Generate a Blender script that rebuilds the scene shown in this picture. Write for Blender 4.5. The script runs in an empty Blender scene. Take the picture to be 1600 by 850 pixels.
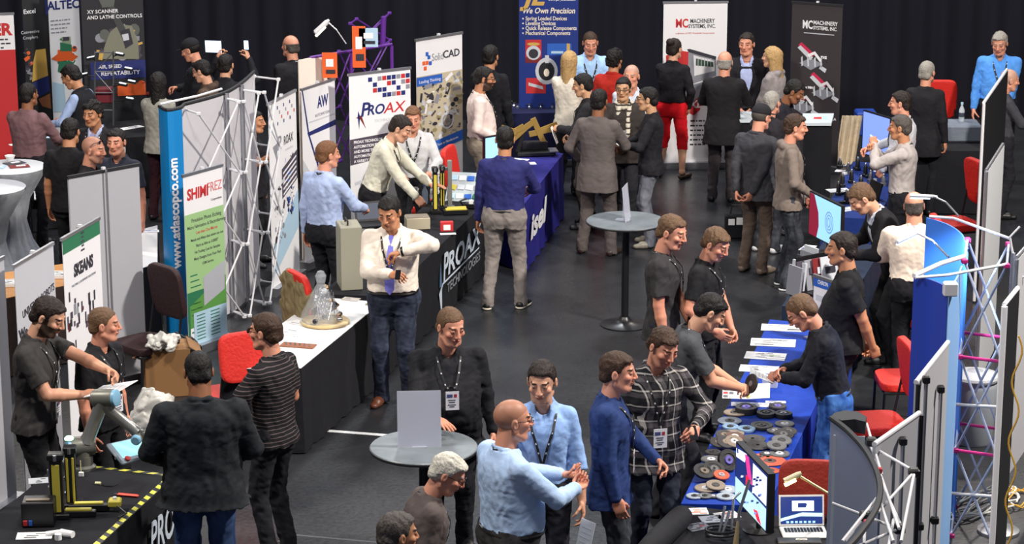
import bpy, math, random
import numpy as np
from mathutils import Vector, Matrix
from math import radians as R, sin, cos, pi
C = bpy.context.scene.collection
random.seed(7)

# ------------------------------------------------------------------ camera, world, lights
CZ, CF, CT = 6.85, 3900.0, R(15)
cam = bpy.data.objects.new('camera', bpy.data.cameras.new('camera')); C.objects.link(cam)
cam.data.sensor_width = 36; cam.data.lens = CF / 1600 * 36; cam.data.clip_end = 200
cam.location = (0, 0, CZ); cam.rotation_euler = (pi / 2 - CT, 0, 0)
bpy.context.scene.camera = cam
w = bpy.data.worlds.new('world'); bpy.context.scene.world = w; w.use_nodes = True
w.node_tree.nodes['Background'].inputs[0].default_value = (0.50, 0.56, 0.78, 1)
w.node_tree.nodes['Background'].inputs[1].default_value = 0.20
vs = bpy.context.scene.view_settings
bpy.context.scene.display_settings.display_device = 'sRGB'
vs.view_transform = 'Standard'; vs.look = 'None'; vs.exposure = 0.15; vs.gamma = 1.0; vs.use_curve_mapping = False
bpy.context.scene.cycles.max_bounces = 5
bpy.context.scene.cycles.transparent_max_bounces = 12
def area(name, loc, target, size, power, col):
    l = bpy.data.lights.new(name, 'AREA'); l.shape = 'DISK'; l.size = size; l.energy = power; l.color = col
    o = bpy.data.objects.new(name, l); C.objects.link(o); o.location = loc
    o.rotation_euler = (Vector(target) - Vector(loc)).to_track_quat('-Z', 'Y').to_euler()
area('stage_light', (-9, 16, 11), (-1, 25, 1), 1.0, 1000, (1, .93, .84))
area('stage_light', (8.5, 17, 10), (-1, 25, 1), 1.0, 2100, (1, .93, .84))
area('stage_light', (0, 31, 12), (0, 24, 0), 1.5, 800, (.92, .96, 1))
area('stage_light', (0, 12, 12), (0, 24, 1), 1.5, 800, (1, .95, .88))
area('stage_light', (-7, 33, 11), (-3, 27, 1), 1.0, 450, (1, .94, .86))
area('stage_light', (7, 33, 11), (3, 27, 1), 1.0, 450, (1, .94, .86))

def U(px, py, z=0.0):                      # point of the hall at height z on the sight line of a picture point
    dx, dv = (px - 800) / CF, (py - 425) / CF
    d = Vector((dx, cos(CT) - dv * sin(CT), -sin(CT) - dv * cos(CT)))
    t = (CZ - z) / -d.z
    return Vector((0, 0, CZ)) + d * t
def UY(px, py, Y):                         # same, on the vertical plane at distance Y
    dx, dv = (px - 800) / CF, (py - 425) / CF
    d = Vector((dx, cos(CT) - dv * sin(CT), -sin(CT) - dv * cos(CT)))
    return Vector((0, 0, CZ)) + d * (Y / d.y)

# ------------------------------------------------------------------ materials
MATS = {}
def srgb(c):
    return tuple(((v / 255) / 12.92 if v <= 10 else (((v / 255) + .055) / 1.055) ** 2.4) for v in c)
def mat(name, col, rough=.6, metal=0., noise=0., nscale=20., bump=0., emit=0., alpha=1., spec=.5, trans=0.):
    k = name
    if k in MATS: return MATS[k]
    m = bpy.data.materials.new(name); m.use_nodes = True; nt = m.node_tree; b = nt.nodes['Principled BSDF']
    c = srgb(col); b.inputs['Base Color'].default_value = (*c, 1); b.inputs['Roughness'].default_value = rough
    b.inputs['Metallic'].default_value = metal; b.inputs['Specular IOR Level'].default_value = spec
    b.inputs['Transmission Weight'].default_value = trans
    if alpha < 1: b.inputs['Alpha'].default_value = alpha
    if emit: b.inputs['Emission Color'].default_value = (*c, 1); b.inputs['Emission Strength'].default_value = emit
    if noise or bump:
        tc = nt.nodes.new('ShaderNodeTexCoord'); n = nt.nodes.new('ShaderNodeTexNoise'); n.inputs['Scale'].default_value = nscale
        n.inputs['Detail'].default_value = 4
        nt.links.new(tc.outputs['Object'], n.inputs['Vector'])
        if noise:
            mx = nt.nodes.new('ShaderNodeMix'); mx.data_type = 'RGBA'
            mx.inputs[6].default_value = (*[v * (1 - noise) for v in c], 1); mx.inputs[7].default_value = (*[min(1, v * (1 + noise)) for v in c], 1)
            nt.links.new(n.outputs['Fac'], mx.inputs[0]); nt.links.new(mx.outputs[2], b.inputs['Base Color'])
        if bump:
            bp = nt.nodes.new('ShaderNodeBump'); bp.inputs['Strength'].default_value = bump; bp.inputs['Distance'].default_value = .02
            nt.links.new(n.outputs['Fac'], bp.inputs['Height']); nt.links.new(bp.outputs[0], b.inputs['Normal'])
    MATS[k] = m; return m
def cloth(col, rough=.85, noise=.18, bump=.35, nscale=14):
    k = 'fabric_%d_%d_%d_%s' % (*col, rough)
    m = mat(k, col, rough, noise=noise, nscale=nscale, bump=bump, spec=.25)
    return m
def vcol_mat(name, rough=.5, spec=.4):
    if name in MATS: return MATS[name]
    m = bpy.data.materials.new(name); m.use_nodes = True; nt = m.node_tree; b = nt.nodes['Principled BSDF']
    a = nt.nodes.new('ShaderNodeAttribute'); a.attribute_name = 'Col'
    nt.links.new(a.outputs['Color'], b.inputs['Base Color']); b.inputs['Roughness'].default_value = rough
    b.inputs['Specular IOR Level'].default_value = spec
    MATS[name] = m; return m

# ------------------------------------------------------------------ mesh helpers
class MB:
    def __init__(s): s.v = []; s.f = []; s.m = []; s.ms = []
    def mi(s, m):
        if m is None: return 0
        if m not in s.ms: s.ms.append(m)
        return s.ms.index(m)
    def add(s, vs, fs, m=None):
        o = len(s.v); s.v += [tuple(v) for v in vs]; i = s.mi(m)
        for f in fs: s.f.append([o + k for k in f]); s.m.append(i)
        return s
    def box(s, c, d, m=None, rot=None, bev=0.):
        x, y, z = [k / 2 for k in d]
        if bev:
            bev = min(bev, x * .9, y * .9, z * .9); vs = []; fs = []
            for sz in (-1, 1):
                for (ex, ey, ez) in ((bev, bev, 0), (0, 0, bev)) if sz < 0 else ((0, 0, bev), (bev, bev, 0)):
                    X, Y = x - ex, y - ey; cz = sz * (z - ez)
                    b = bev * .6 if ex == 0 else bev * .3
                    vs += [(X - b, -Y, cz), (X, -Y + b, cz), (X, Y - b, cz), (X - b, Y, cz), (-X + b, Y, cz), (-X, Y - b, cz), (-X, -Y + b, cz), (-X + b, -Y, cz)]
            for r in range(3):
                for k in range(8): fs.append([r * 8 + k, r * 8 + (k + 1) % 8, r * 8 + 8 + (k + 1) % 8, r * 8 + 8 + k])
            fs.append(list(range(7, -1, -1))); fs.append(list(range(24, 32)))
        else:
            vs = [(-x, -y, -z), (x, -y, -z), (x, y, -z), (-x, y, -z), (-x, -y, z), (x, -y, z), (x, y, z), (-x, y, z)]
            fs = [(3, 2, 1, 0), (4, 5, 6, 7), (0, 1, 5, 4), (1, 2, 6, 5), (2, 3, 7, 6), (3, 0, 4, 7)]
        Rm = rot if rot is not None else Matrix.Identity(3)
        c = Vector(c); return s.add([Rm @ Vector(v) + c for v in vs], fs, m)
    def tube(s, pts, r, m=None, n=10, caps=True, r2=None):
        pts = [Vector(p) for p in pts]; L = len(pts); vs = []; fs = []; prev = None
        for i, p in enumerate(pts):
            t = (pts[min(i + 1, L - 1)] - pts[max(i - 1, 0)]).normalized()
            if prev is None:
                a = Vector((0, 0, 1)) if abs(t.z) < .9 else Vector((1, 0, 0)); u = t.cross(a).normalized()
            else: u = (prev - t * prev.dot(t)).normalized()
            prev = u; w_ = t.cross(u)
            rr = r if r2 is None else r + (r2 - r) * i / max(1, L - 1)
            if isinstance(r, (list, tuple)): rr = r[i]
            for k in range(n):
                a = 2 * pi * k / n; vs.append(p + (u * cos(a) + w_ * sin(a)) * rr)
        for i in range(L - 1):
            for k in range(n): fs.append([i * n + k, i * n + (k + 1) % n, (i + 1) * n + (k + 1) % n, (i + 1) * n + k])
        if caps: fs.append(list(range(n))[::-1]); fs.append([(L - 1) * n + k for k in range(n)])
        return s.add(vs, fs, m)
    def lathe(s, c, prof, m=None, n=32, rot=None):
        vs = []; fs = []; c = Vector(c); Rm = rot if rot is not None else Matrix.Identity(3)
        for r, z in prof:
            for k in range(n):
                a = 2 * pi * k / n; vs.append(Rm @ Vector((r * cos(a), r * sin(a), z)) + c)
        L = len(prof)
        for i in range(L - 1):
            for k in range(n): fs.append([i * n + k, i * n + (k + 1) % n, (i + 1) * n + (k + 1) % n, (i + 1) * n + k])
        fs.append(list(range(n))[::-1]); fs.append([(L - 1) * n + k for k in range(n)])
        return s.add(vs, fs, m)
    def poly(s, pts, h, m=None, nrm=None):
        # flat outline with thickness h along its normal
        pts = [Vector(p) for p in pts]; n = len(pts)
        nn = Vector(nrm) if nrm is not None else (pts[1] - pts[0]).cross(pts[2] - pts[0]).normalized()
        vs = pts + [p + nn * h for p in pts]
        fs = [list(range(n))[::-1], list(range(n, 2 * n))] + [[k, (k + 1) % n, n + (k + 1) % n, n + k] for k in range(n)]
        return s.add(vs, fs, m)
    def build(s, name, m=None, parent=None, smooth=False, loc=None, rz=0):
        me = bpy.data.meshes.new(name); me.from_pydata(s.v, [], s.f)
        ml = s.ms if s.ms else [m]
        if s.ms and None in s.ms: pass
        for q in ml:
            if q is not None: me.materials.append(q)
        if s.ms: me.polygons.foreach_set('material_index', s.m)
        if smooth:
            me.polygons.foreach_set('use_smooth', [True] * len(me.polygons))
            try: me.set_sharp_from_angle(angle=R(40))
            except Exception: pass
        me.update()
        o = bpy.data.objects.new(name, me); C.objects.link(o)
        if parent is not None: o.parent = parent
        if loc is not None: o.location = loc
        if rz: o.rotation_euler.z = rz
        return o
def tag(o, label=None, cat=None, group=None, kind=None):
    if label: o['label'] = label
    if cat: o['category'] = cat
    if group: o['group'] = group
    if kind: o['kind'] = kind
    return o
def thing(name, label, cat, loc=(0, 0, 0), rz=0, group=None):
    o = bpy.data.objects.new(name, None); C.objects.link(o); o.location = loc; o.rotation_euler = (0, 0, rz); o.empty_display_size = .1
    return tag(o, label, cat, group)
def dup(root, loc, rz=None, label=None, group=None):
    r = root.copy(); C.objects.link(r); r.location = loc
    if rz is not None: r.rotation_euler = (0, 0, rz)
    if label: r['label'] = label
    if group: r['group'] = group
    for ch in list(root.children):
        c = ch.copy(); C.objects.link(c); c.parent = r
        for g in ch.children:
            d = g.copy(); C.objects.link(d); d.parent = c
    return r
TXT = {}
def text_mesh(body, size, bold=0., shear=0., ext=.0008, align='CENTER', sx=1.0):
    # builtin font outline turned into mesh data: x right, y up
    cu = bpy.data.curves.new('txt', 'FONT'); cu.body = body; cu.size = size; cu.offset = bold; cu.shear = shear; cu.extrude = ext
    cu.align_x = align; cu.align_y = 'CENTER'; cu.resolution_u = 3
    o = bpy.data.objects.new('txt', cu); C.objects.link(o)
    dg = bpy.context.evaluated_depsgraph_get(); dg.update()
    me = bpy.data.meshes.new_from_object(o.evaluated_get(dg))
    n = len(me.vertices); co = np.empty(n * 3); me.vertices.foreach_get('co', co); co = co.reshape(-1, 3); co[:, 0] *= sx
    fs = [list(p.vertices) for p in me.polygons]
    bpy.data.objects.remove(o); bpy.data.curves.remove(cu); bpy.data.meshes.remove(me)
    return co, fs
class Face:
    """a flat face standing in the hall: origin o (lower left), u right, v up, n out of it"""
    def __init__(s, o, u, v):
        s.o = Vector(o); s.u = Vector(u).normalized(); s.v = Vector(v).normalized(); s.n = s.u.cross(s.v).normalized()
        s.Rm = Matrix((s.u, s.v, s.n)).transposed()
    def P(s, a, b, h=0.): return s.o + s.u * a + s.v * b + s.n * h
    def rect(s, mb, a0, b0, a1, b1, m, h0=.001, t=.001):
        mb.poly([s.P(a0, b0, h0), s.P(a1, b0, h0), s.P(a1, b1, h0), s.P(a0, b1, h0)], t, m, s.n); return mb
    def shape(s, mb, pts, m, h0=.001, t=.001):
        mb.poly([s.P(a, b, h0) for a, b in pts], t, m, s.n); return mb
    def disc(s, mb, a, b, r, m, h0=.001, t=.001, n=20, ry=None):
        ry = ry or r
        return s.shape(mb, [(a + r * cos(2 * pi * k / n), b + ry * sin(2 * pi * k / n)) for k in range(n)], m, h0, t)
    def text(s, mb, body, a, b, size, m, bold=0., shear=0., align='CENTER', sx=1., rot=0., h0=.002):
        co, fs = text_mesh(body, size, bold, shear, .0008, align, sx)
        cr, sr = cos(rot), sin(rot)
        vs = [s.P(a + p[0] * cr - p[1] * sr, b + p[0] * sr + p[1] * cr, h0 + p[2]) for p in co]
        mb.add(vs, fs, m); return mb
# ------------------------------------------------------------------ sculpting: distance fields meshed with surface nets
def V(*a): return np.array(a, float)
def nrm(a): return a / (np.linalg.norm(a) + 1e-12)
class Fld:
    def __init__(s, lo, hi, h):
        s.h = h; s.lo = np.array(lo, float); n = np.ceil((np.array(hi) - s.lo) / h).astype(int) + 1
        s.ax = [s.lo[i] + h * np.arange(n[i]) for i in range(3)]; s.F = np.full(n, 9.0, np.float32)
    def sub(s, lo, hi):
        sl = []
        for i in range(3):
            a = int(max(0, np.floor((lo[i] - s.lo[i]) / s.h))); b = int(min(len(s.ax[i]), np.ceil((hi[i] - s.lo[i]) / s.h) + 1))
            if b - a < 1: return None, None
            sl.append(slice(a, b))
        X = s.ax[0][sl[0]].astype(np.float32)[:, None, None]; Y = s.ax[1][sl[1]].astype(np.float32)[None, :, None]; Z = s.ax[2][sl[2]].astype(np.float32)[None, None, :]
        return tuple(sl), (X, Y, Z)
    def put(s, sl, d, k, op='u'):
        F = s.F[sl]
        if op == 'u':
            if k > 0:
                h = np.clip(.5 + .5 * (F - d) / k, 0, 1); r = F + (d - F) * h - k * h * (1 - h); s.F[sl] = np.where(F > 8, np.minimum(F, d), r)
            else: s.F[sl] = np.minimum(F, d)
        else:
            if k > 0:
                h = np.clip(.5 - .5 * (F + d) / k, 0, 1); s.F[sl] = F + (-d - F) * h + k * h * (1 - h)
            else: s.F[sl] = np.maximum(F, -d)
    def cone(s, a, b, r1, r2, k=.01, op='u', flat=None, cap=False):
        a = np.array(a, float); b = np.array(b, float); m = max(r1, r2) + max(k, .004) * 1.5 + 2 * s.h
        sl, P = s.sub(np.minimum(a, b) - m, np.maximum(a, b) + m)
        if sl is None: return s
        X, Y, Z = P; ba = b - a; L = max(ba @ ba, 1e-9)
        t = np.clip(((X - a[0]) * ba[0] + (Y - a[1]) * ba[1] + (Z - a[2]) * ba[2]) / L, 0, 1)
        dx = X - a[0] - t * ba[0]; dy = Y - a[1] - t * ba[1]; dz = Z - a[2] - t * ba[2]
        if flat is not None:        # (axis, factor): squeeze along an axis
            n, f = flat; q = dx * n[0] + dy * n[1] + dz * n[2]; e = q * (1 / f - 1)
            dx = dx + e * n[0]; dy = dy + e * n[1]; dz = dz + e * n[2]
        d = np.sqrt(dx * dx + dy * dy + dz * dz) - (r1 + (r2 - r1) * t)
        if flat is not None: d = d * min(1, flat[1] * 1.15)
        if cap:
            u_ = ba / math.sqrt(L); d = np.maximum(d, (X - b[0]) * u_[0] + (Y - b[1]) * u_[1] + (Z - b[2]) * u_[2])
        s.put(sl, d, k, op); return s
    def ell(s, c, r, M=None, k=.01, op='u', p=2.0):
        c = np.array(c, float); r = np.array(r, float); m = r.max() + max(k, .004) * 1.5 + 2 * s.h
        sl, P = s.sub(c - m, c + m)
        if sl is None: return s
        X, Y, Z = P; X = X - c[0]; Y = Y - c[1]; Z = Z - c[2]
        if M is not None: x = X * M[0, 0] + Y * M[1, 0] + Z * M[2, 0]; y = X * M[0, 1] + Y * M[1, 1] + Z * M[2, 1]; z = X * M[0, 2] + Y * M[1, 2] + Z * M[2, 2]
        else: x, y, z = X, Y, Z
        if p == 2.0: q = np.sqrt((x / r[0]) ** 2 + (y / r[1]) ** 2 + (z / r[2]) ** 2)
        else: q = (np.abs(x / r[0]) ** p + np.abs(y / r[1]) ** p + np.abs(z / r[2]) ** p) ** (1 / p)
        g = np.sqrt((x / r[0] ** 2) ** 2 + (y / r[1] ** 2) ** 2 + (z / r[2] ** 2) ** 2)
        d = q * (q - 1) / np.maximum(g, 1e-6) if p == 2.0 else (q - 1) * r.min()
        s.put(sl, d, k, op); return s
    def loft(s, o, M, prof, k=.02, inf=0., pw=2.4, ends=True):
        # prof rows: t (along M z axis), half width, half depth, y shift
        pr = np.array(prof, float); t0, t1 = pr[0, 0], pr[-1, 0]; w_ = pr[:, 1:3].max() + inf + .05
        pts = [o + M @ V(sx * w_, sy * w_, t) for sx in (-1, 1) for sy in (-1, 1) for t in (t0 - .03, t1 + .03)]
        sl, P = s.sub(np.min(pts, 0), np.max(pts, 0))
        if sl is None: return s
        X, Y, Z = P; X = X - o[0]; Y = Y - o[1]; Z = Z - o[2]
        x = X * M[0, 0] + Y * M[1, 0] + Z * M[2, 0]; y = X * M[0, 1] + Y * M[1, 1] + Z * M[2, 1]; z = X * M[0, 2] + Y * M[1, 2] + Z * M[2, 2]
        zc = np.clip(z, t0, t1)
        ts = np.linspace(t0, t1, 60)                     # smooth (cosine) interpolation of the profile
        def ip(col):
            v = np.interp(ts, pr[:, 0], pr[:, col]); kk = np.array([1, 2, 3, 2, 1.]) / 9
            return np.interp(zc, ts, np.convolve(np.pad(v, 2, 'edge'), kk, 'valid'))
        a = ip(1) + inf; b = ip(2) + inf; y = y - ip(3)
        q = (np.abs(x / a) ** pw + np.abs(y / b) ** pw) ** (1 / pw)
        d = (q - 1) * np.minimum(a, b)
        if ends: d = np.maximum(d, np.abs(z - (t0 + t1) / 2) - (t1 - t0) / 2)
        s.put(sl, d.astype(np.float32), k); return s
    def plane(s, o, n):              # keep the side the normal points to
        X = s.ax[0][:, None, None]; Y = s.ax[1][None, :, None]; Z = s.ax[2][None, None, :]
        d = (X - o[0]) * n[0] + (Y - o[1]) * n[1] + (Z - o[2]) * n[2]
        s.F = np.maximum(s.F, -d).astype(np.float32); return s
    def folds(s, amp, freq, seed, zs=1.0, band=.05):
        rs = np.random.RandomState(seed); idx = np.nonzero(np.abs(s.F) < band)
        x = s.ax[0][idx[0]]; y = s.ax[1][idx[1]]; z = s.ax[2][idx[2]]; d = np.zeros(len(x))
        for i in range(5):
            f = freq * (1 + .55 * i); ph = rs.rand(6) * 6.28; dr = rs.randn(3); dr[2] *= zs; dr = nrm(dr)
            wv = .8 * np.sin(x * f * .45 + ph[1]) + .8 * np.sin(y * f * .5 + ph[2]) + .8 * np.sin(z * f * .4 + ph[3])
            d += np.sin((x * dr[0] + y * dr[1] + z * dr[2]) * f + 1.6 * wv + ph[0]) / (1 + .5 * i)
        s.F[idx] += (amp * d).astype(np.float32); return s
    def mesh(s):
        F = s.F; F = np.pad(F, 1, constant_values=1.0); ins = F < 0
        m = ins[:-1, :-1, :-1].astype(np.int8)
        c = m.copy(); a_ = []
        for i in (0, 1):
            for j in (0, 1):
                for k in (0, 1):
                    a_.append((i, j, k))
                    if i + j + k: c = c + ins[i:ins.shape[0] - 1 + i, j:ins.shape[1] - 1 + j, k:ins.shape[2] - 1 + k]
        I = np.nonzero((c > 0) & (c < 8)); n = len(I[0])
        if n == 0: return np.zeros((0, 3)), np.zeros((0, 4), int)
        val = {o: F[I[0] + o[0], I[1] + o[1], I[2] + o[2]] for o in a_}
        P = np.zeros((n, 3)); cnt = np.zeros(n)
        for o in a_:
            for ax in range(3):
                if o[ax]: continue
                o2 = list(o); o2[ax] = 1; o2 = tuple(o2); va, vb = val[o], val[o2]; cr = (va < 0) != (vb < 0)
                t = np.where(cr, va / np.where(va == vb, 1, va - vb), 0)
                for q in range(3): P[:, q] += np.where(cr, o[q] + (t if q == ax else 0), 0)
                cnt += cr
        P /= cnt[:, None]
        vid = np.full(c.shape, -1, np.int32); vid[I] = np.arange(n)
        W = (np.stack(I, 1) + P - 1) * s.h + s.lo
        Q = []
        for ax in range(3):
            o1, o2 = (ax + 1) % 3, (ax + 2) % 3
            sl0 = [slice(1, -1)] * 3; sl0[ax] = slice(0, -1); sl1 = list(sl0); sl1[ax] = slice(1, None)
            A, B = ins[tuple(sl0)], ins[tuple(sl1)]
            E = np.nonzero(A != B); E = [e.copy() for e in E]; fl = A[tuple(E)]
            g = [E[0] + (0 if ax == 0 else 1), E[1] + (0 if ax == 1 else 1), E[2] + (0 if ax == 2 else 1)]
            def at(d1, d2):
                h_ = [g[0].copy(), g[1].copy(), g[2].copy()]; h_[o1] -= d1; h_[o2] -= d2; return vid[tuple(h_)]
            q = np.stack([at(1, 1), at(0, 1), at(0, 0), at(1, 0)], 1)
            q[~fl] = q[~fl][:, ::-1]; Q.append(q)
        return W, np.concatenate(Q)
def np_mesh(name, parts, m, parent, cols=None, smooth=True):
    vs = np.concatenate([p[0] for p in parts]); off = 0; fs = []
    for v, f in parts: fs.append(f + off); off += len(v)
    fs = np.concatenate(fs).astype(np.int32); me = bpy.data.meshes.new(name)
    me.vertices.add(len(vs)); me.vertices.foreach_set('co', vs.astype(np.float32).ravel())
    me.loops.add(fs.size); me.loops.foreach_set('vertex_index', fs.ravel())
    me.polygons.add(len(fs)); me.polygons.foreach_set('loop_start', np.arange(0, fs.size, 4, dtype=np.int32))
    me.polygons.foreach_set('loop_total', np.full(len(fs), 4, np.int32))
    me.polygons.foreach_set('use_smooth', np.full(len(fs), smooth))
    me.update(calc_edges=True); me.validate()
    if cols is not None:
        a = me.color_attributes.new('Col', 'FLOAT_COLOR', 'POINT'); c4 = np.ones((len(vs), 4), np.float32); c4[:, :3] = cols; a.data.foreach_set('color', c4.ravel())
    me.materials.append(m)
    o = bpy.data.objects.new(name, me); C.objects.link(o); o.parent = parent
    return o
def rotm(yaw=0, pitch=0, roll=0):      # degrees; yaw + turns to the person's right, pitch + looks down, roll + tilts to the right
    y, p, r = R(-yaw), R(-pitch), R(roll)
    Rz = np.array([[cos(y), -sin(y), 0], [sin(y), cos(y), 0], [0, 0, 1]])
    Rx = np.array([[1, 0, 0], [0, cos(p), -sin(p)], [0, sin(p), cos(p)]])
    Ry = np.array([[cos(r), 0, sin(r)], [0, 1, 0], [-sin(r), 0, cos(r)]])
    return Rz @ Rx @ Ry
def ik(a, b, l1, l2, hint):
    d = b - a; D = np.linalg.norm(d); mx = (l1 + l2) * .995
    if D > mx: b = a + d / D * mx; d = b - a; D = mx
    u = d / D; x = (l1 * l1 - l2 * l2 + D * D) / (2 * D); h = math.sqrt(max(l1 * l1 - x * x, 0)); hp = hint - u * (hint @ u)
    return a + u * x + nrm(hp) * h, b
SKIN = dict(fair=(212, 160, 132), pink=(214, 150, 124), tan=(188, 132, 98), brown=(140, 92, 64), asian=(200, 154, 118), pale=(226, 180, 152))
HAIRC = dict(black=(22, 19, 19), dark=(38, 29, 25), brown=(62, 44, 33), lightbrown=(98, 74, 54), auburn=(112, 76, 50), blond=(180, 146, 98), grey=(150, 145, 138), white=(205, 200, 188), darkgrey=(78, 72, 68), ginger=(160, 100, 60))
PHEAD = {}
ARM = dict(
    rest=((.25, .02, .80), (.3, -1, 0), 's'), fwd=((.17, .36, 1.08), (.8, -.4, -.7), 'g'), back=((.05, -.17, .88), (1, -.6, 0), 'g'),
    hold=((.10, .30, 1.14), (.9, -.3, -.8), 'g'), face=((.05, .24, 1.50), (.7, .1, -1), 'g'), pocket=((.20, .06, .90), (.8, -.9, 0), 's'),
    cross=((-.02, .20, 1.16), (1, .1, -.6), 'g'), up=((.22, .38, 1.48), (.6, -.1, -1), 'g'), table=((.22, .42, .92), (.7, -.6, 0), 'f'),
    belly=((.04, .22, 1.04), (1, -.3, -.3), 'g'), front=((.07, .20, .90), (1, -.5, 0), 'g'), hip=((.24, .02, .98), (1, -.5, .2), 's'))
def person(px, py, yaw, label, H=1.76, skin='fair', hair=('short', 'dark'), top=('shirt', (120, 140, 180)), bottom=(40, 42, 50), head=(0, 0, 0), lean=0, side=0,
           L='rest', Rr='rest', shoes=(25, 24, 26), wide=1.0, belly=0., beard=None, glasses=None, lanyard=None, badge=None, plate=None, tie=None, inner=None,
           group=None, z=8, det=1, seed=None, hood=None, belt=None, seat=False, twist=0, stance=.11, stride=0., sole=None, badge_at=None, watch=None, scarf=None, vest=None, noface=False, hem=None, trousers_cut=None):
    """px, py: where the top of the head is seen; yaw: 0 faces away from the camera, 90 faces picture right, 180 faces it"""
    sd = seed if seed is not None else int(px * 7 + py * 3) % 9973
    s = H / 1.75; hz = s * 1.075; vx = z / 1000.
    pel = V(0, 0, .95 * s)
    if seat: pel = V(0, 0, .55)
    Ms = rotm(0, lean, side) @ rotm(twist, 0, 0)
    if lean > 15: pel = pel + V(0, -.0035 * (lean - 8), -.0006 * lean)
    def S(x, y, zz): return pel + Ms @ (V(x, y, zz) * s)        # torso frame, zz above the pelvis joint
    wd = wide
    shd = [S(sx * .160 * wd, -.012, .436) for sx in (-1, 1)]
    nb = S(0, -.012, .50); Mh = Ms @ rotm(0, -lean * .35, 0) @ rotm(-twist, 0, 0) @ rotm(*head); hc = S(0, .016, .553) + Mh @ (V(0, .018, .118) * hz)
    def Hd(x, y, zz): return hc + Mh @ (V(x, y, zz) * hz)
    top_z = Hd(0, -.01, .122)
    arms = []
    for sx, A in ((-1, L), (1, Rr)):
        if isinstance(A, str): A = ARM[A]
        tgt, hint, grip = A; tgt = V(sx * tgt[0], tgt[1], tgt[2]) * s
        if A[2] in ('s',) and lean > 5: pass
        el, wr = ik(shd[(sx + 1) // 2], tgt, .285 * s, .255 * s, V(sx * hint[0], hint[1], hint[2])); arms.append((sx, shd[(sx + 1) // 2], el, wr, grip))
    # hips, knees, ankles
    legs = []
    for sx in (-1, 1):
        hp = pel + V(sx * .085 * (1 + (wd - 1) * .5), 0, -.01) * s
        if seat: an = V(sx * .13, .42, .09); kh = V(0, .6, 1)
        else: an = V(sx * stance, -.02 + sx * stride, .09) * s; kh = V(0, 1, 0)
        kn, an = ik(hp, an, .44 * s, .425 * s, kh); legs.append((sx, hp, kn, an))
    # place it
    th = -R(yaw); cy, sy = cos(th), sin(th)
    g = U(px, py, top_z[2]); off = Vector((cy * top_z[0] - sy * top_z[1], sy * top_z[0] + cy * top_z[1], 0))
    root = thing('person', label, 'person', (g.x - off.x, g.y - off.y, 0), th, group)
    root['seed'] = sd; PHEAD[label] = (root, hc, Mh, S, arms)
    kind, tc = top[0], top[1]
    long_sl = kind not in ('polo', 'tshirt')
    bw = belly
    prof = [(-.13, .174 * wd, .126 + bw * .3, -.008), (-.05, .172 * wd, .124 + bw * .6, bw * .3 - .004), (.05, .147 * wd + bw * .3, .106 + bw, bw * .75), (.16, .142 * wd + bw * .35, .107 + bw, bw * .75), (.27, .156 * wd + bw * .1, .118 + bw * .45, bw * .4),
            (.36, .163 * wd, .118, -.004), (.42, .160 * wd, .102, -.012), (.452, .132 * wd, .084, -.016), (.478, .100 * wd, .068, -.016), (.515, .064, .056, -.016)]
    prof = [(a * s, b * s, c * s, d * s) for a, b, c, d in prof]
    # ---- body: head, neck, hands (fine) and the rest under the clothes
    sk = np.array(srgb(SKIN[skin] if isinstance(skin, str) else skin)); parts = []; cols = []
    hv = .0042 if det >= 1 else .0058
    ex = .15 * s; f = Fld(hc - ex - V(0, 0, .06), hc + ex, hv)
    f.ell(Hd(0, -.014, .032), V(.076, .097, .087) * hz, Mh, 0).ell(Hd(0, .022, -.030), V(.060, .070, .088) * hz, Mh, .02 * hz)
    f.cone(Hd(-.030, .045, -.088), Hd(.030, .045, -.088), .022 * hz, .022 * hz, .025).cone(Hd(0, .07, -.097), Hd(0, .071, -.096), .019 * hz, .017 * hz, .02)
    for sx in (-1, 1):
        f.cone(Hd(sx * .052, .0, -.062), Hd(sx * .030, .055, -.092), .018 * hz, .018 * hz, .02)
        f.ell(Hd(sx * .042, .062, -.018), V(.022, .022, .02) * hz, Mh, .015)
    f.cone(Hd(-.034, .078, .030), Hd(.034, .078, .030), .0095 * hz, .0095 * hz, .015)
    for sx in (-1, 1): f.ell(Hd(sx * .031, .101, .012), V(.017, .014, .012) * hz, Mh, .01, 's')
    for sx in (-1, 1): f.ell(Hd(sx * .031, .077, .010), V(.0145, .0145, .0125) * hz, Mh, .002)
    f.cone(Hd(0, .086, .022), Hd(0, .108, -.022), .0085 * hz, .0120 * hz, .008)
    for sx in (-1, 1): f.ell(Hd(sx * .011, .099, -.026), V(.009, .011, .008) * hz, Mh, .005)
    f.ell(Hd(0, .086, -.050), V(.025, .014, .0065) * hz, Mh, .004).ell(Hd(0, .084, -.061), V(.021, .013, .007) * hz, Mh, .004)
    f.ell(Hd(0, .102, -.0555), V(.024, .007, .0022) * hz, Mh, .003, 's')
    for sx in (-1, 1):
        f.ell(Hd(sx * .079, -.010, -.004), V(.010, .019, .031) * hz, Mh, .006); f.ell(Hd(sx * .089, -.004, -.002), V(.006, .009, .017) * hz, Mh, .004, 's')
    f.cone(S(0, -.018, .47), Hd(0, -.022, -.055), .060 * s * wd ** .6, .057 * s * wd ** .5, .02)
    if kind == 'coatcollar': pass
    v, q = f.mesh(); parts.append((v, q)); lc = (v - hc) @ Mh / hz; c = np.tile(sk, (len(v), 1))
    hcx = np.array(srgb(HAIRC[hair[1]])) if len(hair) > 1 else sk * .6
    def blot(mask, col, a):
        c[mask] = c[mask] * (1 - a) + np.array(col) * a
    x_, y_, z_ = lc.T
    fr = y_ > .05
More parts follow.
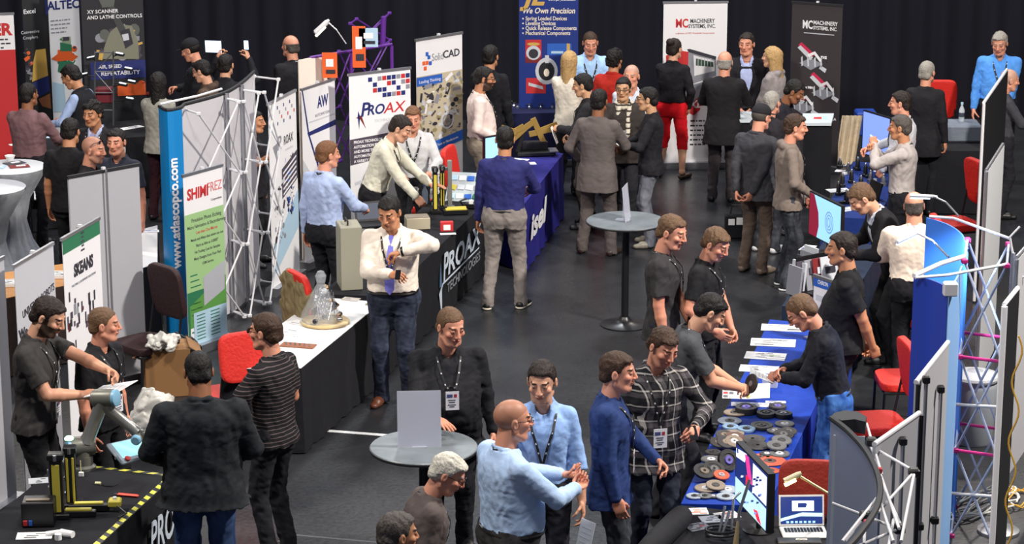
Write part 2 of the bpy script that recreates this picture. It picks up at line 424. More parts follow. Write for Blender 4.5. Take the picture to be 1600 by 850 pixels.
    blot(fr & (np.hypot((np.abs(x_) - .045) / .022, (z_ + .022) / .022) < 1), sk * V(1.08, .82, .8), .45)
    blot((np.hypot(x_ / .016, (z_ + .024) / .018) < 1) & (y_ > .09), sk * V(1.06, .82, .8), .4)
    blot(fr & (np.hypot(x_ / .026, (z_ + .0555) / .012) < 1) & (y_ > .075), sk * V(.86, .5, .48), .8)
    blot(fr & (np.hypot(x_ / .024, (z_ + .0555) / .0028) < 1) & (y_ > .075), sk * V(.25, .15, .15), .9)
    for sx in (-1, 1):
        blot(fr & (np.hypot((x_ - sx * .031) / .0165, (z_ - .010) / .0085) < 1), sk * V(.45, .34, .30), .7)
        blot(fr & (np.hypot((x_ - sx * .031) / .0115, (z_ - .0095) / .0042) < 1), (.45, .42, .40), .6)
        blot(fr & (np.hypot((x_ - sx * .031) / .0052, (z_ - .010) / .0052) < 1), (.03, .02, .015), .95)
        blot(fr & (np.abs(z_ - .0325 + (np.abs(x_) - .03) ** 2 * 8) < .0048) & (np.abs(x_) > .013) & (np.abs(x_) < .052), hcx * .8, .8)
    if beard:
        bc = np.array(srgb(HAIRC[beard[1]])); jaw = (z_ < -.028 - np.maximum(0, .03 - np.abs(x_)) * .5) & (z_ > -.125) & (y_ > -.005) & ~((np.hypot(x_ / .026, (z_ + .0555) / .011) < 1))
        jaw |= (np.abs(x_) > .05) & (z_ < .012) & (y_ > -.002) & (y_ < .03) & (z_ > -.12)
        must = (np.abs(z_ + .0395) < .0075) & (np.abs(x_) < .03) & (y_ > .07)
        a_ = {'full': .92, 'stubble': .35, 'goatee': .85}[beard[0]]
        if beard[0] == 'goatee': jaw = (np.abs(x_) < .027) & (z_ < -.066) & (y_ > .06); must = must
        blot(jaw | must, bc, a_)
    if hair[0] in ('fringe', 'bald', 'buzz'):
        a_ = {'fringe': .0, 'bald': .12, 'buzz': .45}[hair[0]]
        blot((z_ > np.interp(y_, [-.1, -.02, .0, .04, .07], [-.06, -.03, .03, .055, .066])), hcx, a_)
    if hair[0] == 'fringe': blot((z_ < .040) & (z_ > -.06) & (y_ < np.interp(z_, [-.06, .0, .04], [-.02, .012, .03])), hcx, .55)
    cols.append(c)
    # hands
    hx = .0042 if det >= 1 else .0055
    for sx, sh, el, wr, grip in arms:
        fd = nrm(wr - el)
        curl = {'s': .38, 'g': .85, 'f': .12, 'p': .5}[grip[0]]
        side_v = nrm(np.cross(fd, V(0, 0, 1))) if abs(fd[2]) < .92 else V(sx, 0, 0)
        if grip[0] in 's': pn = nrm(V(-sx, 0, 0) - fd * (V(-sx, 0, 0) @ fd)); hd = nrm(fd + V(0, .12, 0))
        elif grip[0] == 'f': pn = V(0, 0, -1); hd = nrm(V(fd[0], fd[1], 0) + V(0, 0, -.08)); pn = nrm(pn - hd * (pn @ hd))
        elif len(grip) > 1 and grip[1] == 'u': pn = nrm(V(0, 0, 1) - fd * fd[2]); hd = fd
        else: pn = nrm(V(-sx * .8, 0, -.6) - fd * (V(-sx * .8, 0, -.6) @ fd)); hd = fd
        tv = nrm(np.cross(pn, hd)) * 1.0                     # across the palm
        # thumb side: the forward / upper side
        ref = V(0, 1, .3) if grip[0] == 's' else (V(-sx, 0, .2) if grip[0] == 'f' or len(grip) > 1 else V(-sx * .3, 0, 1))
        if tv @ ref < 0: tv = -tv
        fa = Fld(wr - .225 * s, wr + .225 * s, hx) if long_sl else Fld(np.minimum(np.minimum(sh, el), wr) - .2, np.maximum(np.maximum(sh, el), wr) + .2, hx * 1.15)
        if long_sl: fa.cone(wr - fd * .09 * s, wr, .034 * s, .027 * s, 0)
        else:
            fa.cone(sh + (el - sh) * .3, el, .050 * s * wd ** .5, .042 * s, 0).cone(el, el + (wr - el) * .35, .042 * s, .043 * s, .01).cone(el + (wr - el) * .35, wr, .043 * s, .0275 * s, .01)
        pc = wr + hd * .052 * s; Mp = np.stack([tv, pn, hd], 1)
        fa.cone(wr, wr + hd * .02 * s, .027 * s, .026 * s, .01, flat=(pn, .8)).ell(pc, V(.041, .0155, .050) * s, Mp, .008, p=2.6)
        fa.ell(wr + hd * .035 * s + tv * .022 * s + pn * .008 * s, V(.018, .016, .03) * s, Mp, .01)
        def chain(base, d0, ln, rr, c0, bend_to):
            p = base; d = d0
            for i in range(3):
                ang = c0 * (R(62) if i == 0 else R(72)); ax_ = bend_to
                d = nrm(d * cos(ang) + nrm(ax_ - d * (ax_ @ d)) * sin(ang)) if ang else d
                p2 = p + d * ln[i]; fa.cone(p, p2, rr * (1 - .1 * i), rr * (.92 - .1 * i), .003)
                p = p2
        for i, (ox, ll, dv) in enumerate(((.029, .9, .07), (.0095, 1.0, .02), (-.0105, .94, -.03), (-.029, .76, -.09))):
            b0 = wr + hd * (.092 - (.008 if i == 3 else 0)) * s + tv * ox * s; chain(b0, nrm(hd + tv * dv), [k * ll * s for k in (.043, .027, .022)], .0088 * s, curl * (1 + .05 * i), pn)
        chain(wr + hd * .03 * s + tv * .030 * s + pn * .008 * s, nrm(hd * .75 + tv * .75 + pn * .25), [k * s for k in (.035, .032, .026)], .0105 * s, .2 + curl * .32, nrm(hd * .6 + pn * .8 - tv * .3))
        v, q = fa.mesh(); parts.append((v, q)); c = np.tile(sk * V(1.0, .93, .9), (len(v), 1)); cols.append(c)
    # hidden core of the body
    fc = Fld(V(-.6, -.6, .05), V(.6, .7, 2.0), .03); fc.loft(pel, Ms, prof, 0, inf=-.022)
    for sx, sh, el, wr, grip in arms: fc.cone(sh, el, .032 * s, .03 * s).cone(el, wr, .03 * s, .022 * s)
    for sx, hp, kn, an in legs: fc.cone(hp, kn, .05 * s, .04 * s).cone(kn, an, .04 * s, .028 * s)
    v, q = fc.mesh(); parts.append((v, q)); cols.append(np.tile(sk, (len(v), 1)))
    body = np_mesh('body', parts, vcol_mat('skin', .48), root, np.concatenate(cols))
    # ---- hair
    hs = hair[0]
    if hs != 'bald' and hs != 'buzz':
        hcol = HAIRC[hair[1]]; th_ = dict(short=.0055, crop=.0035, curly=.011, fringe=.005, long=.012, bun=.007, cap=.006, part=.0065, pony=.008)[hs]
        fh = Fld(hc - V(.16, .18, .17 + (.30 if hs in ('long', 'pony') else 0)), hc + V(.16, .18, .17), hv * 1.1)
        fh.ell(Hd(0, -.016, .033), V(.076 + th_, .097 + th_, .087 + th_) * hz, Mh, 0)
        fh.cone(Hd(-.03, -.07, -.03), Hd(.03, -.07, -.03), (.035 + th_ * .6) * hz, (.035 + th_ * .6) * hz, .03)
        if hs in ('part', 'curly'): fh.ell(Hd(.01, .045, .082), V(.056, .040, .022) * hz, Mh, .02)
        if hs == 'short': fh.ell(Hd(0, .035, .082), V(.053, .043, .018) * hz, Mh, .02)
        X = fh.ax[0][:, None, None] - hc[0]; Y = fh.ax[1][None, :, None] - hc[1]; Z = fh.ax[2][None, None, :] - hc[2]
        lx = (X * Mh[0, 0] + Y * Mh[1, 0] + Z * Mh[2, 0]) / hz; ly = (X * Mh[0, 1] + Y * Mh[1, 1] + Z * Mh[2, 1]) / hz; lz = (X * Mh[0, 2] + Y * Mh[1, 2] + Z * Mh[2, 2]) / hz
        if hs == 'fringe': cut = np.minimum(np.minimum(lz - np.interp(ly, [-.1, -.03, 0, .03], [-.06, -.05, .0, .03]), .025 - lz + np.interp(ly, [-.1, 0], [.015, -.0])), .028 - ly)
        else: cut = lz - np.interp(ly, [-.11, -.05, -.03, -.015, .005, .024, .040, .056, .11], [-.072, -.062, -.045, .014, .004, .016, .056, .072 if hs != 'curly' else .062, .082])
        if hs in ('long',): cut = np.maximum(cut, np.minimum(.012 - ly, .2 + lz))
        fh.F = np.maximum(fh.F, (-cut * hz).astype(np.float32))
        if hs == 'long':
            for sx in (-1, 1): fh.cone(Hd(sx * .05, -.03, 0), Hd(sx * .055, -.055, -.17), .045 * hz, .035 * hz, .03)
            fh.cone(Hd(0, -.06, .02), Hd(0, -.10, -.26), .07 * hz, .05 * hz, .04)
        if hs == 'pony': fh.cone(Hd(0, -.10, .02), Hd(0, -.125, -.2), .035 * hz, .02 * hz, .01)
        if hs == 'bun': fh.ell(Hd(0, -.10, .085), V(.05, .045, .045) * hz, Mh, .01)
        fh.folds({'curly': .0045, 'fringe': .0012, 'crop': .0012}.get(hs, .0016) * hz, 110 if hs != 'curly' else 90, sd, zs=.5, band=.03)
        v, q = fh.mesh()
        if len(v) and hs != 'cap':
            np_mesh('hair', [(v, q)], mat('hair_' + hair[1], hcol, .6, noise=.4, nscale=90, bump=.35, spec=.3), root)
        elif hs == 'cap':
            fk = Fld(hc - V(.19, .19, .1), hc + V(.19, .22, .18), .006); fk.ell(Hd(0, -.012, .045), V(.088, .106, .088) * hz, Mh, 0)
            Xk = fk.ax[0][:, None, None] - hc[0]; Yk = fk.ax[1][None, :, None] - hc[1]; Zk = fk.ax[2][None, None, :] - hc[2]
            lzk = (Xk * Mh[0, 2] + Yk * Mh[1, 2] + Zk * Mh[2, 2]) / hz; fk.F = np.maximum(fk.F, (.035 - lzk) * hz).astype(np.float32)
            fk.ell(Hd(0, .115, .042), V(.068, .06, .007) * hz, Mh, .006); v, q = fk.mesh()
            np_mesh('cap', [(v, q)], cloth(hair[2] if len(hair) > 2 else (38, 38, 42)), root)
            fh2 = Fld(hc - .16, hc + .16, .006); fh2.ell(Hd(0, -.016, .02), V(.081, .100, .080) * hz, Mh, 0); 
            fh2.plane(Hd(0, 0, .038), -Mh[:, 2]).plane(Hd(0, -.005, 0), -Mh[:, 1]).plane(Hd(0, 0, -.055), Mh[:, 2]); v, q = fh2.mesh(); np_mesh('hair', [(v, q)], mat('hair_' + hair[1], hcol, .6, noise=.45, nscale=60, bump=.6), root)
    # ---- trousers
    bc = bottom; wz = .955 * s + .045 * s
    ft = Fld(V(-.42, -.5, 0.0), V(.42, .75, 1.12 * s), vx * 1.1)
    tuck = kind in ('shirt', 'rolled') and not vest
    if not seat:
        pa = np.array(prof); row = lambda t: (t * s,) + tuple(float(np.interp(t * s, pa[:, 0], pa[:, q_])) for q_ in (1, 2, 3))
        ft.loft(pel, rotm(0, lean * .8, side * .8), [(-.15 * s, row(-.13)[1] * .80, row(-.13)[2] * .78, row(-.13)[3])] + [(t * s, r_[1] * f_, r_[2] * f_, r_[3]) for t, f_ in ((-.10, .93), (-.05, .99), (.0, 1), (.04, 1)) for r_ in (row(t),)], 0, inf=.007 if tuck else -.010)
    else: ft.loft(pel, Ms, [(-.14 * s, .16 * wd * s, .12 * s, 0), (.04 * s, .15 * wd * s, .115 * s, 0)], 0, inf=.012)
    for sx, hp, kn, an in legs:
        tw = (.5 + .5 * wd)
        ft.cone(hp + V(0, -.01, -.02), kn, (.097 if tuck else .088) * s * tw, .068 * s * tw, .05).cone(kn, an + V(0, -.005, -.01), .066 * s * tw, .055 * s, .02).cone(an + V(0, -.005, .05), V(an[0], an[1] - .004, .045), .056 * s, .062 * s, .01)
        if not seat and (tuck or hem is not None): ft.ell(hp + V(0, -.036 if tuck else -.028, -.035) * s, V(.080, .064, .10) * s * wd, None, .05)
    ft.plane(V(0, 0, .028 if trousers_cut is None else trousers_cut), V(0, 0, 1)); ft.folds(.0030, 26, sd + 1, zs=.5); ft.folds(.0018, 50, sd + 2, zs=2.)
    v, q = ft.mesh()
    np_mesh('trousers', [(v, q)], bottom if not isinstance(bottom, tuple) else cloth(bottom, .9), root)
    if trousers_cut:   # bare shins
        fl = Fld(V(-.4, -.4, .0), V(.4, .5, .7), .007)
        for sx, hp, kn, an in legs: fl.cone(kn, kn + (an - kn) * .35, .05, .054, 0).cone(kn + (an - kn) * .35, an, .054, .033, .01).cone(an, an + V(0, .1, -.055), .036, .022, .02)
        fl.plane(V(0, 0, .015), V(0, 0, 1)); v, q = fl.mesh(); np_mesh('bare_shin', [(v, q)], vcol_mat('skin'), root, np.tile(sk, (len(v), 1)))
    # ---- shoes
    for sx, hp, kn, an in legs:
        fs_ = Fld(V(an[0] - .1, an[1] - .14, -.002), V(an[0] + .12, an[1] + .27, .16), .006); out = V(sx * .28, 1, 0); out = nrm(out); a0 = V(an[0], an[1], 0)
        fs_.cone(a0 + V(0, -.035, .038), a0 + out * .10 + V(0, 0, .036), .040 * s, .044 * s, 0, flat=(V(0, 0, 1), .95)).cone(a0 + out * .1 + V(0, 0, .03), a0 + out * .165 + V(0, 0, .024), .044 * s, .034 * s, .01, flat=(V(0, 0, 1), .75)).cone(a0 + V(0, -.01, .05), a0 + V(0, 0, .10), .040 * s, .038 * s, .02)
        if trousers_cut: fs_.plane(V(0, 0, .05), V(0, 0, -1))
        fs_.plane(V(0, 0, .0015), V(0, 0, 1)); v, q = fs_.mesh(); sho = np_mesh('shoe', [(v, q)], mat('shoe_%d_%d_%d' % shoes, shoes, .45), root)
        if sole:
            fo = Fld(V(an[0] - .12, an[1] - .16, -.003), V(an[0] + .14, an[1] + .28, .05), .006)
            fo.cone(a0 + V(0, -.035, .012), a0 + out * .10 + V(0, 0, .012), .045 * s, .049 * s, 0, flat=(V(0, 0, 1), .35)).cone(a0 + out * .1 + V(0, 0, .012), a0 + out * .17 + V(0, 0, .012), .049 * s, .036 * s, .01, flat=(V(0, 0, 1), .35))
            fo.plane(V(0, 0, 0), V(0, 0, 1)); v, q = fo.mesh(); so = np_mesh('sole', [(v, q)], mat('sole_%d_%d_%d' % sole, sole, .6), sho); so['label'] = 'pale shoe sole'
    # ---- upper clothes
    def upper(name, m, inf, hem, slv, amp, open_v=0., collar=None, vopen=.0, standoff=0., sleeves=True, hood_=None):
        lo = np.min([a[2] for a in arms] + [a[3] for a in arms] + [pel], 0) - .16; hi = np.max([a[1] for a in arms] + [a[2] for a in arms] + [a[3] for a in arms] + [nb], 0) + .14
        lo = np.minimum(lo, pel + V(-.27 * wd - bw, -.27 - bw, (hem - .05) * s)); hi = np.maximum(hi, pel + V(.27 * wd + bw, .3 + bw, .1))
        fu = Fld(lo, hi, vx); hp_ = [(a, b, c_, d) for a, b, c_, d in prof]
        if hem < -.13: hp_ = [(hem * s, (.186 * wd + bw * .4) * s, (.138 + bw * .7) * s, (bw * .3 - .006) * s)] + hp_
        hp_ = np.array(hp_); h0 = hem * s; r0 = [h0] + [float(np.interp(h0, hp_[:, 0], hp_[:, i])) for i in (1, 2, 3)]
        hp_ = [tuple(r0)] + [tuple(r) for r in hp_ if r[0] > h0 + .02]
        fu.loft(pel, Ms, hp_, 0, inf=inf)
        for sx in (-1, 1): fu.cone(S(sx * .05, -.018, .463), S(sx * .134 * wd, -.014, .434), (.038 + inf) * s, (.040 + inf) * s, .02)
        if sleeves:
            for sx, sh, el, wr, grip in arms:
                sr = .047 + inf * .7
                if slv == 'short':
                    fu.cone(sh, sh + (el - sh) * .74, sr * s * wd ** .5, (.052 + inf * .8) * s * wd ** .5, .03, cap=True); continue
                fu.cone(sh, el, sr * s * wd ** .5, (.041 + inf * .7) * s, .03)
                if slv == 'long': fu.cone(el, wr - nrm(wr - el) * .015, (.042 + inf * .7) * s, (.031 + inf * .5) * s, .015)
                elif slv == 'roll': fu.cone(el, el + (wr - el) * .25, (.042 + inf * .7) * s, (.044 + inf * .7) * s, .015, cap=True)
        if collar == 'shirt':
            fu.cone(S(-.045, .01, .487), S(.045, .01, .487), .038 * s, .038 * s, .02); fu.cone(S(-.04, -.045, .51), S(.04, -.045, .51), .028 * s, .028 * s, .012)
            for sx in (-1, 1): fu.cone(S(sx * .060, -.03, .520), S(sx * .050, .055, .488), .016 * s, .014 * s, .006).cone(S(sx * .050, .055, .486), S(sx * .040, .088, .440), .015 * s, .007 * s, .004)
            fu.cone(S(-.05, -.062, .528), S(.05, -.062, .528), .014 * s, .014 * s, .006)
        elif collar == 'high':
            for sx in (-1, 1): fu.cone(S(sx * .055, -.045, .525), S(sx * .05, .045, .50), .022 * s, .02 * s, .015)
            fu.cone(S(-.045, -.06, .53), S(.045, -.06, .53), .022 * s, .022 * s, .01)
        elif collar == 'jacket':
            fu.cone(S(-.05, -.055, .515), S(.05, -.055, .515), .022 * s, .022 * s, .015)
            for sx in (-1, 1): fu.cone(S(sx * .062, -.03, .512), S(sx * .085, .075, .40), .018 * s, .014 * s, .01); fu.cone(S(sx * .085, .085, .41), S(sx * .02, .122 + bw * .7, .22), .014 * s, .008 * s, .01)
        if hood_: fu.cone(S(-.07, -.075, .50), S(.07, -.075, .50), .045 * s, .045 * s, .02); fu.cone(S(-.08, -.04, .49), S(-.06, .05, .46), .035 * s, .025 * s, .02); fu.cone(S(.08, -.04, .49), S(.06, .05, .46), .035 * s, .025 * s, .02)
        # neck opening
        fu.cone(S(0, -.012, .50), S(0, .03, .60), .050 * s, .062 * s, .006, 's')
        fu.cone(S(0, .04, .50), S(0, .11, .60), .046 * s, .06 * s, .004, 's').cone(S(0, .07, .50), S(0, .125, .405), .034 * s, .006 * s, .003, 's')
        if open_v:          # open front showing what is worn inside
            for tt in np.linspace(0, 1, 12):
                zc = .53 + (open_v - .53) * tt; wv = .052 * (1 - tt) ** .8 + .008 if vopen == 0 else vopen
                ry_ = .046 * s; yy_ = (.06 + .085 * min(1, tt * 3.5)) + bw; fu.cone(S(-wv, yy_, zc), S(wv, yy_, zc), ry_ + bw * .3, ry_ + bw * .3, .004, 's')
        fu.folds(amp * .62, 27, sd + 5, zs=.5); fu.folds(amp * .30, 52, sd + 9, zs=1.5)
        v, q = fu.mesh()
        return np_mesh(name, [(v, q)], m, root)
    mtop = tc if not isinstance(tc, tuple) else cloth(tc, .82 if kind != 'leather' else .45)
    if inner: upper('shirt', cloth(inner), .004, -.02, 'none', .001, collar='shirt', sleeves=False)
    if vest: 
        upper('shirt', mtop, .010, -.02, 'long', .0035, collar='shirt'); upper('vest', cloth(vest), .024, -.10, 'none', .003, open_v=.25 if yaw > 90 else 0, sleeves=False, collar='high')
    elif kind == 'shirt': upper('shirt', mtop, .021, .030, 'long', .0038, collar='shirt')
    elif kind == 'shirtout': upper('shirt', mtop, .016, -.19, 'long', .005, collar='shirt')
    elif kind == 'rolled': upper('shirt', mtop, .019, .030, 'roll', .0045, collar='shirt')
    elif kind == 'polo': upper('polo_shirt', mtop, .014, -.10, 'short', .0040, collar='shirt')
    elif kind == 'tshirt': upper('tshirt', mtop, .013, -.15, 'short', .0045)
    elif kind == 'sweater': upper('sweater', mtop, .018, -.13 if hem is None else hem, 'long', .004, collar='high' if hood is None else None, hood_=hood)
    elif kind == 'jacket': upper('jacket', mtop, .026, -.16, 'long', .0045, collar='high')
    elif kind == 'suit': upper('jacket', mtop, .022, -.26, 'long', .0026, collar='jacket', open_v=.16 if inner else 0)
    elif kind == 'coat': upper('coat', mtop, .028, -.30, 'long', .003, collar='jacket', open_v=.1 if inner else 0)
    if belt:
        m_ = MB(); a_, b_ = (.150 * wd + bw * .3 + .012) * s, (.109 + bw * .95 + .012) * s; Mb = rotm(0, lean * .8, side * .8)
        ring = [pel + Mb @ V(a_ * math.copysign(abs(cos(t)) ** .83, cos(t)), b_ * math.copysign(abs(sin(t)) ** .83, sin(t)) + bw * .65 * s, .016 * s) for t in np.linspace(0, 2 * pi, 33)]; m_.tube([tuple(p) for p in ring], .013, None, 8, caps=False); m_.build('belt', mat('belt_leather', (22, 18, 16), .4), root, smooth=True)
    inf_f = {'suit': .03, 'jacket': .034, 'coat': .036, 'sweater': .026}.get(kind, .031) + (.012 if vest else 0)
    chest_y = lambda zz: np.interp(zz * s, [p[0] for p in prof], [p[2] + p[3] for p in prof]) / s
    if tie:
        m_ = MB(); rows = [(.475, .016), (.455, .020), (.44, .017), (.30, .028), (.12, .038), (.06, .036), (.02, .002)]; L_ = []; R_ = []
        for zz, ww in rows:
            yy = chest_y(zz) + .034 if zz < .42 else .075 + (.475 - zz) * .3
            L_.append(S(-ww, yy, zz)); R_.append(S(ww, yy, zz))
        vs_ = [tuple(p) for a, b in zip(L_, R_) for p in (a, b)]; o_ = Ms @ V(0, .006, 0); vs_ += [tuple(np.array(p) + o_) for p in vs_]; n_ = len(rows) * 2
        fs2 = [[2 * i, 2 * i + 1, 2 * i + 3, 2 * i + 2] for i in range(len(rows) - 1)]; fs2 += [[n_ + a for a in f_[::-1]] for f_ in fs2]
        fs2 += [[2 * i, 2 * i + 2, n_ + 2 * i + 2, n_ + 2 * i] for i in range(len(rows) - 1)] + [[2 * i + 1, n_ + 2 * i + 1, n_ + 2 * i + 3, 2 * i + 3] for i in range(len(rows) - 1)]
        m_.add(vs_, fs2); m_.build('necktie', cloth(tie, .5), root)
    if lanyard:
        lc_ = lanyard if isinstance(lanyard, tuple) else (28, 28, 32); m_ = MB(); bz = .18 if badge_at is None else badge_at
        for sx in (-1, 1):
            pts = [S(0, -.078 - inf_f * .4, .515), S(sx * .05, -.062, .522), S(sx * .082, -.01, .507), S(sx * .08, .06 + inf_f * .4, .46), S(sx * .062, chest_y(.38) + inf_f, .38), S(sx * .03, chest_y(.28) + inf_f + .003, .28), S(sx * .004, chest_y(bz + .03) + inf_f + .004, bz + .03)]
            P0 = [np.array(p) for p in pts]; w2 = .0085; vs_ = []
            for i, p in enumerate(P0):
                t = nrm(P0[min(i + 1, 6)] - P0[max(i - 1, 0)]); n_ = nrm(p - S(0, 0, .3 if i > 2 else .49)); sdv = nrm(np.cross(t, n_)); vs_ += [tuple(p + sdv * w2), tuple(p - sdv * w2), tuple(p + sdv * w2 + n_ * .004), tuple(p - sdv * w2 + n_ * .004)]
            fs2 = []
            for i in range(6):
                a = 4 * i; fs2 += [[a + 2, a + 3, a + 7, a + 6], [a, a + 4, a + 5, a + 1], [a, a + 2, a + 6, a + 4], [a + 1, a + 5, a + 7, a + 3]]
            m_.add(vs_, fs2, mat('lanyard_%d_%d_%d' % lc_, lc_, .6))
            if lc_[0] < 60:      # pale printed marks along the strap
                for i in range(1, 6):
                    for q_ in (.3,) if i % 2 else (.1, .75):
                        a, b = P0[i], P0[i + 1]; t = nrm(b - a); c0 = a + (b - a) * q_; n_ = nrm(c0 - S(0, 0, .3 if i > 2 else .49)); sdv = nrm(np.cross(t, n_)); c0 = c0 + n_ * .0045
                        m_.poly([tuple(c0 + t * a1 * .006 + sdv * b1 * .0045) for a1, b1 in ((-1, -1), (1, -1), (1, 1), (-1, 1))], .001, mat('lanyard_print', (225, 225, 230), .6), tuple(n_))
        m_.build('lanyard', None, root)
        if badge:
            yb = max(chest_y(bz), chest_y(bz - .12), chest_y(bz - .06)) + inf_f + .009; n_ = Ms @ V(0, 1, 0); fb = Face(tuple(S(-.045, yb, bz - .12)), tuple(-(Ms @ V(-1, 0, 0))), tuple(Ms @ V(0, 0, 1))); fb = Face(tuple(S(.045, yb, bz - .12)), tuple(Ms @ V(-1, 0, 0)), tuple(Ms @ V(0, 0, 1)))
            b_ = MB(); fb.rect(b_, 0, 0, .09 * s, .13 * s, mat('badge_white', (232, 233, 240), .4), 0, .003); fb.rect(b_, .008, .095, .05, .12, mat('badge_print', (70, 80, 130), .5), .0032); fb.rect(b_, .06, .095, .082, .12, mat('badge_red', (170, 50, 60), .5), .0032)
            for k_, (w0, zz) in enumerate(((.055, .072), (.045, .056), (.06, .036), (.035, .022))): fb.rect(b_, .045 - w0 / 2, zz, .045 + w0 / 2, zz + .007, mat('badge_ink', (70, 72, 84), .5), .0032)
            b_.build('badge', None, root)
    if glasses:
        m_ = MB(); gm = mat('glasses_frame', (22, 20, 22), .3); up = .075 if glasses == 'up' else 0; fy = -.012 if glasses == 'up' else 0
        for sx in (-1, 1):
            cc = V(sx * .032, .104 + fy - up * .35, .010 + up); ring = [Hd(cc[0] + .022 * cos(t), cc[1] - abs(.022 * cos(t)) * .12, cc[2] + .015 * sin(t)) for t in np.linspace(0, 2 * pi, 15)]
            m_.tube([tuple(p) for p in ring], .0022, gm, 6, caps=False)
            m_.tube([tuple(Hd(sx * .054, .100 + fy - up * .35, .014 + up)), tuple(Hd(sx * .076, .05 - up * .3, .014 + up * .9)), tuple(Hd(sx * .083, -.005, .012 + up * .4))], .0022, gm, 6)
            if glasses in ('sun', 'up'):
                m_.poly([tuple(Hd(cc[0] + .021 * cos(t), cc[1] - abs(.021 * cos(t)) * .12, cc[2] + .014 * sin(t))) for t in np.linspace(0, 2 * pi, 13)[:-1]], .002, mat('dark_lens', (12, 14, 24), .1), tuple(Mh @ V(0, 1, 0)))
        m_.tube([tuple(Hd(-.010, .106 + fy - up * .35, .014 + up)), tuple(Hd(.010, .106 + fy - up * .35, .014 + up))], .0022, gm, 6); m_.build('glasses', None, root)
    if watch:
        for sx, sh, el, wr, grip in arms:
            if (sx > 0) == (watch == 'R'):
                m_ = MB(); t = nrm(wr - el); c0 = Vector(tuple(wr - t * .012)); q_ = Vector(tuple(t)).to_track_quat('Z', 'Y').to_matrix(); m_.lathe(c0, [(.037 * s, -.011), (.041 * s, -.008), (.041 * s, .008), (.037 * s, .011)], None, 20, q_); m_.build('watch', mat('watch_black', (18, 18, 20), .3), root, smooth=True)
    if scarf:
        fx = Fld(S(0, 0, .4) - .25, S(0, 0, .5) + .2, .008)
        ring = [S(.085 * cos(t), -.005 + .085 * sin(t), .50 - .02 * sin(t)) for t in np.linspace(0, 2 * pi, 9)]
        for a, b in zip(ring[:-1], ring[1:]): fx.cone(a, b, .03, .03, .01)
        for sx in (-1, 1): fx.cone(S(sx * .06, .08, .49), S(sx * .05, .14 + inf_f * .5, .16), .026, .028, .01)
        fx.folds(.003, 50, sd); v, q = fx.mesh(); np_mesh('scarf', [(v, q)], scarf, root)
    return root
def hand_world(label, side):      # where a person's wrist and fingers are, in the hall
    root, hc, Mh, S, arms = PHEAD[label]; sx, sh, el, wr, grip = arms[0 if side == 'L' else 1]
    t = root.rotation_euler.z; p = wr + nrm(wr - el) * .09
    return Vector((root.location.x + cos(t) * p[0] - sin(t) * p[1], root.location.y + sin(t) * p[0] + cos(t) * p[1], p[2]))
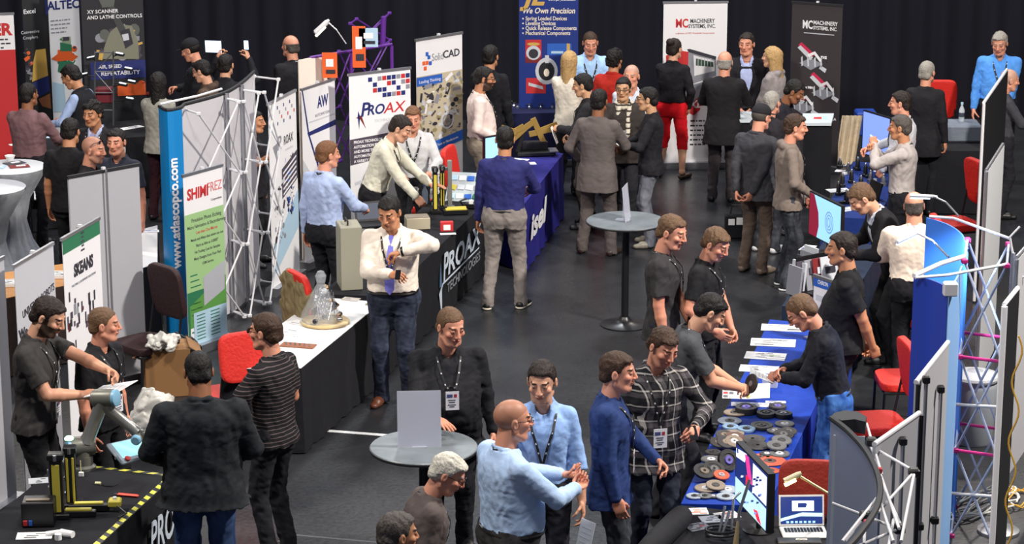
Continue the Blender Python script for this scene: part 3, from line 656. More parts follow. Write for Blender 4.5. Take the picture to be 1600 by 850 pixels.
# ------------------------------------------------------------------ the hall
def hit(fc, px, py):
    o = Vector((0, 0, CZ)); dx, dv = (px - 800) / CF, (py - 425) / CF
    d = Vector((dx, cos(CT) - dv * sin(CT), -sin(CT) - dv * cos(CT))); t = (fc.o - o).dot(fc.n) / d.dot(fc.n); p = o + d * t - fc.o
    return p.dot(fc.u), p.dot(fc.v)
WHITE = mat('white_print', (236, 236, 240), .55); BLACK = mat('black_print', (26, 26, 31), .6); GREYP = mat('grey_panel', (176, 177, 184), .6, noise=.04, nscale=3)
ALU = mat('aluminium', (190, 192, 198), .32, metal=.85); ROD = mat('white_rod', (214, 214, 218), .35); DRK = mat('dark_plastic', (22, 22, 25), .4)
BLACKCLOTH = cloth((27, 27, 32), .95, noise=.1)
def setting():
    fm = bpy.data.materials.new('stage_floor_vinyl'); fm.use_nodes = True; nt = fm.node_tree; b = nt.nodes['Principled BSDF']
    tc = nt.nodes.new('ShaderNodeTexCoord'); n1 = nt.nodes.new('ShaderNodeTexNoise'); n1.inputs['Scale'].default_value = 1.1; n1.inputs['Detail'].default_value = 8; n1.inputs['Roughness'].default_value = .7
    n2 = nt.nodes.new('ShaderNodeTexNoise'); n2.inputs['Scale'].default_value = 26; n2.inputs['Detail'].default_value = 5
    nt.links.new(tc.outputs['Object'], n1.inputs[0]); nt.links.new(tc.outputs['Object'], n2.inputs[0])
    r1 = nt.nodes.new('ShaderNodeValToRGB'); r1.color_ramp.elements[0].position = .3; r1.color_ramp.elements[1].position = .75
    r1.color_ramp.elements[0].color = (.014, .015, .018, 1); r1.color_ramp.elements[1].color = (.034, .036, .041, 1)
    nt.links.new(n1.outputs['Fac'], r1.inputs[0]); nt.links.new(r1.outputs[0], b.inputs['Base Color'])
    r2 = nt.nodes.new('ShaderNodeMapRange'); r2.inputs[3].default_value = .20; r2.inputs[4].default_value = .42
    nt.links.new(n2.outputs['Fac'], r2.inputs[0]); nt.links.new(r2.outputs[0], b.inputs['Roughness'])
    bp = nt.nodes.new('ShaderNodeBump'); bp.inputs['Strength'].default_value = .12; bp.inputs['Distance'].default_value = .01; nt.links.new(n2.outputs['Fac'], bp.inputs['Height']); nt.links.new(bp.outputs[0], b.inputs['Normal'])
    m = MB(); m.box((0, 22, -.05), (19, 28, .1)); o = m.build('floor', fm); o['kind'] = 'structure'
    cm = mat('black_curtain', (30, 30, 38), .95, noise=.15, nscale=.8, spec=.1)
    def drape(name, p0, p1, h=8.5, amp=.035, pit=.34):
        p0, p1 = Vector(p0), Vector(p1); L = (p1 - p0).length; u = (p1 - p0) / L; nn = Vector((-u.y, u.x, 0)); N = int(L / .045); vs = []; fs = []
        for i in range(N + 1):
            t = L * i / N; a = amp * (sin(t / pit * 2 * pi + .8 * sin(t * 1.3)) + .35 * sin(t * 7.7 + 1)) ; p = p0 + u * t + nn * a; vs += [(p.x, p.y, 0), (p.x, p.y, h)]
        for i in range(N): fs.append((2 * i, 2 * i + 2, 2 * i + 3, 2 * i + 1))
        q = MB(); q.add(vs, fs); o = q.build(name, cm, smooth=True); o['kind'] = 'structure'
    drape('wall_back', (-9.3, 33.6, 0), (9.3, 33.6, 0)); drape('wall_left', (-9.3, 8.5, 0), (-9.3, 33.6, 0)); drape('wall_right', (9.3, 33.6, 0), (9.3, 8.5, 0))
    # tape lines on the stage floor
    tm = mat('white_tape', (222, 224, 226), .5)
    a, b_ = U(510, 673), U(905, 703); d = (b_ - a); w_ = Vector((-d.y, d.x, 0)).normalized() * .028
    m = MB(); m.poly([a - w_, b_ - w_, b_ + w_, a + w_], .0015, None, (0, 0, 1)); o = m.build('floor_tape', tm); tag(o, 'white tape strip stuck across the dark stage floor behind the near round table', 'tape')
    m = MB(); sm = mat('floor_seam', (74, 74, 78), .5)
    a, b_ = U(440, 834), U(640, 852); d = (b_ - a); w_ = Vector((-d.y, d.x, 0)).normalized() * .012
    m.poly([a - w_, b_ - w_, b_ + w_, a + w_], .001, None, (0, 0, 1)); o = m.build('trim_1', sm); o['kind'] = 'structure'
    rs = random.Random(3)
setting()

def banner(label, tl, tr, zt, face=None, back=False, zb=.06, cat='banner', name='roll_up_banner', top=ALU, pole=True, panel=WHITE, thick=.004, base=True, yshift=0):
    a, b = U(*tl, zt), U(*tr, zt); a.z = b.z = 0; w_ = (b - a).length; u = (b - a).normalized()
    cx = (a + b) / 2; rt = thing(name, label, cat, (cx.x, cx.y, 0)); off = Vector((cx.x, cx.y, 0))
    fl = Face(Vector((0, 0, zb)) - u * w_ / 2, u, (0, 0, 1)); fw = Face(fl.o + off, u, (0, 0, 1)); H = zt - zb
    fl.w, fl.h = w_, H; fw.w, fw.h = w_, H
    m = MB(); m.poly([fl.P(0, 0, -thick), fl.P(w_, 0, -thick), fl.P(w_, H, -thick), fl.P(0, H, -thick)], thick, None, fl.n); pn = m.build('print', panel, rt)
    m = MB(); m.poly([fl.P(-.01, H - .015, -.016), fl.P(w_ + .01, H - .015, -.016), fl.P(w_ + .01, H + .012, -.016), fl.P(-.01, H + .012, -.016)], .024, None, fl.n); m.build('top_rail', top, rt)
    if base:
        m = MB(); m.poly([fl.P(-.02, -zb, -.09), fl.P(w_ + .02, -zb, -.09), fl.P(w_ + .02, .03, -.07), fl.P(-.02, .03, -.07)], .14, None, fl.n); m.build('base', ALU, rt)
    if pole:
        m = MB(); s_ = .03 if back else -.03; m.tube([fl.P(w_ / 2, 0, s_), fl.P(w_ / 2, H + .01, s_)], .009, None, 8); m.build('pole', ALU, rt)
        m = MB(); m.box(fl.P(w_ / 2, H + .018, -.01), (.03, .03, .03), None, fl.Rm); m.build('clip', ROD, rt)
    fl.rt = rt; fl.px = lambda x, y: hit(fw, x, y); fl.off = off
    return fl
def P_(name, fl, m): return m.build(name, None, fl.rt)
def lines(fl, m, a0, a1, b, n, pitch, h, mt, seed=0, align='L'):
    rs = random.Random(seed)
    for i in range(n):
        ww = (a1 - a0) * rs.uniform(.6, 1.)
        x0 = a0 if align == 'L' else (a0 + a1) / 2 - ww / 2; x = x0
        while x < x0 + ww:                      # small word marks
            l = rs.uniform(.015, .06); fl.rect(m, x, b - i * pitch, min(x + l, x0 + ww), b - i * pitch + h, mt, .001, .0008); x += l + .012
RED = mat('print_red', (196, 44, 48), .55); NAVY = mat('print_navy', (30, 42, 110), .55); BLU = mat('print_blue', (40, 96, 190), .55); SKYB = mat('print_atlas_blue', (8, 128, 198), .5)
GRN = mat('print_green', (46, 118, 84), .55); LGRN = mat('print_light_green', (158, 196, 138), .55); DG = mat('print_dark_grey', (74, 66, 80), .55); MG = mat('print_mid_grey', (140, 142, 152), .55); LG = mat('print_light_grey', (200, 204, 212), .55)
ORG = mat('print_orange', (226, 96, 40), .55); GLD = mat('print_gold', (206, 168, 84), .5); TXD = mat('print_text_dark', (48, 48, 58), .55); CRM = mat('print_cream', (240, 228, 208), .55); LBL = mat('print_light_blue', (176, 206, 228), .55); DRED = mat('print_dark_red', (120, 30, 34), .55)
def blobs(fl, m, a0, b0, a1, b1, n, mats, seed, r0=.01, r1=.04):
    # a printed picture of many machine pieces
    rs = random.Random(seed)
    for i in range(n):
        a, b = rs.uniform(a0, a1), rs.uniform(b0, b1); r = rs.uniform(r0, r1); mt = rs.choice(mats); h0 = .0012 + i * .00003; k = rs.random()
        if k < .4: fl.disc(m, a, b, r, mt, h0, .0005, 10, r * rs.uniform(.5, 1.2))
        else:
            t = rs.uniform(0, 3.14); l, w_ = r * rs.uniform(.8, 1.8), r * rs.uniform(.25, .7); c_, s_ = cos(t), sin(t)
            fl.shape(m, [(a + l * c_ * x - w_ * s_ * y, b + l * s_ * x + w_ * c_ * y) for x, y in ((-1, -1), (1, -1), (1, 1), (-1, 1))], mt, h0, .0005)
def banners():
    # ProAx banner behind the counter
    f = banner('white retractable banner with red and blue squares above big two-tone letters', (545, 117), (641, 106), 2.05)
    m = MB(); W, H = f.w, f.h; rs = random.Random(5); q = W / 13
    for i, j in ((4, 0), (5, 1), (6, 0), (7, 0), (8, 1), (9, 0), (10, 0), (11, 0), (12, 0), (5, 2), (7, 2), (9, 1), (10, 2), (11, 1), (12, 2), (7, 3), (8, 3), (9, 3), (10, 3), (12, 1), (6, 2), (8, 0), (11, 3)):
        f.rect(m, i * q, H - .10 - j * q * 1.05, i * q + q * .85, H - .10 - j * q * 1.05 + q * .8, [NAVY, RED, MG, NAVY][(i * 3 + j) % 4])
    f.text(m, 'P', W * .24, H - .40, .21, NAVY, .004, .2); f.text(m, 'RO', W * .42, H - .41, .15, NAVY, .003, .2); f.text(m, 'AX', W * .72, H - .41, .16, RED, .001, .2, sx=1.15)
    f.shape(m, [(W * .10, H - .47), (W * .19, H - .45), (W * .26, H - .60), (W * .17, H - .49)], DRED); f.shape(m, [(W * .14, H - .40), (W * .17, H - .46), (W * .15, H - .60), (W * .13, H - .46)], NAVY); f.text(m, 'TECHNOLOGIES', W * .62, H - .53, .045, LG)
    f.shape(m, [(0, H - .98), (W, H - .90), (W, H - .66), (0, H - .70)], DG)
    for i, t in enumerate(('PROAX TECHNOLOGIES IS TAKING', 'AUTOMATION BY SOLUTIONS FROM', 'AND MORE TO MEET ALL THE NEEDS', 'AUTOMATION PROJECTS OF ANY', 'A VARIETY OF EQUIPMENT')): f.text(m, t, W * .06, H - .735 - i * .052, .042, WHITE, .0012, align='LEFT', sx=.88)
    blobs(f, m, W * .05, .55, W * .5, .95, 16, [MG, DG, LG], 4, .01, .03); P_('artwork', f, m)
    # SolidCAD
    f = banner('tall white banner with an engine picture and a blue band', (650, 63), (722, 51), 2.12); W, H = f.w, f.h; m = MB()
    for a, b, mt in ((.16, .36, ORG), (.20, .30, ORG), (.13, .30, ORG), (.24, .24, BLU), (.27, .31, BLU), (.20, .20, BLU)): f.rect(m, W * a, H - b, W * a + .045, H - b + .045, mt)
    f.text(m, 'Solid', W * .46, H - .23, .12, MG, 0, sx=.8); f.text(m, 'CAD', W * .76, H - .22, .12, TXD, .002, sx=1.05)
    f.rect(m, 0, H - 1.23, W, H - .42, mat('print_khaki', (196, 186, 160), .5)); blobs(f, m, W * .05, H - 1.2, W * .97, H - .46, 150, [TXD, MG, LG, WHITE, mat('print_olive', (150, 140, 100), .5), DG], 9, .012, .045)
    for r, mt in ((.10, LG), (.08, TXD), (.06, CRM), (.03, MG)): f.disc(m, W * .66, H - .98, r, mt, .004)
    f.rect(m, 0, H - .53, W * .55, H - .43, BLU, .005); f.text(m, 'Leading Thinking', W * .28, H - .485, .05, WHITE, h0=.007)
    f.shape(m, [(0, H - 1.36), (W, H - 1.24), (W, H - 1.12), (0, H - 1.24)], BLU, .005); f.text(m, 'Design Software Tools for Manufacturers', W * .5, H - 1.24, .04, WHITE, rot=.14, sx=.85, h0=.007)
    lines(f, m, W * .2, W * .75, H - 1.46, 8, .07, .014, mat('print_pale_text', (190, 170, 176), .5), 3); P_('artwork', f, m)
    # AW banner
    f = banner('narrow white banner with a dark blue AW emblem, behind the reddish-haired person in pale blue', (471, 140), (523, 123), 1.95); W, H = f.w, f.h; m = MB()
    f.text(m, 'AW', W * .62, H - .20, .17, NAVY, .004, sx=.75); f.text(m, 'AUTOMATION', W * .6, H - .33, .045, MG); f.rect(m, W * .2, H - .385, W, H - .37, LG)
    f.shape(m, [(W * .18, H - .52), (W, H - .50), (W, H - .44), (W * .14, H - .48)], NAVY); f.shape(m, [(0, H), (.02, H), (W * .20, H - .5), (W * .62, H - 1.1), (W * .58, H - 1.1), (W * .16, H - .5)], NAVY, .002)
    for k, b in enumerate((.68, .86, 1.04)):
        t = [(W * .52 + .055 * cos(x), H - b + .055 * sin(x)) for x in np.linspace(0, 2 * pi, 17)]; f.disc(m, W * .5, H - b, .05, NAVY); f.disc(m, W * .5, H - b, .040, WHITE, .002); lines(f, m, W * .66, W * .95, H - b, 2, .035, .012, MG, k)
    f.shape(m, [(0, .4), (W * .45, .6), (W * .45, H - 1.1), (0, H - .75)], LG); blobs(f, m, .02, .5, W * .42, H - .9, 26, [DG, MG, WHITE, GLD, TXD], 12, .02, .06); P_('artwork', f, m)
    # pale ProAx banner beside the truss wall
    f = banner('slim white banner with small squares and a blue drill picture, beside the truss wall', (419, 163), (462, 141), 2.0); W, H = f.w, f.h; m = MB()
    for i in range(9):
        for j in range(4):
            if (i * 7 + j * 5) % 3 == 0: f.rect(m, W * (.3 + i * .075), H - .10 - j * .055, W * (.3 + i * .075) + .025, H - .10 - j * .055 + .035, [NAVY, RED, MG][(i + j) % 3])
    f.text(m, 'P', W * .34, H - .46, .2, MG, .003, .2); f.text(m, 'ROAX', W * .68, H - .46, .13, TXD, .001, .1, sx=.72); f.shape(m, [(W * .12, H - .46), (W * .3, H - .44), (W * .25, H - .62)], MG); f.text(m, 'TECHNOLOGIES', W * .7, H - .56, .03, LG)
    f.shape(m, [(W * .42, H - 1.05), (W, H - .92), (W, H - .62), (W * .42, H - .74)], DG)
    for i in range(5): f.shape(m, [(W * .46, H - .80 - i * .055), (W * .95, H - .69 - i * .055), (W * .95, H - .67 - i * .055), (W * .46, H - .78 - i * .055)], WHITE, .003)
    f.shape(m, [(W * .1, .15), (W, .5), (W, .9), (W * .1, .45)], LBL); blobs(f, m, W * .15, .45, W * .5, 1.1, 40, [MG, LG, DG], 2, .01, .035); blobs(f, m, W * .55, .7, W * .85, 1.3, 60, [TXD, BLU, MG, NAVY], 3, .008, .028); P_('artwork', f, m)
    # MC white
    f = banner('white banner with a red and grey machine, behind the person in red trousers', (1037, 4), (1137, 3), 2.1); W, H = f.w, f.h; m = MB()
    f.text(m, 'MC', W * .29, H - .265, .15, RED, .004, sx=.72); f.text(m, 'MACHINERY', W * .61, H - .235, .075, TXD, .001, sx=.72); f.text(m, 'SYSTEMS, INC.', W * .605, H - .30, .066, TXD, .001, sx=.82); f.text(m, 'a division of MIT Mitsubishi Corporation', W * .5, H - .385, .03, RED, sx=.98)
    f.shape(m, [(W * .05, H - .95), (W * .48, H - 1.0), (W * .48, H - .63), (W * .28, H - .60), (W * .05, H - .66)], RED); f.shape(m, [(W * .40, H - .60), (W * .83, H - .70), (W * .84, H - .92), (W * .48, H - 1.02), (W * .40, H - 1.0)], MG, .002); f.shape(m, [(W * .38, H - .585), (W * .42, H - .58), (W * .84, H - .68), (W * .83, H - .72), (W * .4, H - .62)], TXD, .003)
    f.shape(m, [(W * .48, H - .66), (W * .81, H - .73), (W * .82, H - .86), (W * .5, H - .92)], WHITE, .003); f.shape(m, [(W * .52, H - .70), (W * .79, H - .75), (W * .8, H - .81), (W * .52, H - .79)], mat('print_window_green', (60, 84, 70), .4), .004)
    for k in range(5): f.rect(m, W * (.55 + k * .05), H - .80, W * (.56 + k * .05), H - .70, LG, .005)
    f.shape(m, [(W * .2, H - 1.08), (W * .9, H - .95), (W, H - 1.05), (W, H - 1.3), (W * .2, H - 1.3)], MG, .0015); f.shape(m, [(W * .35, H - 1.35), (W * .66, H - 1.12), (W * .60, H - 1.35), (W * .5, H - 1.42)], RED, .004); f.text(m, 'XL', W * .52, H - 1.28, .13, WHITE, .004, .2, h0=.006)
    lines(f, m, W * .45, W * .8, H - 1.5, 6, .06, .02, TXD, 8); P_('artwork', f, m)
    # MC dark
    DP = mat('print_charcoal', (52, 46, 50), .6); PINK = mat('print_magenta', (200, 40, 80), .5)
    f = banner('dark charcoal banner with white machine sketches, above the black counter', (1238, 3), (1317, 9), 2.1, panel=DP, top=BLACK); W, H = f.w, f.h; m = MB()
    f.text(m, 'MC', W * .32, H - .27, .14, WHITE, .004, sx=.66); f.text(m, 'MACHINERY', W * .67, H - .235, .07, WHITE, .001, sx=.8); f.text(m, 'SYSTEMS, INC.', W * .67, H - .30, .062, WHITE, .001, sx=.8); f.rect(m, W * .25, H - .375, W * .85, H - .365, LG)
    for (a, b, sc) in ((.36, .66, 1.), (.62, 1.02, 1.), (.22, 1.22, 1.), (.5, 1.7, 1.)):
        a = W * a; b = H - b
        f.shape(m, [(a - .14, b + .13), (a - .10, b + .17), (a + .08, b + .03), (a + .04, b - .01)], PINK, .002); f.shape(m, [(a - .15, b + .10), (a - .11, b + .13), (a + .06, b - .01), (a + .02, b - .05)], LG, .003)
        for dx in (-.10, -.02, .07, .15): f.shape(m, [(a + dx, b - .02), (a + dx + .02, b), (a + dx + .03, b - .12), (a + dx + .01, b - .13)], LG, .003)
        f.shape(m, [(a - .12, b - .09), (a + .02, b - .02), (a + .19, b - .08), (a + .03, b - .17)], MG, .0015); f.shape(m, [(a - .02, b + .02), (a + .08, b + .07), (a + .17, b - .03), (a + .15, b - .06), (a + .07, b + .03), (a, b - .01)], WHITE, .0035); f.shape(m, [(a + .16, b - .10), (a + .24, b - .14), (a + .22, b - .19), (a + .14, b - .14)], LG, .003)
    f.text(m, 'PXE', W * .66, H - .66, .045, WHITE, .002); f.text(m, 'Auto Flex MM', W * .28, H - 1.05, .04, WHITE, .002); f.text(m, 'Auto Flex ELA', W * .76, H - 1.42, .04, WHITE, .002); P_('artwork', f, m)
    # blue precision
    f = banner('dark blue banner listing We Own Precision in cream lettering', (811, -22), (904, -22), 2.28, panel=mat('print_royal', (22, 48, 128), .5)); W, H = f.w, f.h; m = MB()
    X = lambda x, y: f.px(x, y)
    a, b = X(834, -4); f.text(m, 'JE', a, b, .30, GLD, .01, .3, sx=1.1); a, b = X(878, -1); f.text(m, 'www.jergensinc.com', a, b, .05, WHITE, .001, sx=.8)
    a, b = X(857, 17); f.text(m, 'We Own Precision', a, b, .10, CRM, .002, .25, sx=.84)
    for k, t in enumerate(('Spring Loaded Devices', 'Leveling Devices', 'Quick Release Components', 'Mechanical Components')):
        a, b = X(821, 29 + k * 7.6); f.text(m, t, a, b, .07, CRM, .001, align='LEFT', sx=.80); f.disc(m, a - .03, b, .01, CRM)
    a0, b0 = X(821, 98); a1, b1 = X(846, 62); f.rect(m, a0, b0, a1, b1, RED); f.disc(m, (a0 + a1) / 2, (b0 + b1) / 2 - .02, .09, LG, .002); f.disc(m, (a0 + a1) / 2, (b0 + b1) / 2 - .03, .06, TXD, .003); f.rect(m, a0, b0, a1, b0 + .07, DRED, .0015); f.disc(m, (a0 + a1) / 2, (b0 + b1) / 2 + .09, .08, GLD, .004, ry=.02)
    a0, b0 = X(855, 86); a1, b1 = X(893, 68); f.rect(m, a0, b0, a1, b1, BLU); f.rect(m, a0 + .05, b0 + .02, a0 + .2, b0 + .05, LBL, .002); f.rect(m, a1 - .06, b0 + .02, a1 - .02, b1, GLD, .002)
    a, b = X(854, 111); f.disc(m, a, b, .14, LG, .002, ry=.17); f.disc(m, a, b, .10, BLACK, .003, ry=.12); f.disc(m, a, b - .02, .035, CRM, .004, ry=.05); f.rect(m, a - .02, b + .1, a + .03, b + .2, LG, .004)
    a0, b0 = X(822, 146); a1, b1 = X(853, 122); f.rect(m, a0, b0, a1, b1, RED); f.shape(m, [(a0 + .03, b0 + .10), (a1 - .03, b0 + .05), (a1 - .04, b0 + .09), (a0 + .03, b0 + .14)], LG, .003); P_('artwork', f, m)
    # left back row
    f = banner('red and white banner at the end of the back row, before the mauve shirt', (-34, 23), (21, 21), 2.1); W, H = f.w, f.h; m = MB(); X = f.px
    a, b = X(30, 77); f.rect(m, 0, .0, W, b, RED); a, b = X(3, 47); f.text(m, 'ER', a, b, .2, RED, .008); a, b = X(2, 63); lines(f, m, a - .15, a + .12, b, 3, .05, .018, TXD, 5); P_('artwork', f, m)
    f = banner('black banner with a golden corner, beside the orange-machine banner', (33, -20), (74, -24), 2.25, panel=BLACK); W, H = f.w, f.h; m = MB(); X = f.px
    a, b = X(46, 18); f.text(m, 'Excel', a, b, .08, WHITE, .001); a, b = X(47, 50); f.text(m, 'Convective', a, b, .055, LG); f.text(m, 'Couplers', a, b - .07, .055, LG)
    f.shape(m, [X(56, 78), X(71, 76), X(75, 118), X(50, 128), X(52, 96)], GLD, .002); f.shape(m, [X(50, 130), X(75, 118), X(78, 142), X(60, 152)], NAVY, .003); f.shape(m, [X(60, 155), X(78, 146), X(80, 170), X(66, 166)], mat('print_copper', (150, 96, 60), .5), .002); blobs(f, m, X(40, 90)[0], X(40, 125)[1], X(52, 90)[0], X(40, 75)[1], 18, [DG, ORG, TXD, MG], 8, .01, .04); P_('artwork', f, m)
    f = banner('white banner with an orange and green machine, behind the person in the vest', (74, -14), (122, -18), 2.2); W, H = f.w, f.h; m = MB(); X = f.px
    a, b = X(99, 8); f.text(m, 'ALTEC', a, b, .15, NAVY, .004, sx=.95); f.rect(m, a - .24, b - .10, a - .21, b + .08, NAVY, .003); a, b = X(79, 34); lines(f, m, a, a + .28, b, 4, .05, .016, MG, 6)
    f.shape(m, [X(90, 78), X(112, 76), X(113, 84), X(122, 88), X(113, 96), X(108, 94), X(90, 96), X(80, 92), (X(90, 84))], ORG, .002); f.shape(m, [X(92, 96), X(110, 95), X(112, 110), X(104, 116), X(90, 112)], GRN, .003); f.shape(m, [X(96, 58), X(110, 57), X(111, 72), X(98, 74)], mat('print_pale_green', (150, 170, 140), .5), .002); f.shape(m, [X(94, 66), X(112, 70), X(112, 80), X(94, 80)], GRN, .0025); f.shape(m, [X(98, 58), X(108, 57), X(108, 63), X(98, 64)], DG, .004)
    blobs(f, m, X(88, 0)[0], X(90, 110)[1], X(114, 0)[0], X(90, 62)[1], 24, [ORG, GRN, DG, LG, DRED], 5, .012, .04); f.shape(m, [X(82, 128), X(100, 132), X(104, 175), X(84, 175)], LBL, .0015); P_('artwork', f, m)
    f = banner('wide black display wall with a scanner picture and a blue band, behind the light rig', (125, -30), (222, -34), 2.42, panel=mat('print_soft_black', (36, 36, 42), .6)); W, H = f.w, f.h; m = MB(); X = f.px
    a, b = X(136, 19); f.text(m, 'XY SCANNER', a, b, .062, WHITE, .001, align='LEFT', h0=.01); a, b = X(136, 28); f.text(m, 'AND LATHE CONTROLS', a, b, .062, WHITE, .001, align='LEFT', sx=.98, h0=.01)
    GB = mat('print_gunmetal', (92, 96, 92), .5); f.shape(m, [X(152, -6), X(180, -8), X(178, 10), X(160, 12)], GB, .002); f.shape(m, [X(168, 12), X(178, 10), X(205, 62), X(194, 66)], mat('print_steel', (66, 68, 70), .5), .004)
    f.shape(m, [X(172, 50), X(186, 38), X(206, 40), X(216, 66), X(217, 92), X(160, 92), X(164, 70)], mat('print_castgrey', (128, 128, 112), .5), .0022); f.shape(m, [X(188, 48), X(202, 44), X(208, 68), X(196, 76)], TXD, .005); f.shape(m, [X(190, 54), X(200, 52), X(202, 62), X(193, 64)], LG, .006); blobs(f, m, X(150, 0)[0], X(180, 90)[1], X(214, 0)[0], X(180, 48)[1], 50, [GB, DG, TXD, MG, GLD], 15, .02, .07)
    a, b0 = X(142, 125); a1, b1 = X(227, 93); f.rect(m, a, b0, min(a1, W), b1, NAVY, .006); a2, b2 = X(188, 114); f.text(m, 'REPEATABILITY', a2, b2, .07, WHITE, .001, h0=.009); a2, b2 = X(172, 104); f.text(m, 'AIR, SPEED', a2, b2, .06, WHITE, .001, h0=.009)
    a, b0 = X(184, 150); a1, b1 = X(227, 130); f.rect(m, a, b0, min(a1, W), b1, ORG, .006); blobs(f, m, a, b0, min(a1, W), b1, 14, [GLD, DRED, ORG], 3, .02, .05); P_('artwork', f, m)
    # Skeans, Universal Robots and the pale panel ends
    f = banner('white banner with a green top and rows of tiny product pictures', (97, 374), (155, 341), 2.0); W, H = f.w, f.h; m = MB(); X = f.px
    f.rect(m, 0, H - .13, W, H, GRN); a, b = X(130, 416); f.text(m, 'SKEANS', a, b, .135, TXD, .007, .1, sx=.78); f.text(m, 'MACHINE & EQUIPMENT SOLUTIONS', a, b - .11, .028, MG)
    for k in range(5): f.rect(m, a - .03 + (k % 2) * .015, b + .13 + k * .035, a + .04 - (k % 2) * .01, b + .145 + k * .035, DG)
    rs = random.Random(4)
    for k in range(26):
        a, b = X(rs.uniform(106, 156), rs.uniform(462, 545)); ww = rs.uniform(.015, .035); hh = rs.uniform(.02, .07); mt = rs.choice([DG, TXD, TXD, DRED, MG]); f.rect(m, a - ww, b - hh / 2, a + ww * .3, b + hh, mt, .002)
    P_('artwork', f, m)
    f = banner('pale grey wavy banner beside the green-topped banner', (22, 516 - 100), (83, 380), 1.97, panel=mat('print_silver', (196, 198, 206), .5)); W, H = f.w, f.h; m = MB(); X = f.px
    a, b = X(60, 470); f.text(m, 'UNIVERSAL ROBOTS', a, b, .085, TXD, .001, .1, sx=.78, rot=.12); f.shape(m, [(0, H - .85), (W * .35, H - .80), (W, H - .45), (W, .1), (0, .1)], mat('print_warm_grey', (150, 150, 156), .5), .0015); a, b = X(36, 520); f.text(m, 'We', a, b, .1, TXD, .003, h0=.004); P_('artwork', f, m)
    f = banner('plain grey panel standing beside the pale grey wavy banner, next to the bearded reader', (-55, 432), (6, 402), 2.0, panel=GREYP, thick=.02, name='display_panel', cat='panel')
    f = banner('pair of plain grey panels before the bald person with sunglasses', (107, 277), (217, 257), 2.0, back=True, panel=GREYP, thick=.02, name='display_panel', cat='panel', top=BLACK); m = MB()
    f.rect(m, f.w / 2 + .03, 0, f.w / 2 + .036, f.h, MG, .001); P_('seam', f, m)
    # Shimifrez
    f = banner('light green banner with a red heading, in front of the truss wall', (286, 275), (347, 258), 1.74); W, H = f.w, f.h; m = MB(); X = f.px
    f.rect(m, 0, .55, W, H - .38, LGRN); f.rect(m, 0, .2, W, .55, GRN); f.shape(m, [(0, .4), (W * .4, .5), (W, .62), (W, .4), (W, .2), (0, .2)], mat('print_grass', (92, 150, 74), .5), .002); f.rect(m, .08, .03, W, .34, LBL, .003); f.rect(m, 0, 0, .03, .5, GRN, .003)
    f.text(m, 'SHIMI', W * .35, H - .20, .145, RED, .005, .05, sx=.85); f.text(m, 'FREZ', W * .78, H - .18, .13, mat('print_rose', (216, 120, 120), .5), 0, .05, sx=.75); f.text(m, 'Corporation', W * .82, H - .30, .03, TXD)
    for k, (t, mt, sz) in enumerate((('Precision Photo Etching', TXD, .052), ('Micro Fabrication & Electroforming', TXD, .045), ('Less than One Micron', RED, .04), ('Metals and Alloys that others can not', TXD, .036), ('Parts as thin as 0.0005"', TXD, .04), ('No Tooling Cost for Samples', TXD, .036), ('Many Designs from Your Part', TXD, .038), ('OEM Service', TXD, .036))): f.text(m, t, W * .55, H - .45 - k * .062, sz, mt, .0006, sx=.85)
    for k in range(11): f.rect(m, .05, H - .98 - k * .055, .05 + .1 + (k * 37 % 7) * .012, H - .968 - k * .055, GRN, .002)
    f.shape(m, [(W * .42, .38), (W * .96, .48), (W * .98, H - .92), (W * .42, H - 1.02)], mat('print_lilac_grey', (176, 178, 188), .5), .003); blobs(f, m, W * .47, .52, W * .92, H - 1.0, 60, [TXD, BLACK, DG], 21, .006, .022); blobs(f, m, W * .8, .42, W * .94, .56, 8, [mat('print_purple', (96, 80, 160), .5)], 2, .01, .03)
    for k in range(8): f.rect(m, .12, .30 - k * .033, .24, .31 - k * .033, GRN, .004); f.rect(m, .32, .30 - k * .033, .45, .31 - k * .033, GRN, .004)
    P_('artwork', f, m)
banners()

# ---- pop-up walls with folding frames
def curve_pts(ctrl, n):
    out = []; k = len(ctrl) - 1
    for i in range(n + 1):
        t = i / n * k; a = min(int(t), k - 1); u = t - a; p0 = ctrl[max(a - 1, 0)]; p1 = ctrl[a]; p2 = ctrl[a + 1]; p3 = ctrl[min(a + 2, k)]
        out.append(.5 * ((2 * p1) + (p2 - p0) * u + (2 * p0 - 5 * p1 + 4 * p2 - p3) * u * u + (3 * p1 - p0 - 3 * p2 + p3) * u ** 3))
    return out
def wall_strip(pts, z0, z1, t=.012):
    m = MB(); n = len(pts); vs = []; fs = []
    for i, p in enumerate(pts):
        d = (pts[min(i + 1, n - 1)] - pts[max(i - 1, 0)]); q = Vector((-d.y, d.x, 0)).normalized() * t / 2
        vs += [(p.x + q.x, p.y + q.y, z0), (p.x + q.x, p.y + q.y, z1), (p.x - q.x, p.y - q.y, z0), (p.x - q.x, p.y - q.y, z1)]
    for i in range(n - 1):
        a = 4 * i; fs += [[a, a + 4, a + 5, a + 1], [a + 2, a + 3, a + 7, a + 6], [a + 1, a + 5, a + 7, a + 3], [a, a + 2, a + 6, a + 4]]
    fs += [[0, 1, 3, 2], [4 * n - 4, 4 * n - 2, 4 * n - 1, 4 * n - 3]]; return m.add(vs, fs)
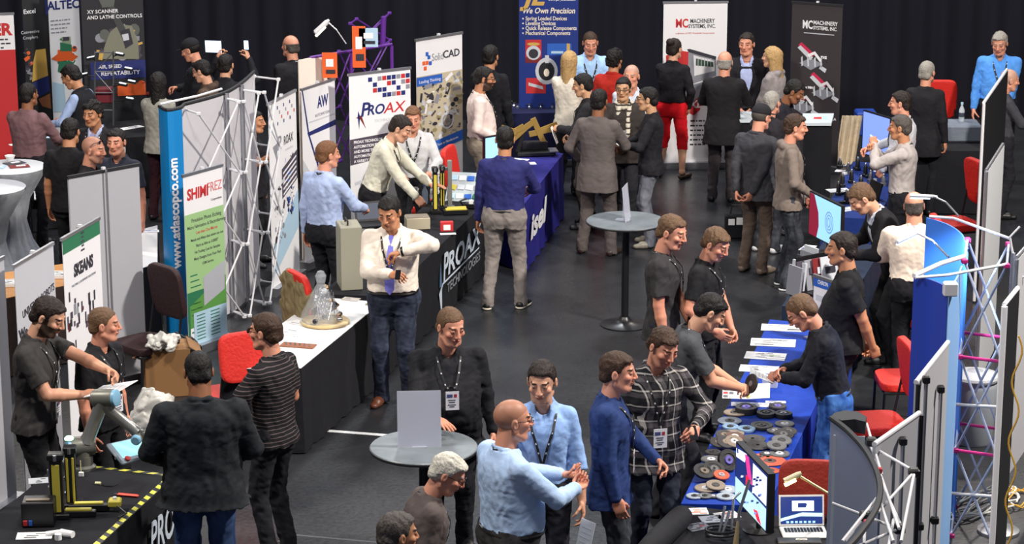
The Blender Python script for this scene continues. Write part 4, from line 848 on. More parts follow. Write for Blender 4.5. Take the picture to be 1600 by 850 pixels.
def lattice(rt, A, B, zs, off, r=.0085, m=ROD, hubm=ROD, name='strut', hub=.02, depth=True, bars=None):
    """scissor frame between two upright lines A and B (plan points, local), doubled at offset off"""
    def rod(a, b, mt=m):
        q = MB(); q.tube([a, b], r, mt, 7); q.build(name, None, rt)
    for i in range(len(zs) - 1):
        z0, z1 = zs[i], zs[i + 1]
        for o in (Vector((0, 0, 0)), off):
            P = lambda p, z: Vector((p.x + o.x, p.y + o.y, z))
            rod(P(A, z0), P(B, z1)); rod(P(B, z0), P(A, z1))
    for z in zs:
        for p in (A, B): rod(Vector((p.x, p.y, z)), Vector((p.x + off.x, p.y + off.y, z)), bars or m)
    q = MB()
    for z in zs:
        for p in (A, B):
            for o in (Vector((0, 0, 0)), off): q.box((p.x + o.x, p.y + o.y, z), (hub * 2, hub * 2, hub * 1.6), hubm, bev=.006)
    q.build('hub', None, rt)
def popup_walls():
    zt = 2.25
    # left: truss wall with the blue end panel
    c = U(330, 150, zt); c0 = Vector((c.x, c.y, 0)); L = lambda x, y: Vector((U(x, y, zt).x - c0.x, U(x, y, zt).y - c0.y, 0))
    rt = thing('pop_up_display', 'curved grey pop-up wall with white folding frame and a glossy blue lettered end', 'display wall', c0)
    top = curve_pts([L(283, 164), L(345, 147), L(374, 132), L(397, 112)], 24)
    segs = [(0, 9), (9, 16), (16, 24)]
    for a, b in segs: o = wall_strip(top[a:b + 1], .03, zt - .02).build('panel', mat('grey_panel_inside', (196, 194, 200), .7), rt, smooth=True)
    e = [L(249, 166), L(262, 172), L(283, 168)]; e = curve_pts(e, 8); wall_strip(e, .03, zt - .01, .02).build('end_panel', SKYB, rt, smooth=True)['label'] = 'glossy blue end panel'
    q = MB(); q.tube([(p.x, p.y, zt) for p in e + top[1:]], .018, None, 8); q.build('top_band', BLACK, rt)
    q = MB(); q.tube([(p.x - .03, p.y + .05, zt + .03) for p in [e[2], top[4], top[9]]], .012, None, 8); q.build('top_bar', ROD, rt)
    a, b = e[-1], e[0]; u = (e[-1] - e[2]).normalized(); fc = Face(Vector((e[2].x, e[2].y, 0)), u, (0, 0, 1))
    q = MB(); vs = None
    # lettering climbs the end panel
    co, fs = text_mesh('www.atlascopco.com', .125, .004, 0, .001)
    f2 = Face(Vector((e[5].x, e[5].y, 1.25)), (e[7] - e[3]), (0, 0, 1)); q.add([f2.P(-p[1], p[0], .014 + p[2]) for p in co], fs, WHITE); q.build('lettering', None, rt)
    off = Vector((.30, -.22, 0)) * 1.0
    zs = [.05, .78, 1.5, 2.2]; cols = [top[1], top[9], top[16], top[24]]
    for i in range(3): lattice(rt, cols[i], cols[i + 1], zs, Vector((.16 + .05 * i, -.22 + .03 * i, 0)), .0095)
    q = MB(); q.tube([(top[9].x + .03, top[9].y - .03, .03), (top[9].x + .03, top[9].y - .03, zt)], .02); q.tube([(top[16].x + .03, top[16].y - .03, .03), (top[16].x + .03, top[16].y - .03, zt)], .02); q.build('upright', ALU, rt)
    # cream panel of the stand behind the AW banner, with a purple frame, lamps and hanging cards
    c = U(487, 92, 2.2); c0 = Vector((c.x, c.y, 0)); L = lambda x, y: Vector((U(x, y, 2.2).x - c0.x, U(x, y, 2.2).y - c0.y, 0))
    rt = thing('pop_up_display', 'cream pop-up wall with a purple frame and a bright clip lamp, behind the AW banner', 'display wall', c0)
    PUR = mat('purple_tube', (92, 40, 140), .4)
    pts = curve_pts([L(466, 94), L(486, 90), L(510, 86)], 10); wall_strip(pts, .03, 2.2).build('panel', mat('cream_panel', (240, 228, 216), .6), rt, smooth=True)
    lattice(rt, L(512, 88), L(548, 80), [1.0, 1.6, 2.2], Vector((.1, .3, 0)), .009, PUR, PUR); lattice(rt, L(548, 80), L(600, 70), [1.0, 1.6, 2.2, 2.5], Vector((.05, .3, 0)), .009, PUR, PUR)
    q = MB(); q.tube([(*L(484, 90).xy, 2.2), (*L(612, 72).xy, 2.22)], .016); q.tube([(*L(598, 72).xy, 2.2), (*L(600, 72).xy, 2.52)], .03); q.tube([(*L(612, 72).xy, 0.02), (*L(612, 72).xy, 2.2)], .02); q.tube([(*L(548, 80).xy, 0.02), (*L(548, 80).xy, 2.2)], .02); q.build('purple_frame', PUR, rt)
    for (x, y, w_, h, mt) in ((516, 84, .16, .27, ORG), (562, 52, .14, .44, ORG), (577, 50, .20, .20, LBL)):
        p = L(x, 88); z = 2.2 + (86 - y) / 125; q = MB(); q.box((p.x, p.y - .1, z - h * .35), (w_, .012, h), mt); q.box((p.x, p.y - .107, z - h * .25), (w_ * .5, .006, h * .3), WHITE); q.box((p.x + .01, p.y - .108, z - h * .6), (w_ * .6, .006, h * .16), TXD); q.build('hanging_card', None, rt)
    lamp_arm(rt, Vector((*L(541, 80).xy, 2.28)), Vector((*L(512, 80).xy, 2.52)), Vector((*L(503, 80).xy, 2.46)), (1, .96, .75), 6)
def lamp_arm(rt, a, b, head, col, strength=8, hl=.14, k=1.):
    q = MB(); q.tube([a, (a + b) / 2 + Vector((0, 0, .03)), b], .008, None, 8); q.build('lamp_arm', ALU, rt)
    q = MB(); d = (head - b).normalized() if (head - b).length > .01 else Vector((-1, 0, -.2)).normalized()
    q.tube([b - d * .03, b + d * .01, head + d * hl * .6, head + d * hl * .7], [.012 * k, .028 * k, .034 * k, .018 * k], None, 12); q.build('lamp_head', ROD, rt, smooth=True)
    q = MB(); q.tube([b + d * .03 + Vector((0, -.014, -.034)) * k, head + d * hl * .6 + Vector((0, -.014, -.036)) * k], .014 * k, None, 10); em = mat('lamp_glow_%d' % int(col[2] * 100), tuple(int(255 * k) for k in col), .5, emit=strength); q.build('lamp_tube', em, rt)
popup_walls()
# ---- right side: walls and frames seen from behind
def right_walls():
    MAG = mat('magenta_joint', (205, 40, 130), .45); zt = 2.2
    def plan(z):
        return lambda x, y: Vector((U(x, y, z).x, U(x, y, z).y, 0))
    L = plan(zt)
    # blue curved pop-up wall
    c0 = L(1478, 425); rt = thing('pop_up_display', 'royal blue curved pop-up wall with magenta-jointed frame and two clip lamps', 'display wall', c0)
    q = lambda x, y: L(x, y) - c0
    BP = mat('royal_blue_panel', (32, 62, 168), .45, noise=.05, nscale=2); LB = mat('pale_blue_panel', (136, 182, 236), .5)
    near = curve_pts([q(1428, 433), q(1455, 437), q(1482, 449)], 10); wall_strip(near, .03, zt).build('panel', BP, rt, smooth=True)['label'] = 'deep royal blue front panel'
    far = curve_pts([q(1448, 340), q(1480, 350), q(1503, 366), q(1512, 388)], 12); wall_strip(far, .03, zt).build('panel', mat('lamplit_blue_panel', (58, 120, 214), .5), rt, smooth=True)  # far wing: the clip lamp's brightness is put into this lighter blue
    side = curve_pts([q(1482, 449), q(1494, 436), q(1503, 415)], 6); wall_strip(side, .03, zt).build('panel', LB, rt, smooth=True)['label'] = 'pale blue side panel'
    for pts_, r_ in (([(1428, 433, .01), (1470, 418, .03), (1506, 405, .02)], .018), ([(1430, 436, .01), (1480, 432, .01), (1573, 415, .01)], .011), ([(1452, 342, .02), (1490, 345, .02), (1578, 377, .02)], .011)):
        m = MB(); m.tube([(*q(x, y).xy, zt + d_) for x, y, d_ in pts_], r_); m.build('top_bar', ROD, rt)
    m = MB(); m.box((*q(1485, 447).xy, zt - .02), (.10, .08, .10), None, bev=.01); m.build('clamp', ROD, rt)
    A, B = q(1507, 408), q(1573, 415); off = q(1512, 375) - A
    lattice(rt, A, B, [.06, .74, 1.47, 2.2], off, .0095, mat('pale_blue_rod', (176, 186, 214), .35), MAG, hub=.022, bars=None)
    m = MB()
    for z in (.74, 1.47):
        for o in (Vector((0, 0, 0)), off): m.tube([(A.x + o.x, A.y + o.y, z), (B.x + o.x, B.y + o.y, z)], .012)
    m.build('magenta_bar', MAG, rt)
    m = MB()
    for z in (.40, 1.1): m.tube([(A.x - .05, A.y, z), (B.x, B.y, z + .02)], .012)
    m.build('cross_bar', ROD, rt)
    for nm, (a, b, h) in dict(lamp_a=((1497, 343), (1458, 326), (1425, 323)), lamp_b=((1482, 408), (1432, 384), (1402, 396))).items():
        pa, pb, ph = q(*a), q(*b), q(*h); pa.z = zt + .03; pb.z = zt + .10; ph.z = zt + .09; lamp_arm(rt, pa, pb, ph, (.85, .95, 1), 1.2, .03, .5)
    l = bpy.data.lights.new('lamp_light', 'SPOT'); l.energy = 230; l.color = (.8, .95, 1); l.spot_size = R(62); l.spot_blend = .8; l.shadow_soft_size = .06
    o = bpy.data.objects.new('lamp_light', l); C.objects.link(o); o.parent = rt; tgt = q(1500, 375); tgt.z = 1.95; src = q(1462, 400); src.z = 2.45; o.location = src; o.rotation_euler = (tgt - src).to_track_quat('-Z', 'Y').to_euler()
    # light grey panels, nearer
    L = plan(2.2)
    def flatpanel(label, a, b, ztop, mt, rail=ROD, poles=(), edge=None, th=.02, cat='panel', name='display_panel', zb=.02, railr=.016):
        pa, pb = plan(ztop)(*a), plan(ztop)(*b); c = (pa + pb) / 2; rt = thing(name, label, cat, c); pa, pb = pa - c, pb - c
        wall_strip([pa, pb], zb, ztop, th).build('panel', mt, rt)
        m = MB(); m.tube([(pa.x, pa.y, ztop + .01), (pb.x, pb.y, ztop + .01)], railr); m.build('top_rail', rail, rt)
        n = Vector((pb.y - pa.y, -(pb.x - pa.x), 0)).normalized(); n = n if n.y < 0 else -n
        for t, z0, z1 in poles:
            p = pa + (pb - pa) * t + n * .04; m = MB(); m.tube([(p.x, p.y, z0), (p.x, p.y, z1)], .013, ALU, 8); m.build('pole', None, rt)
            m = MB(); m.box((p.x, p.y, z1), (.045, .045, .05), DRK, bev=.008); m.box((p.x, p.y, z0 + (z1 - z0) * .55), (.05, .045, .05), DRK, bev=.008); m.build('pole_clamp', None, rt)
        if edge:
            for p in edge:
                e = (pa, pb)[p] + n * .015; m = MB(); m.tube([(e.x, e.y, zb), (e.x, e.y, ztop)], .014, None, 8); m.build('edge_strip', BLACK if edge is not True else ROD, rt)
        return rt, pa, pb
    GP = mat('light_grey_panel', (188, 188, 194), .6, noise=.05, nscale=2)
    flatpanel('tall light grey panel with two thin poles, before the royal blue wall', (1431, 600), (1481, 537), 2.2, GP, poles=((.12, .05, 2.2), (.62, .02, 2.0)), edge=(0,))
    rt, pa, pb = flatpanel('lower grey panel with a bright top rail, beside the silver curved wall', (1366, 697), (1436, 648), 2.2, GP, poles=((.5, .05, 2.14),), edge=(1,))
    # silver curve with frame
    L = plan(2.2); c0 = L(1345, 720); rt = thing('pop_up_display', 'silver grey curved pop-up wall with black rim and white folding frame, beside the open laptop', 'display wall', c0); q = lambda x, y: L(x, y) - c0
    SV = mat('silver_panel', (118, 128, 152), .32, noise=.08, nscale=2); pts = curve_pts([q(1299, 656), q(1325, 676), (q(1352, 706)), q(1369, 738), q(1375, 768)], 18); wall_strip(pts, .03, 2.2).build('panel', SV, rt, smooth=True)
    m = MB(); rim = curve_pts([q(1299, 656), q(1325, 676), q(1352, 706), q(1369, 738), q(1375, 768), q(1368, 800), q(1345, 835), q(1325, 858)], 30); m.tube([(p.x, p.y, 2.21) for p in rim], .018, None, 8); m.build('rim', BLACK, rt)
    capp = [q(1299, 656), q(1303, 650), q(1320, 646), q(1340, 648), q(1354, 656), q(1352, 664), q(1335, 660), q(1315, 662)]; m = MB(); m.poly([(p.x, p.y, 2.14) for p in capp], .08, None, (0, 0, 1)); m.build('counter_cap', BLACK, rt)
    ip = curve_pts([q(1303, 662), q(1325, 664), q(1352, 664)], 6); wall_strip(ip, .3, 2.13).build('panel', mat('pale_silver', (176, 182, 192), .5), rt, smooth=True)
    def rodpx(a, za, b, zb, r=.0085, mt=ROD, nm='strut'):
        p, w_ = plan(za)(*a) - c0, plan(zb)(*b) - c0; p.z, w_.z = za, zb; m = MB(); m.tube([p, w_], r, None, 8); m.build(nm, mt, rt)
    R_ = [((1354, 662), 2.15, (1378, 742), 2.14), ((1358, 690), 2.1, (1405, 826), 2.188), ((1372, 742), 2.18, (1408, 822), 2.1), ((1366, 700), 2.15, (1428, 736), 2.18), ((1428, 738), 2.18, (1372, 800), 2.12), ((1428, 742), 2.18, (1408, 846), 2.186), ((1374, 780), 2.18, (1396, 846), 2.188), ((1405, 826), 2.1, (1330, 858), 2.12), ((1372, 776), 2.18, (1316, 846), 2.18), ((1352, 806), 2.1, (1300, 786), 2.15), ((1352, 806), 2.1, (1320, 846), 2.1), ((1352, 806), 2.1, (1392, 822), 2.14), ((1352, 806), 2.1, (1376, 772), 2.18), ((1396, 812), 2.12, (1388, 856), 2.186), ((1352, 806), 2.1, (1350, 850), 2.14)]
    for a in R_: rodpx(*a)
    m = MB()
    for x, y, z in ((1352, 806, 2.16), (1405, 826, 2.1), (1428, 738, 2.18), (1362, 690, 2.18)): p = plan(z)(x, y) - c0; m.box((p.x, p.y, z), (.06, .06, .05), None, bev=.01)
    m.build('hub', DRK, rt)
    m = MB()
    for x, y, z in ((1374, 735, 2.19), (1354, 817, 2.17)): p = plan(z)(x, y) - c0; m.box((p.x, p.y, z), (.03, .03, .035), None, bev=.006)
    m.build('red_clip', RED, rt)
    # black panels and posts along the right edge
    def edge_panel(label, a, b, ztop, mt, trim, zb=.02, depth=None, trimr=.016):
        rt, pa, pb = flatpanel(label, a, b, ztop, mt, rail=trim, th=.03, zb=zb); m = MB(); m.tube([(pa.x, pa.y - .015, zb), (pa.x, pa.y - .015, ztop)], trimr, None, 8); m.build('edge_trim', trim, rt); return rt, pa, pb
    edge_panel('tall black panel with a white edge, beside the grey-haired person in bright blue', (1537, 162), (1573, 110), 2.05, BLACK, ROD)
    edge_panel('slim white panel with a blue-grey edge, just under the tall black panel', (1541, 268), (1567, 227), 2.0, mat('white_panel', (206, 208, 212), .5), ALU)
    rt, pa, pb = edge_panel('narrow black panel with a bright white edge and yellow cables', (1569, 478), (1590, 452), 2.2, BLACK, mat('bright_white', (238, 238, 242), .4), trimr=.022)
    CAB = mat('yellow_cable', (206, 160, 60), .5)
    m = MB(); px_ = pa + Vector((.10, -.05, 0)); m.tube([(px_.x + .03 * sin(t * 2.3), px_.y, 2.0 - t * .16) for t in np.linspace(0, 10, 40)], .007, CAB, 6); m.build('cable', None, rt)
    rt, pa, pb = edge_panel('grey panel with a silver post beside the light stand', (1588, 405), (1640, 345), 2.2, GP, ALU, zb=.5)
    c = plan(2.2)(1583, 395); rt = thing('light_stand', 'silver pole stand with a small arm beside the yellow-cabled panel', 'stand', c); m = MB(); m.lathe((0, 0, 0), [(.16, 0), (.16, .02), (.03, .04), (.02, .06)], None, 24); m.tube([(0, 0, .03), (0, 0, 2.2)], .016); m.build('pole', ALU, rt)
    m = MB(); m.tube([(0, 0, 2.18), (-.03, 0, 2.32), (.04, 0, 2.4)], .009); m.tube([(0, 0, 2.0), (.12, 0, 2.02)], .008); m.build('arm', ROD, rt)
    # heap of cables on the floor
    rs = random.Random(8); c = U(1532, 790, 0); rt = thing('cable_coil', 'tangle of white cable lying on the dark floor behind the pop-up frame', 'cable', c)
    m = MB(); m.tube([(.28 * cos(t) * (1 + .25 * sin(t * 2.7)) , .30 * sin(t * 1.07) * (1 + .3 * cos(t * 1.9)), .015 + .012 * sin(t * 5) + .012) for t in np.linspace(0, 26, 160)], .008, mat('white_cable', (214, 214, 208), .5), 6); m.build('loops', None, rt)
    c = U(1540, 800, 0); rt = thing('cable_coil', 'loops of yellow cable lying beside the white cable tangle', 'cable', c + Vector((.30, .25, 0))); m = MB(); m.tube([(.12 * cos(t) * (1 + .25 * sin(t * 2.2)), .2 * sin(t * 1.07), .014 + .012 * (1 + sin(t * 5))) for t in np.linspace(0, 16, 90)], .006, CAB, 6); m.build('loops', None, rt)
    c = U(1518, 690, 0); rt = thing('storage_bin', 'grey rounded bin standing on the floor behind the magenta-jointed frame', 'bin', c); m = MB(); m.lathe((0, 0, 0), [(.16, 0), (.17, .02), (.20, .5), (.19, .56), (.12, .62), (.02, .64)], mat('grey_bin', (150, 156, 164), .4), 24); m.build('shell', None, rt, smooth=True); m = MB(); m.lathe((0, 0, .56), [(.205, 0), (.21, .02), (.2, .04), (.10, .07)], mat('bin_lid', (176, 180, 186), .4), 24); m.build('lid', None, rt, smooth=True)
right_walls()

# ------------------------------------------------------------------ chairs
REDF = mat('red_upholstery', (214, 40, 30), .6, noise=.12, nscale=40, bump=.3); REDF_SHADE = mat('shaded_red_upholstery', (40, 13, 19), .7, noise=.15, nscale=40, bump=.3); CHM = mat('black_chair_metal', (24, 24, 27), .35)  # darker red copy: the chair's shadow is put into the fabric colour
def cushion(w_, d, h, n=14, crown=.25):
    # padded slab with rounded edges, centred, z up
    m = MB(); vs = []; fs = []; rings = 10
    for j in range(rings + 1):
        ph = -pi / 2 + pi * j / rings; cz = math.copysign(abs(sin(ph)) ** .55, sin(ph)) * h / 2; k = abs(cos(ph)) ** .35 if cos(ph) > 1e-6 else 0
        for i in range(40):
            t = 2 * pi * i / 40; e = 5.0; cx = math.copysign(abs(cos(t)) ** (2 / e), cos(t)); cy = math.copysign(abs(sin(t)) ** (2 / e), sin(t))
            r_ = .0 if j in (0, rings) else 1; kk = (.9 + .1 * k) if r_ else .86
            vs.append((cx * w_ / 2 * kk, cy * d / 2 * kk, cz))
    for j in range(rings):
        for i in range(40): fs.append((j * 40 + i, j * 40 + (i + 1) % 40, (j + 1) * 40 + (i + 1) % 40, (j + 1) * 40 + i))
    fs.append(list(range(39, -1, -1))); fs.append([rings * 40 + i for i in range(40)]); m.add(vs, fs); return m
def xf(m, M):
    m.v = [tuple(M @ Vector(v)) for v in m.v]; return m
def chair(label, px, py, yaw, seatpt=True, fab=None, group=None, sh=.47, loc=None, bh=.50):
    """px, py: where the middle of the seat top is seen"""
    fab = fab or REDF; g = U(px, py, sh) if loc is None else Vector(loc); rt = thing('stacking_chair', label, 'chair', (g.x, g.y, 0), -R(yaw), group)
    s_ = cushion(.47, .46, .075); xf(s_, Matrix.Translation((0, 0, sh - .035))); s_.build('seat', fab, rt, smooth=True)
    b_ = cushion(.45, bh, .06); xf(b_, Matrix.Translation((0, -.27, sh + .16 + bh / 2)) @ Matrix.Rotation(R(-9), 4, 'X') @ Matrix.Rotation(R(90), 4, 'X')); b_.build('backrest', fab, rt, smooth=True)
    for sx in (-1, 1):
        m = MB(); m.tube([(sx * .22, .21, 0), (sx * .22, .20, sh - .08)], .012, None, 10); m.build('leg', CHM, rt, smooth=True)
        m = MB(); m.tube([(sx * .22, -.28, 0), (sx * .22, -.20, sh - .08)], .012, None, 10); m.build('leg', CHM, rt, smooth=True)
        m = MB(); m.tube([(sx * .21, -.21, sh - .06), (sx * .21, -.24, sh + .1), (sx * .20, -.28, sh + .35)], .011, None, 8); m.build('back_frame', CHM, rt, smooth=True)
    m = MB(); m.tube([(-.22, .20, sh - .085), (.22, .20, sh - .085), (.22, -.2, sh - .085), (-.22, -.2, sh - .085), (-.22, .20, sh - .085)], .011, None, 8); m.build('seat_frame', CHM, rt, smooth=True)
    return rt
for a in (('red padded chair by the cream shirt, behind the person in the black polo', 1420, 440, 268), ('red padded chair beside the blue panel, second from the back', 1416, 490, 268), ('red padded chair beside the blue panel, third from the back', 1412, 588, 268), ('red padded chair in front of the silver curved wall, frontmost of the red row', 1368, 655, 262)):
    chair(*a, group='red chairs along the blue panel')
chair('red chair standing alone before the black draped table', 1490, 345, 250)
chair('red chair behind the black draped table, half hidden by the dark coat', 1470, 212, 180)
chair('bright red chair between the light green banner and the striped polo', 366, 610, 332, bh=.42)
chair('red chair with shade put into its fabric colour, beside the glossy blue panel end', 226, 532, 225, fab=REDF_SHADE)
c_ = chair('red chair half covered by a tan jacket, beside the white table', 428, 542, 240)
chair('red chair behind the machines on the long black counter', 668, 318, 285)
chair('dark red chair behind the open laptop', 1262, 838, 5, fab=mat('brick_upholstery', (150, 34, 24), .6, noise=.1, nscale=40, bump=.3))
# ------------------------------------------------------------------ tables
def drape_table(label, quad, z=.75, mt=None, topmt=None, name='draped_table', cat='table', th=.01, gap=.012, legs=True):
    """quad: near-left, near-right, far-right, far-left corners as seen, at table height"""
    P = [U(x, y, z) for x, y in quad]; c = sum(P, Vector()) / 4; c.z = 0; rt = thing(name, label, cat, c); P = [Vector((p.x - c.x, p.y - c.y, 0)) for p in P]
    m = MB(); m.poly([(p.x, p.y, z - .03) for p in P], .03, None, (0, 0, 1)); m.build('tabletop', topmt or mt, rt)
    # cloth skirt with soft pleats on every side
    m = MB(); vs = []; fs = []; N = 0; per = []
    for i in range(4):
        a, b = P[i], P[(i + 1) % 4]; L = (b - a).length; k = max(6, int(L / .05)); nn = Vector((b.y - a.y, -(b.x - a.x), 0)).normalized()
        for j in range(k):
            t = j / k; per.append((a + (b - a) * t, nn, t * L, (0 if j else 1)))
    for p, nn, s_, cnr in per:
        w_ = .012 * sin(s_ * 19) + .008 * sin(s_ * 43 + 1)
        vs += [(p.x + nn.x * .002, p.y + nn.y * .002, z - .004), (p.x + nn.x * (.008 + w_ * .4), p.y + nn.y * (.008 + w_ * .4), z * .5), (p.x + nn.x * (.016 + w_), p.y + nn.y * (.016 + w_), gap)]
    n = len(per)
    for i in range(n):
        a, b = 3 * i, 3 * ((i + 1) % n); fs += [(a + 1, b + 1, b, a), (a + 2, b + 2, b + 1, a + 1)]
    m.add(vs, fs); m.build('table_skirt', mt, rt, smooth=True)
    if legs:
        for p in P:
            d = p * .9; m = MB(); m.tube([(d.x, d.y, 0), (d.x, d.y, z - .03)], .015, None, 8); m.build('leg', CHM, rt)
    return rt, P, c
NAVYC = cloth((20, 44, 110), .8); ROYC = cloth((22, 58, 156), .8); PURC = cloth((34, 32, 118), .8); WHC = mat('white_laminate', (230, 230, 232), .4); GREYC = cloth((120, 128, 142), .8); DBLC = cloth((28, 40, 62), .85)
TAB = {}
def tables():
    TAB['white'] = drape_table('white-topped table with black skirt carrying the glass sculpture', [(345, 576), (470, 575), (596, 472), (497, 464)], mt=BLACKCLOTH, topmt=WHC)
    TAB['proax'] = drape_table('long black-draped counter with big silver letters on its skirt', [(500, 460), (604, 463), (778, 298), (700, 290)], mt=BLACKCLOTH, topmt=BLACKCLOTH)
    # front lettering on the black cloth
    rt, P, c = TAB['proax']; a, b = P[1] + c, P[2] + c; fw = Face(Vector((a.x, a.y, 0)), b - a, (0, 0, 1)); fl = Face(P[1], P[2] - P[1], (0, 0, 1)); m = MB(); h = .034
    x0, y0 = hit(fw, 684, 452); x1, y1 = hit(fw, 741, 395); L_ = x1 - x0; SIL = mat('silver_lettering', (206, 218, 232), .45)
    fl.text(m, 'P', x0 + L_ * .12, .50, .40, SIL, .006, .15, h0=h, sx=.95); fl.text(m, 'ROAX', x0 + L_ * .62, .50, .30, SIL, .006, .15, h0=h, sx=L_ * .78 / .98 / .75)
    fl.shape(m, [(x0 - .06, .27), (x0 + .08, .36), (x0 + L_ * 1.05, .36), (x0 + L_ * 1.05, .375), (x0 + .06, .38)], SIL, h); fl.shape(m, [(x0 - .08, .30), (x0 + .03, .36), (x0 + .03, .02)], SIL, h); fl.shape(m, [(x0 - .05, .36), (x0 + .0, .6), (x0 + .03, .36)], mat('blue_grey_lettering', (92, 130, 170), .5), h)
    fl.text(m, 'TECHNOLOGIES', x0 + L_ * .62, .27, .13, MG, .001, .1, h0=h, sx=L_ * .95 / .95 / 1.05); o = m.build('lettering', None, rt); o['label'] = 'silver lettering on the cloth'
    TAB['isel'] = drape_table('purple-blue draped table with white lettering at the far end of the counter row', [(760, 300), (820, 318), (880, 240), (828, 228)], mt=PURC)
    rt, P, c = TAB['isel']; a, b = P[1] + c, P[2] + c; fw = Face(Vector((a.x, a.y, 0)), b - a, (0, 0, 1)); fl = Face(P[1], P[2] - P[1], (0, 0, 1)); m = MB(); x0, y0 = hit(fw, 822, 318); x1, y1 = hit(fw, 850, 296)
    fl.text(m, 'isel', (x0 + x1) / 2, .42, .36, WHITE, .012, .2, h0=.034, sx=(x1 - x0) / .56); m.build('lettering', None, rt)
    TAB['disc'] = drape_table('royal blue draped table covered with grinding discs', [(1064, 787), (1200, 790), (1332, 512), (1203, 499)], mt=ROYC)
    TAB['mid'] = drape_table('dark blue draped table with magazine rack and monitor, past the disc table', [(1222, 478), (1318, 486), (1380, 385), (1290, 372)], mt=DBLC)
    TAB['far'] = drape_table('navy draped table crowded with small black machine parts', [(1283, 338), (1372, 343), (1412, 258), (1333, 252)], mt=NAVYC)
    TAB['front'] = drape_table('dark draped table with brochures, laptop and monitor at the bottom', [(985, 905), (1300, 915), (1300, 815), (1070, 790)], mt=cloth((24, 24, 30), .8), legs=False)
    TAB['robot'] = drape_table('black draped robot table edged with yellow hazard tape', [(-60, 850), (152, 856), (276, 742), (95, 722)], mt=BLACKCLOTH)
    TAB['backright'] = drape_table('wide black draped table before the back wall, with a grey case on it', [(1425, 236), (1560, 236), (1560, 212), (1425, 212)], mt=BLACKCLOTH)
    TAB['atlas'] = drape_table('white-topped black table between the grey panels and the blue wall', [(205, 425), (246, 410), (246, 352), (205, 362)], mt=BLACKCLOTH, topmt=WHC)
    TAB['desk'] = drape_table('wooden desk with papers behind the grey banners', [(-10, 470), (105, 445), (100, 412), (-10, 428)], mt=cloth((52, 42, 40), .8), topmt=mat('pine_wood', (186, 128, 66), .5, noise=.2, nscale=8))
    TAB['vestdesk'] = drape_table('black draped table before the orange-machine banner with leaflets on top', [(45, 262), (125, 250), (118, 205), (45, 212)], mt=BLACKCLOTH, topmt=BLACKCLOTH)
    TAB['scan'] = drape_table('black table under the light rig', [(140, 220), (240, 212), (240, 186), (140, 192)], mt=BLACKCLOTH)
    TAB['behindblue'] = drape_table('dark blue draped table before the royal blue banner with small silver parts', [(790, 178), (880, 176), (880, 160), (790, 162)], mt=cloth((24, 28, 66), .85))
    # counters of the MC stand: white top on a black body
    for lab, x0, x1, y0, y1 in (('small black counter with a pale top in front of the person in the suit', 1147, 1182, 187, 174), ('small black counter with a printed white top under the charcoal banner', 1254, 1303, 192, 177)):
        P = [U(x0 + 2, y0, 1.0), U(x1 - 4, y0, 1.0), U(x1, y1, 1.0), U(x0, y1, 1.0)]; c = sum(P, Vector()) / 4; c.z = 0; rt = thing('reception_counter', lab, 'counter', c); P = [p - c for p in P]
        m = MB(); m.poly([(p.x * .92, p.y * .9, 0) for p in P], .97, None, (0, 0, 1)); m.build('body', BLACKCLOTH, rt)
        m = MB(); m.poly([(p.x, p.y, .965) for p in P], .035, mat('pale_counter_top', (206, 216, 222), .35), (0, 0, 1))
        if x0 > 1200: m.poly([(P[0].x * .3, -.05, 1.0005), (P[1].x * .3, -.06, 1.0005), (P[1].x * .4, .06, 1.0005), (P[0].x * .2, .05, 1.0005)], .001, RED, (0, 0, 1)); m.poly([(P[1].x * .45, -.08, 1.0005), (P[1].x * .9, -.08, 1.0005), (P[1].x * .9, .1, 1.0005), (P[1].x * .5, .1, 1.0005)], .001, LBL, (0, 0, 1))
        m.build('counter_top', None, rt)
    for nm, x0 in (('a', 0),): pass
tables()
def round_table(label, cx, cy, wpx, h=1.06, r=.385):
    g = U(cx, cy, h); rt = thing('cocktail_table', label, 'table', (g.x, g.y, 0), 0, None)
    st = mat('grey_stone_laminate', (112, 120, 126), .38, noise=.35, nscale=9)
    m = MB(); m.lathe((0, 0, h), [(r - .02, -.03), (r, -.022), (r, -.006), (r - .006, 0), (.0001, 0)], st, 64); m.build('tabletop', None, rt, smooth=True)
    m = MB(); m.lathe((0, 0, h - .018), [(r + .001, -.008), (r + .004, -.004), (r + .004, .006), (r + .001, .010)], mat('dark_table_edge', (34, 34, 36), .4), 64); m.build('edge_band', None, rt, smooth=True)
    m = MB(); m.lathe((0, 0, 0), [(.036, .04), (.036, h - .03)], CHM, 24); m.build('column', None, rt, smooth=True)
    m = MB(); m.lathe((0, 0, 0), [(.24, 0), (.24, .012), (.10, .03), (.06, .06), (.045, .09)], CHM, 40); m.build('base', None, rt, smooth=True)
    return rt, g
ACR = mat('clear_acrylic', (225, 228, 240), .08, alpha=.38)
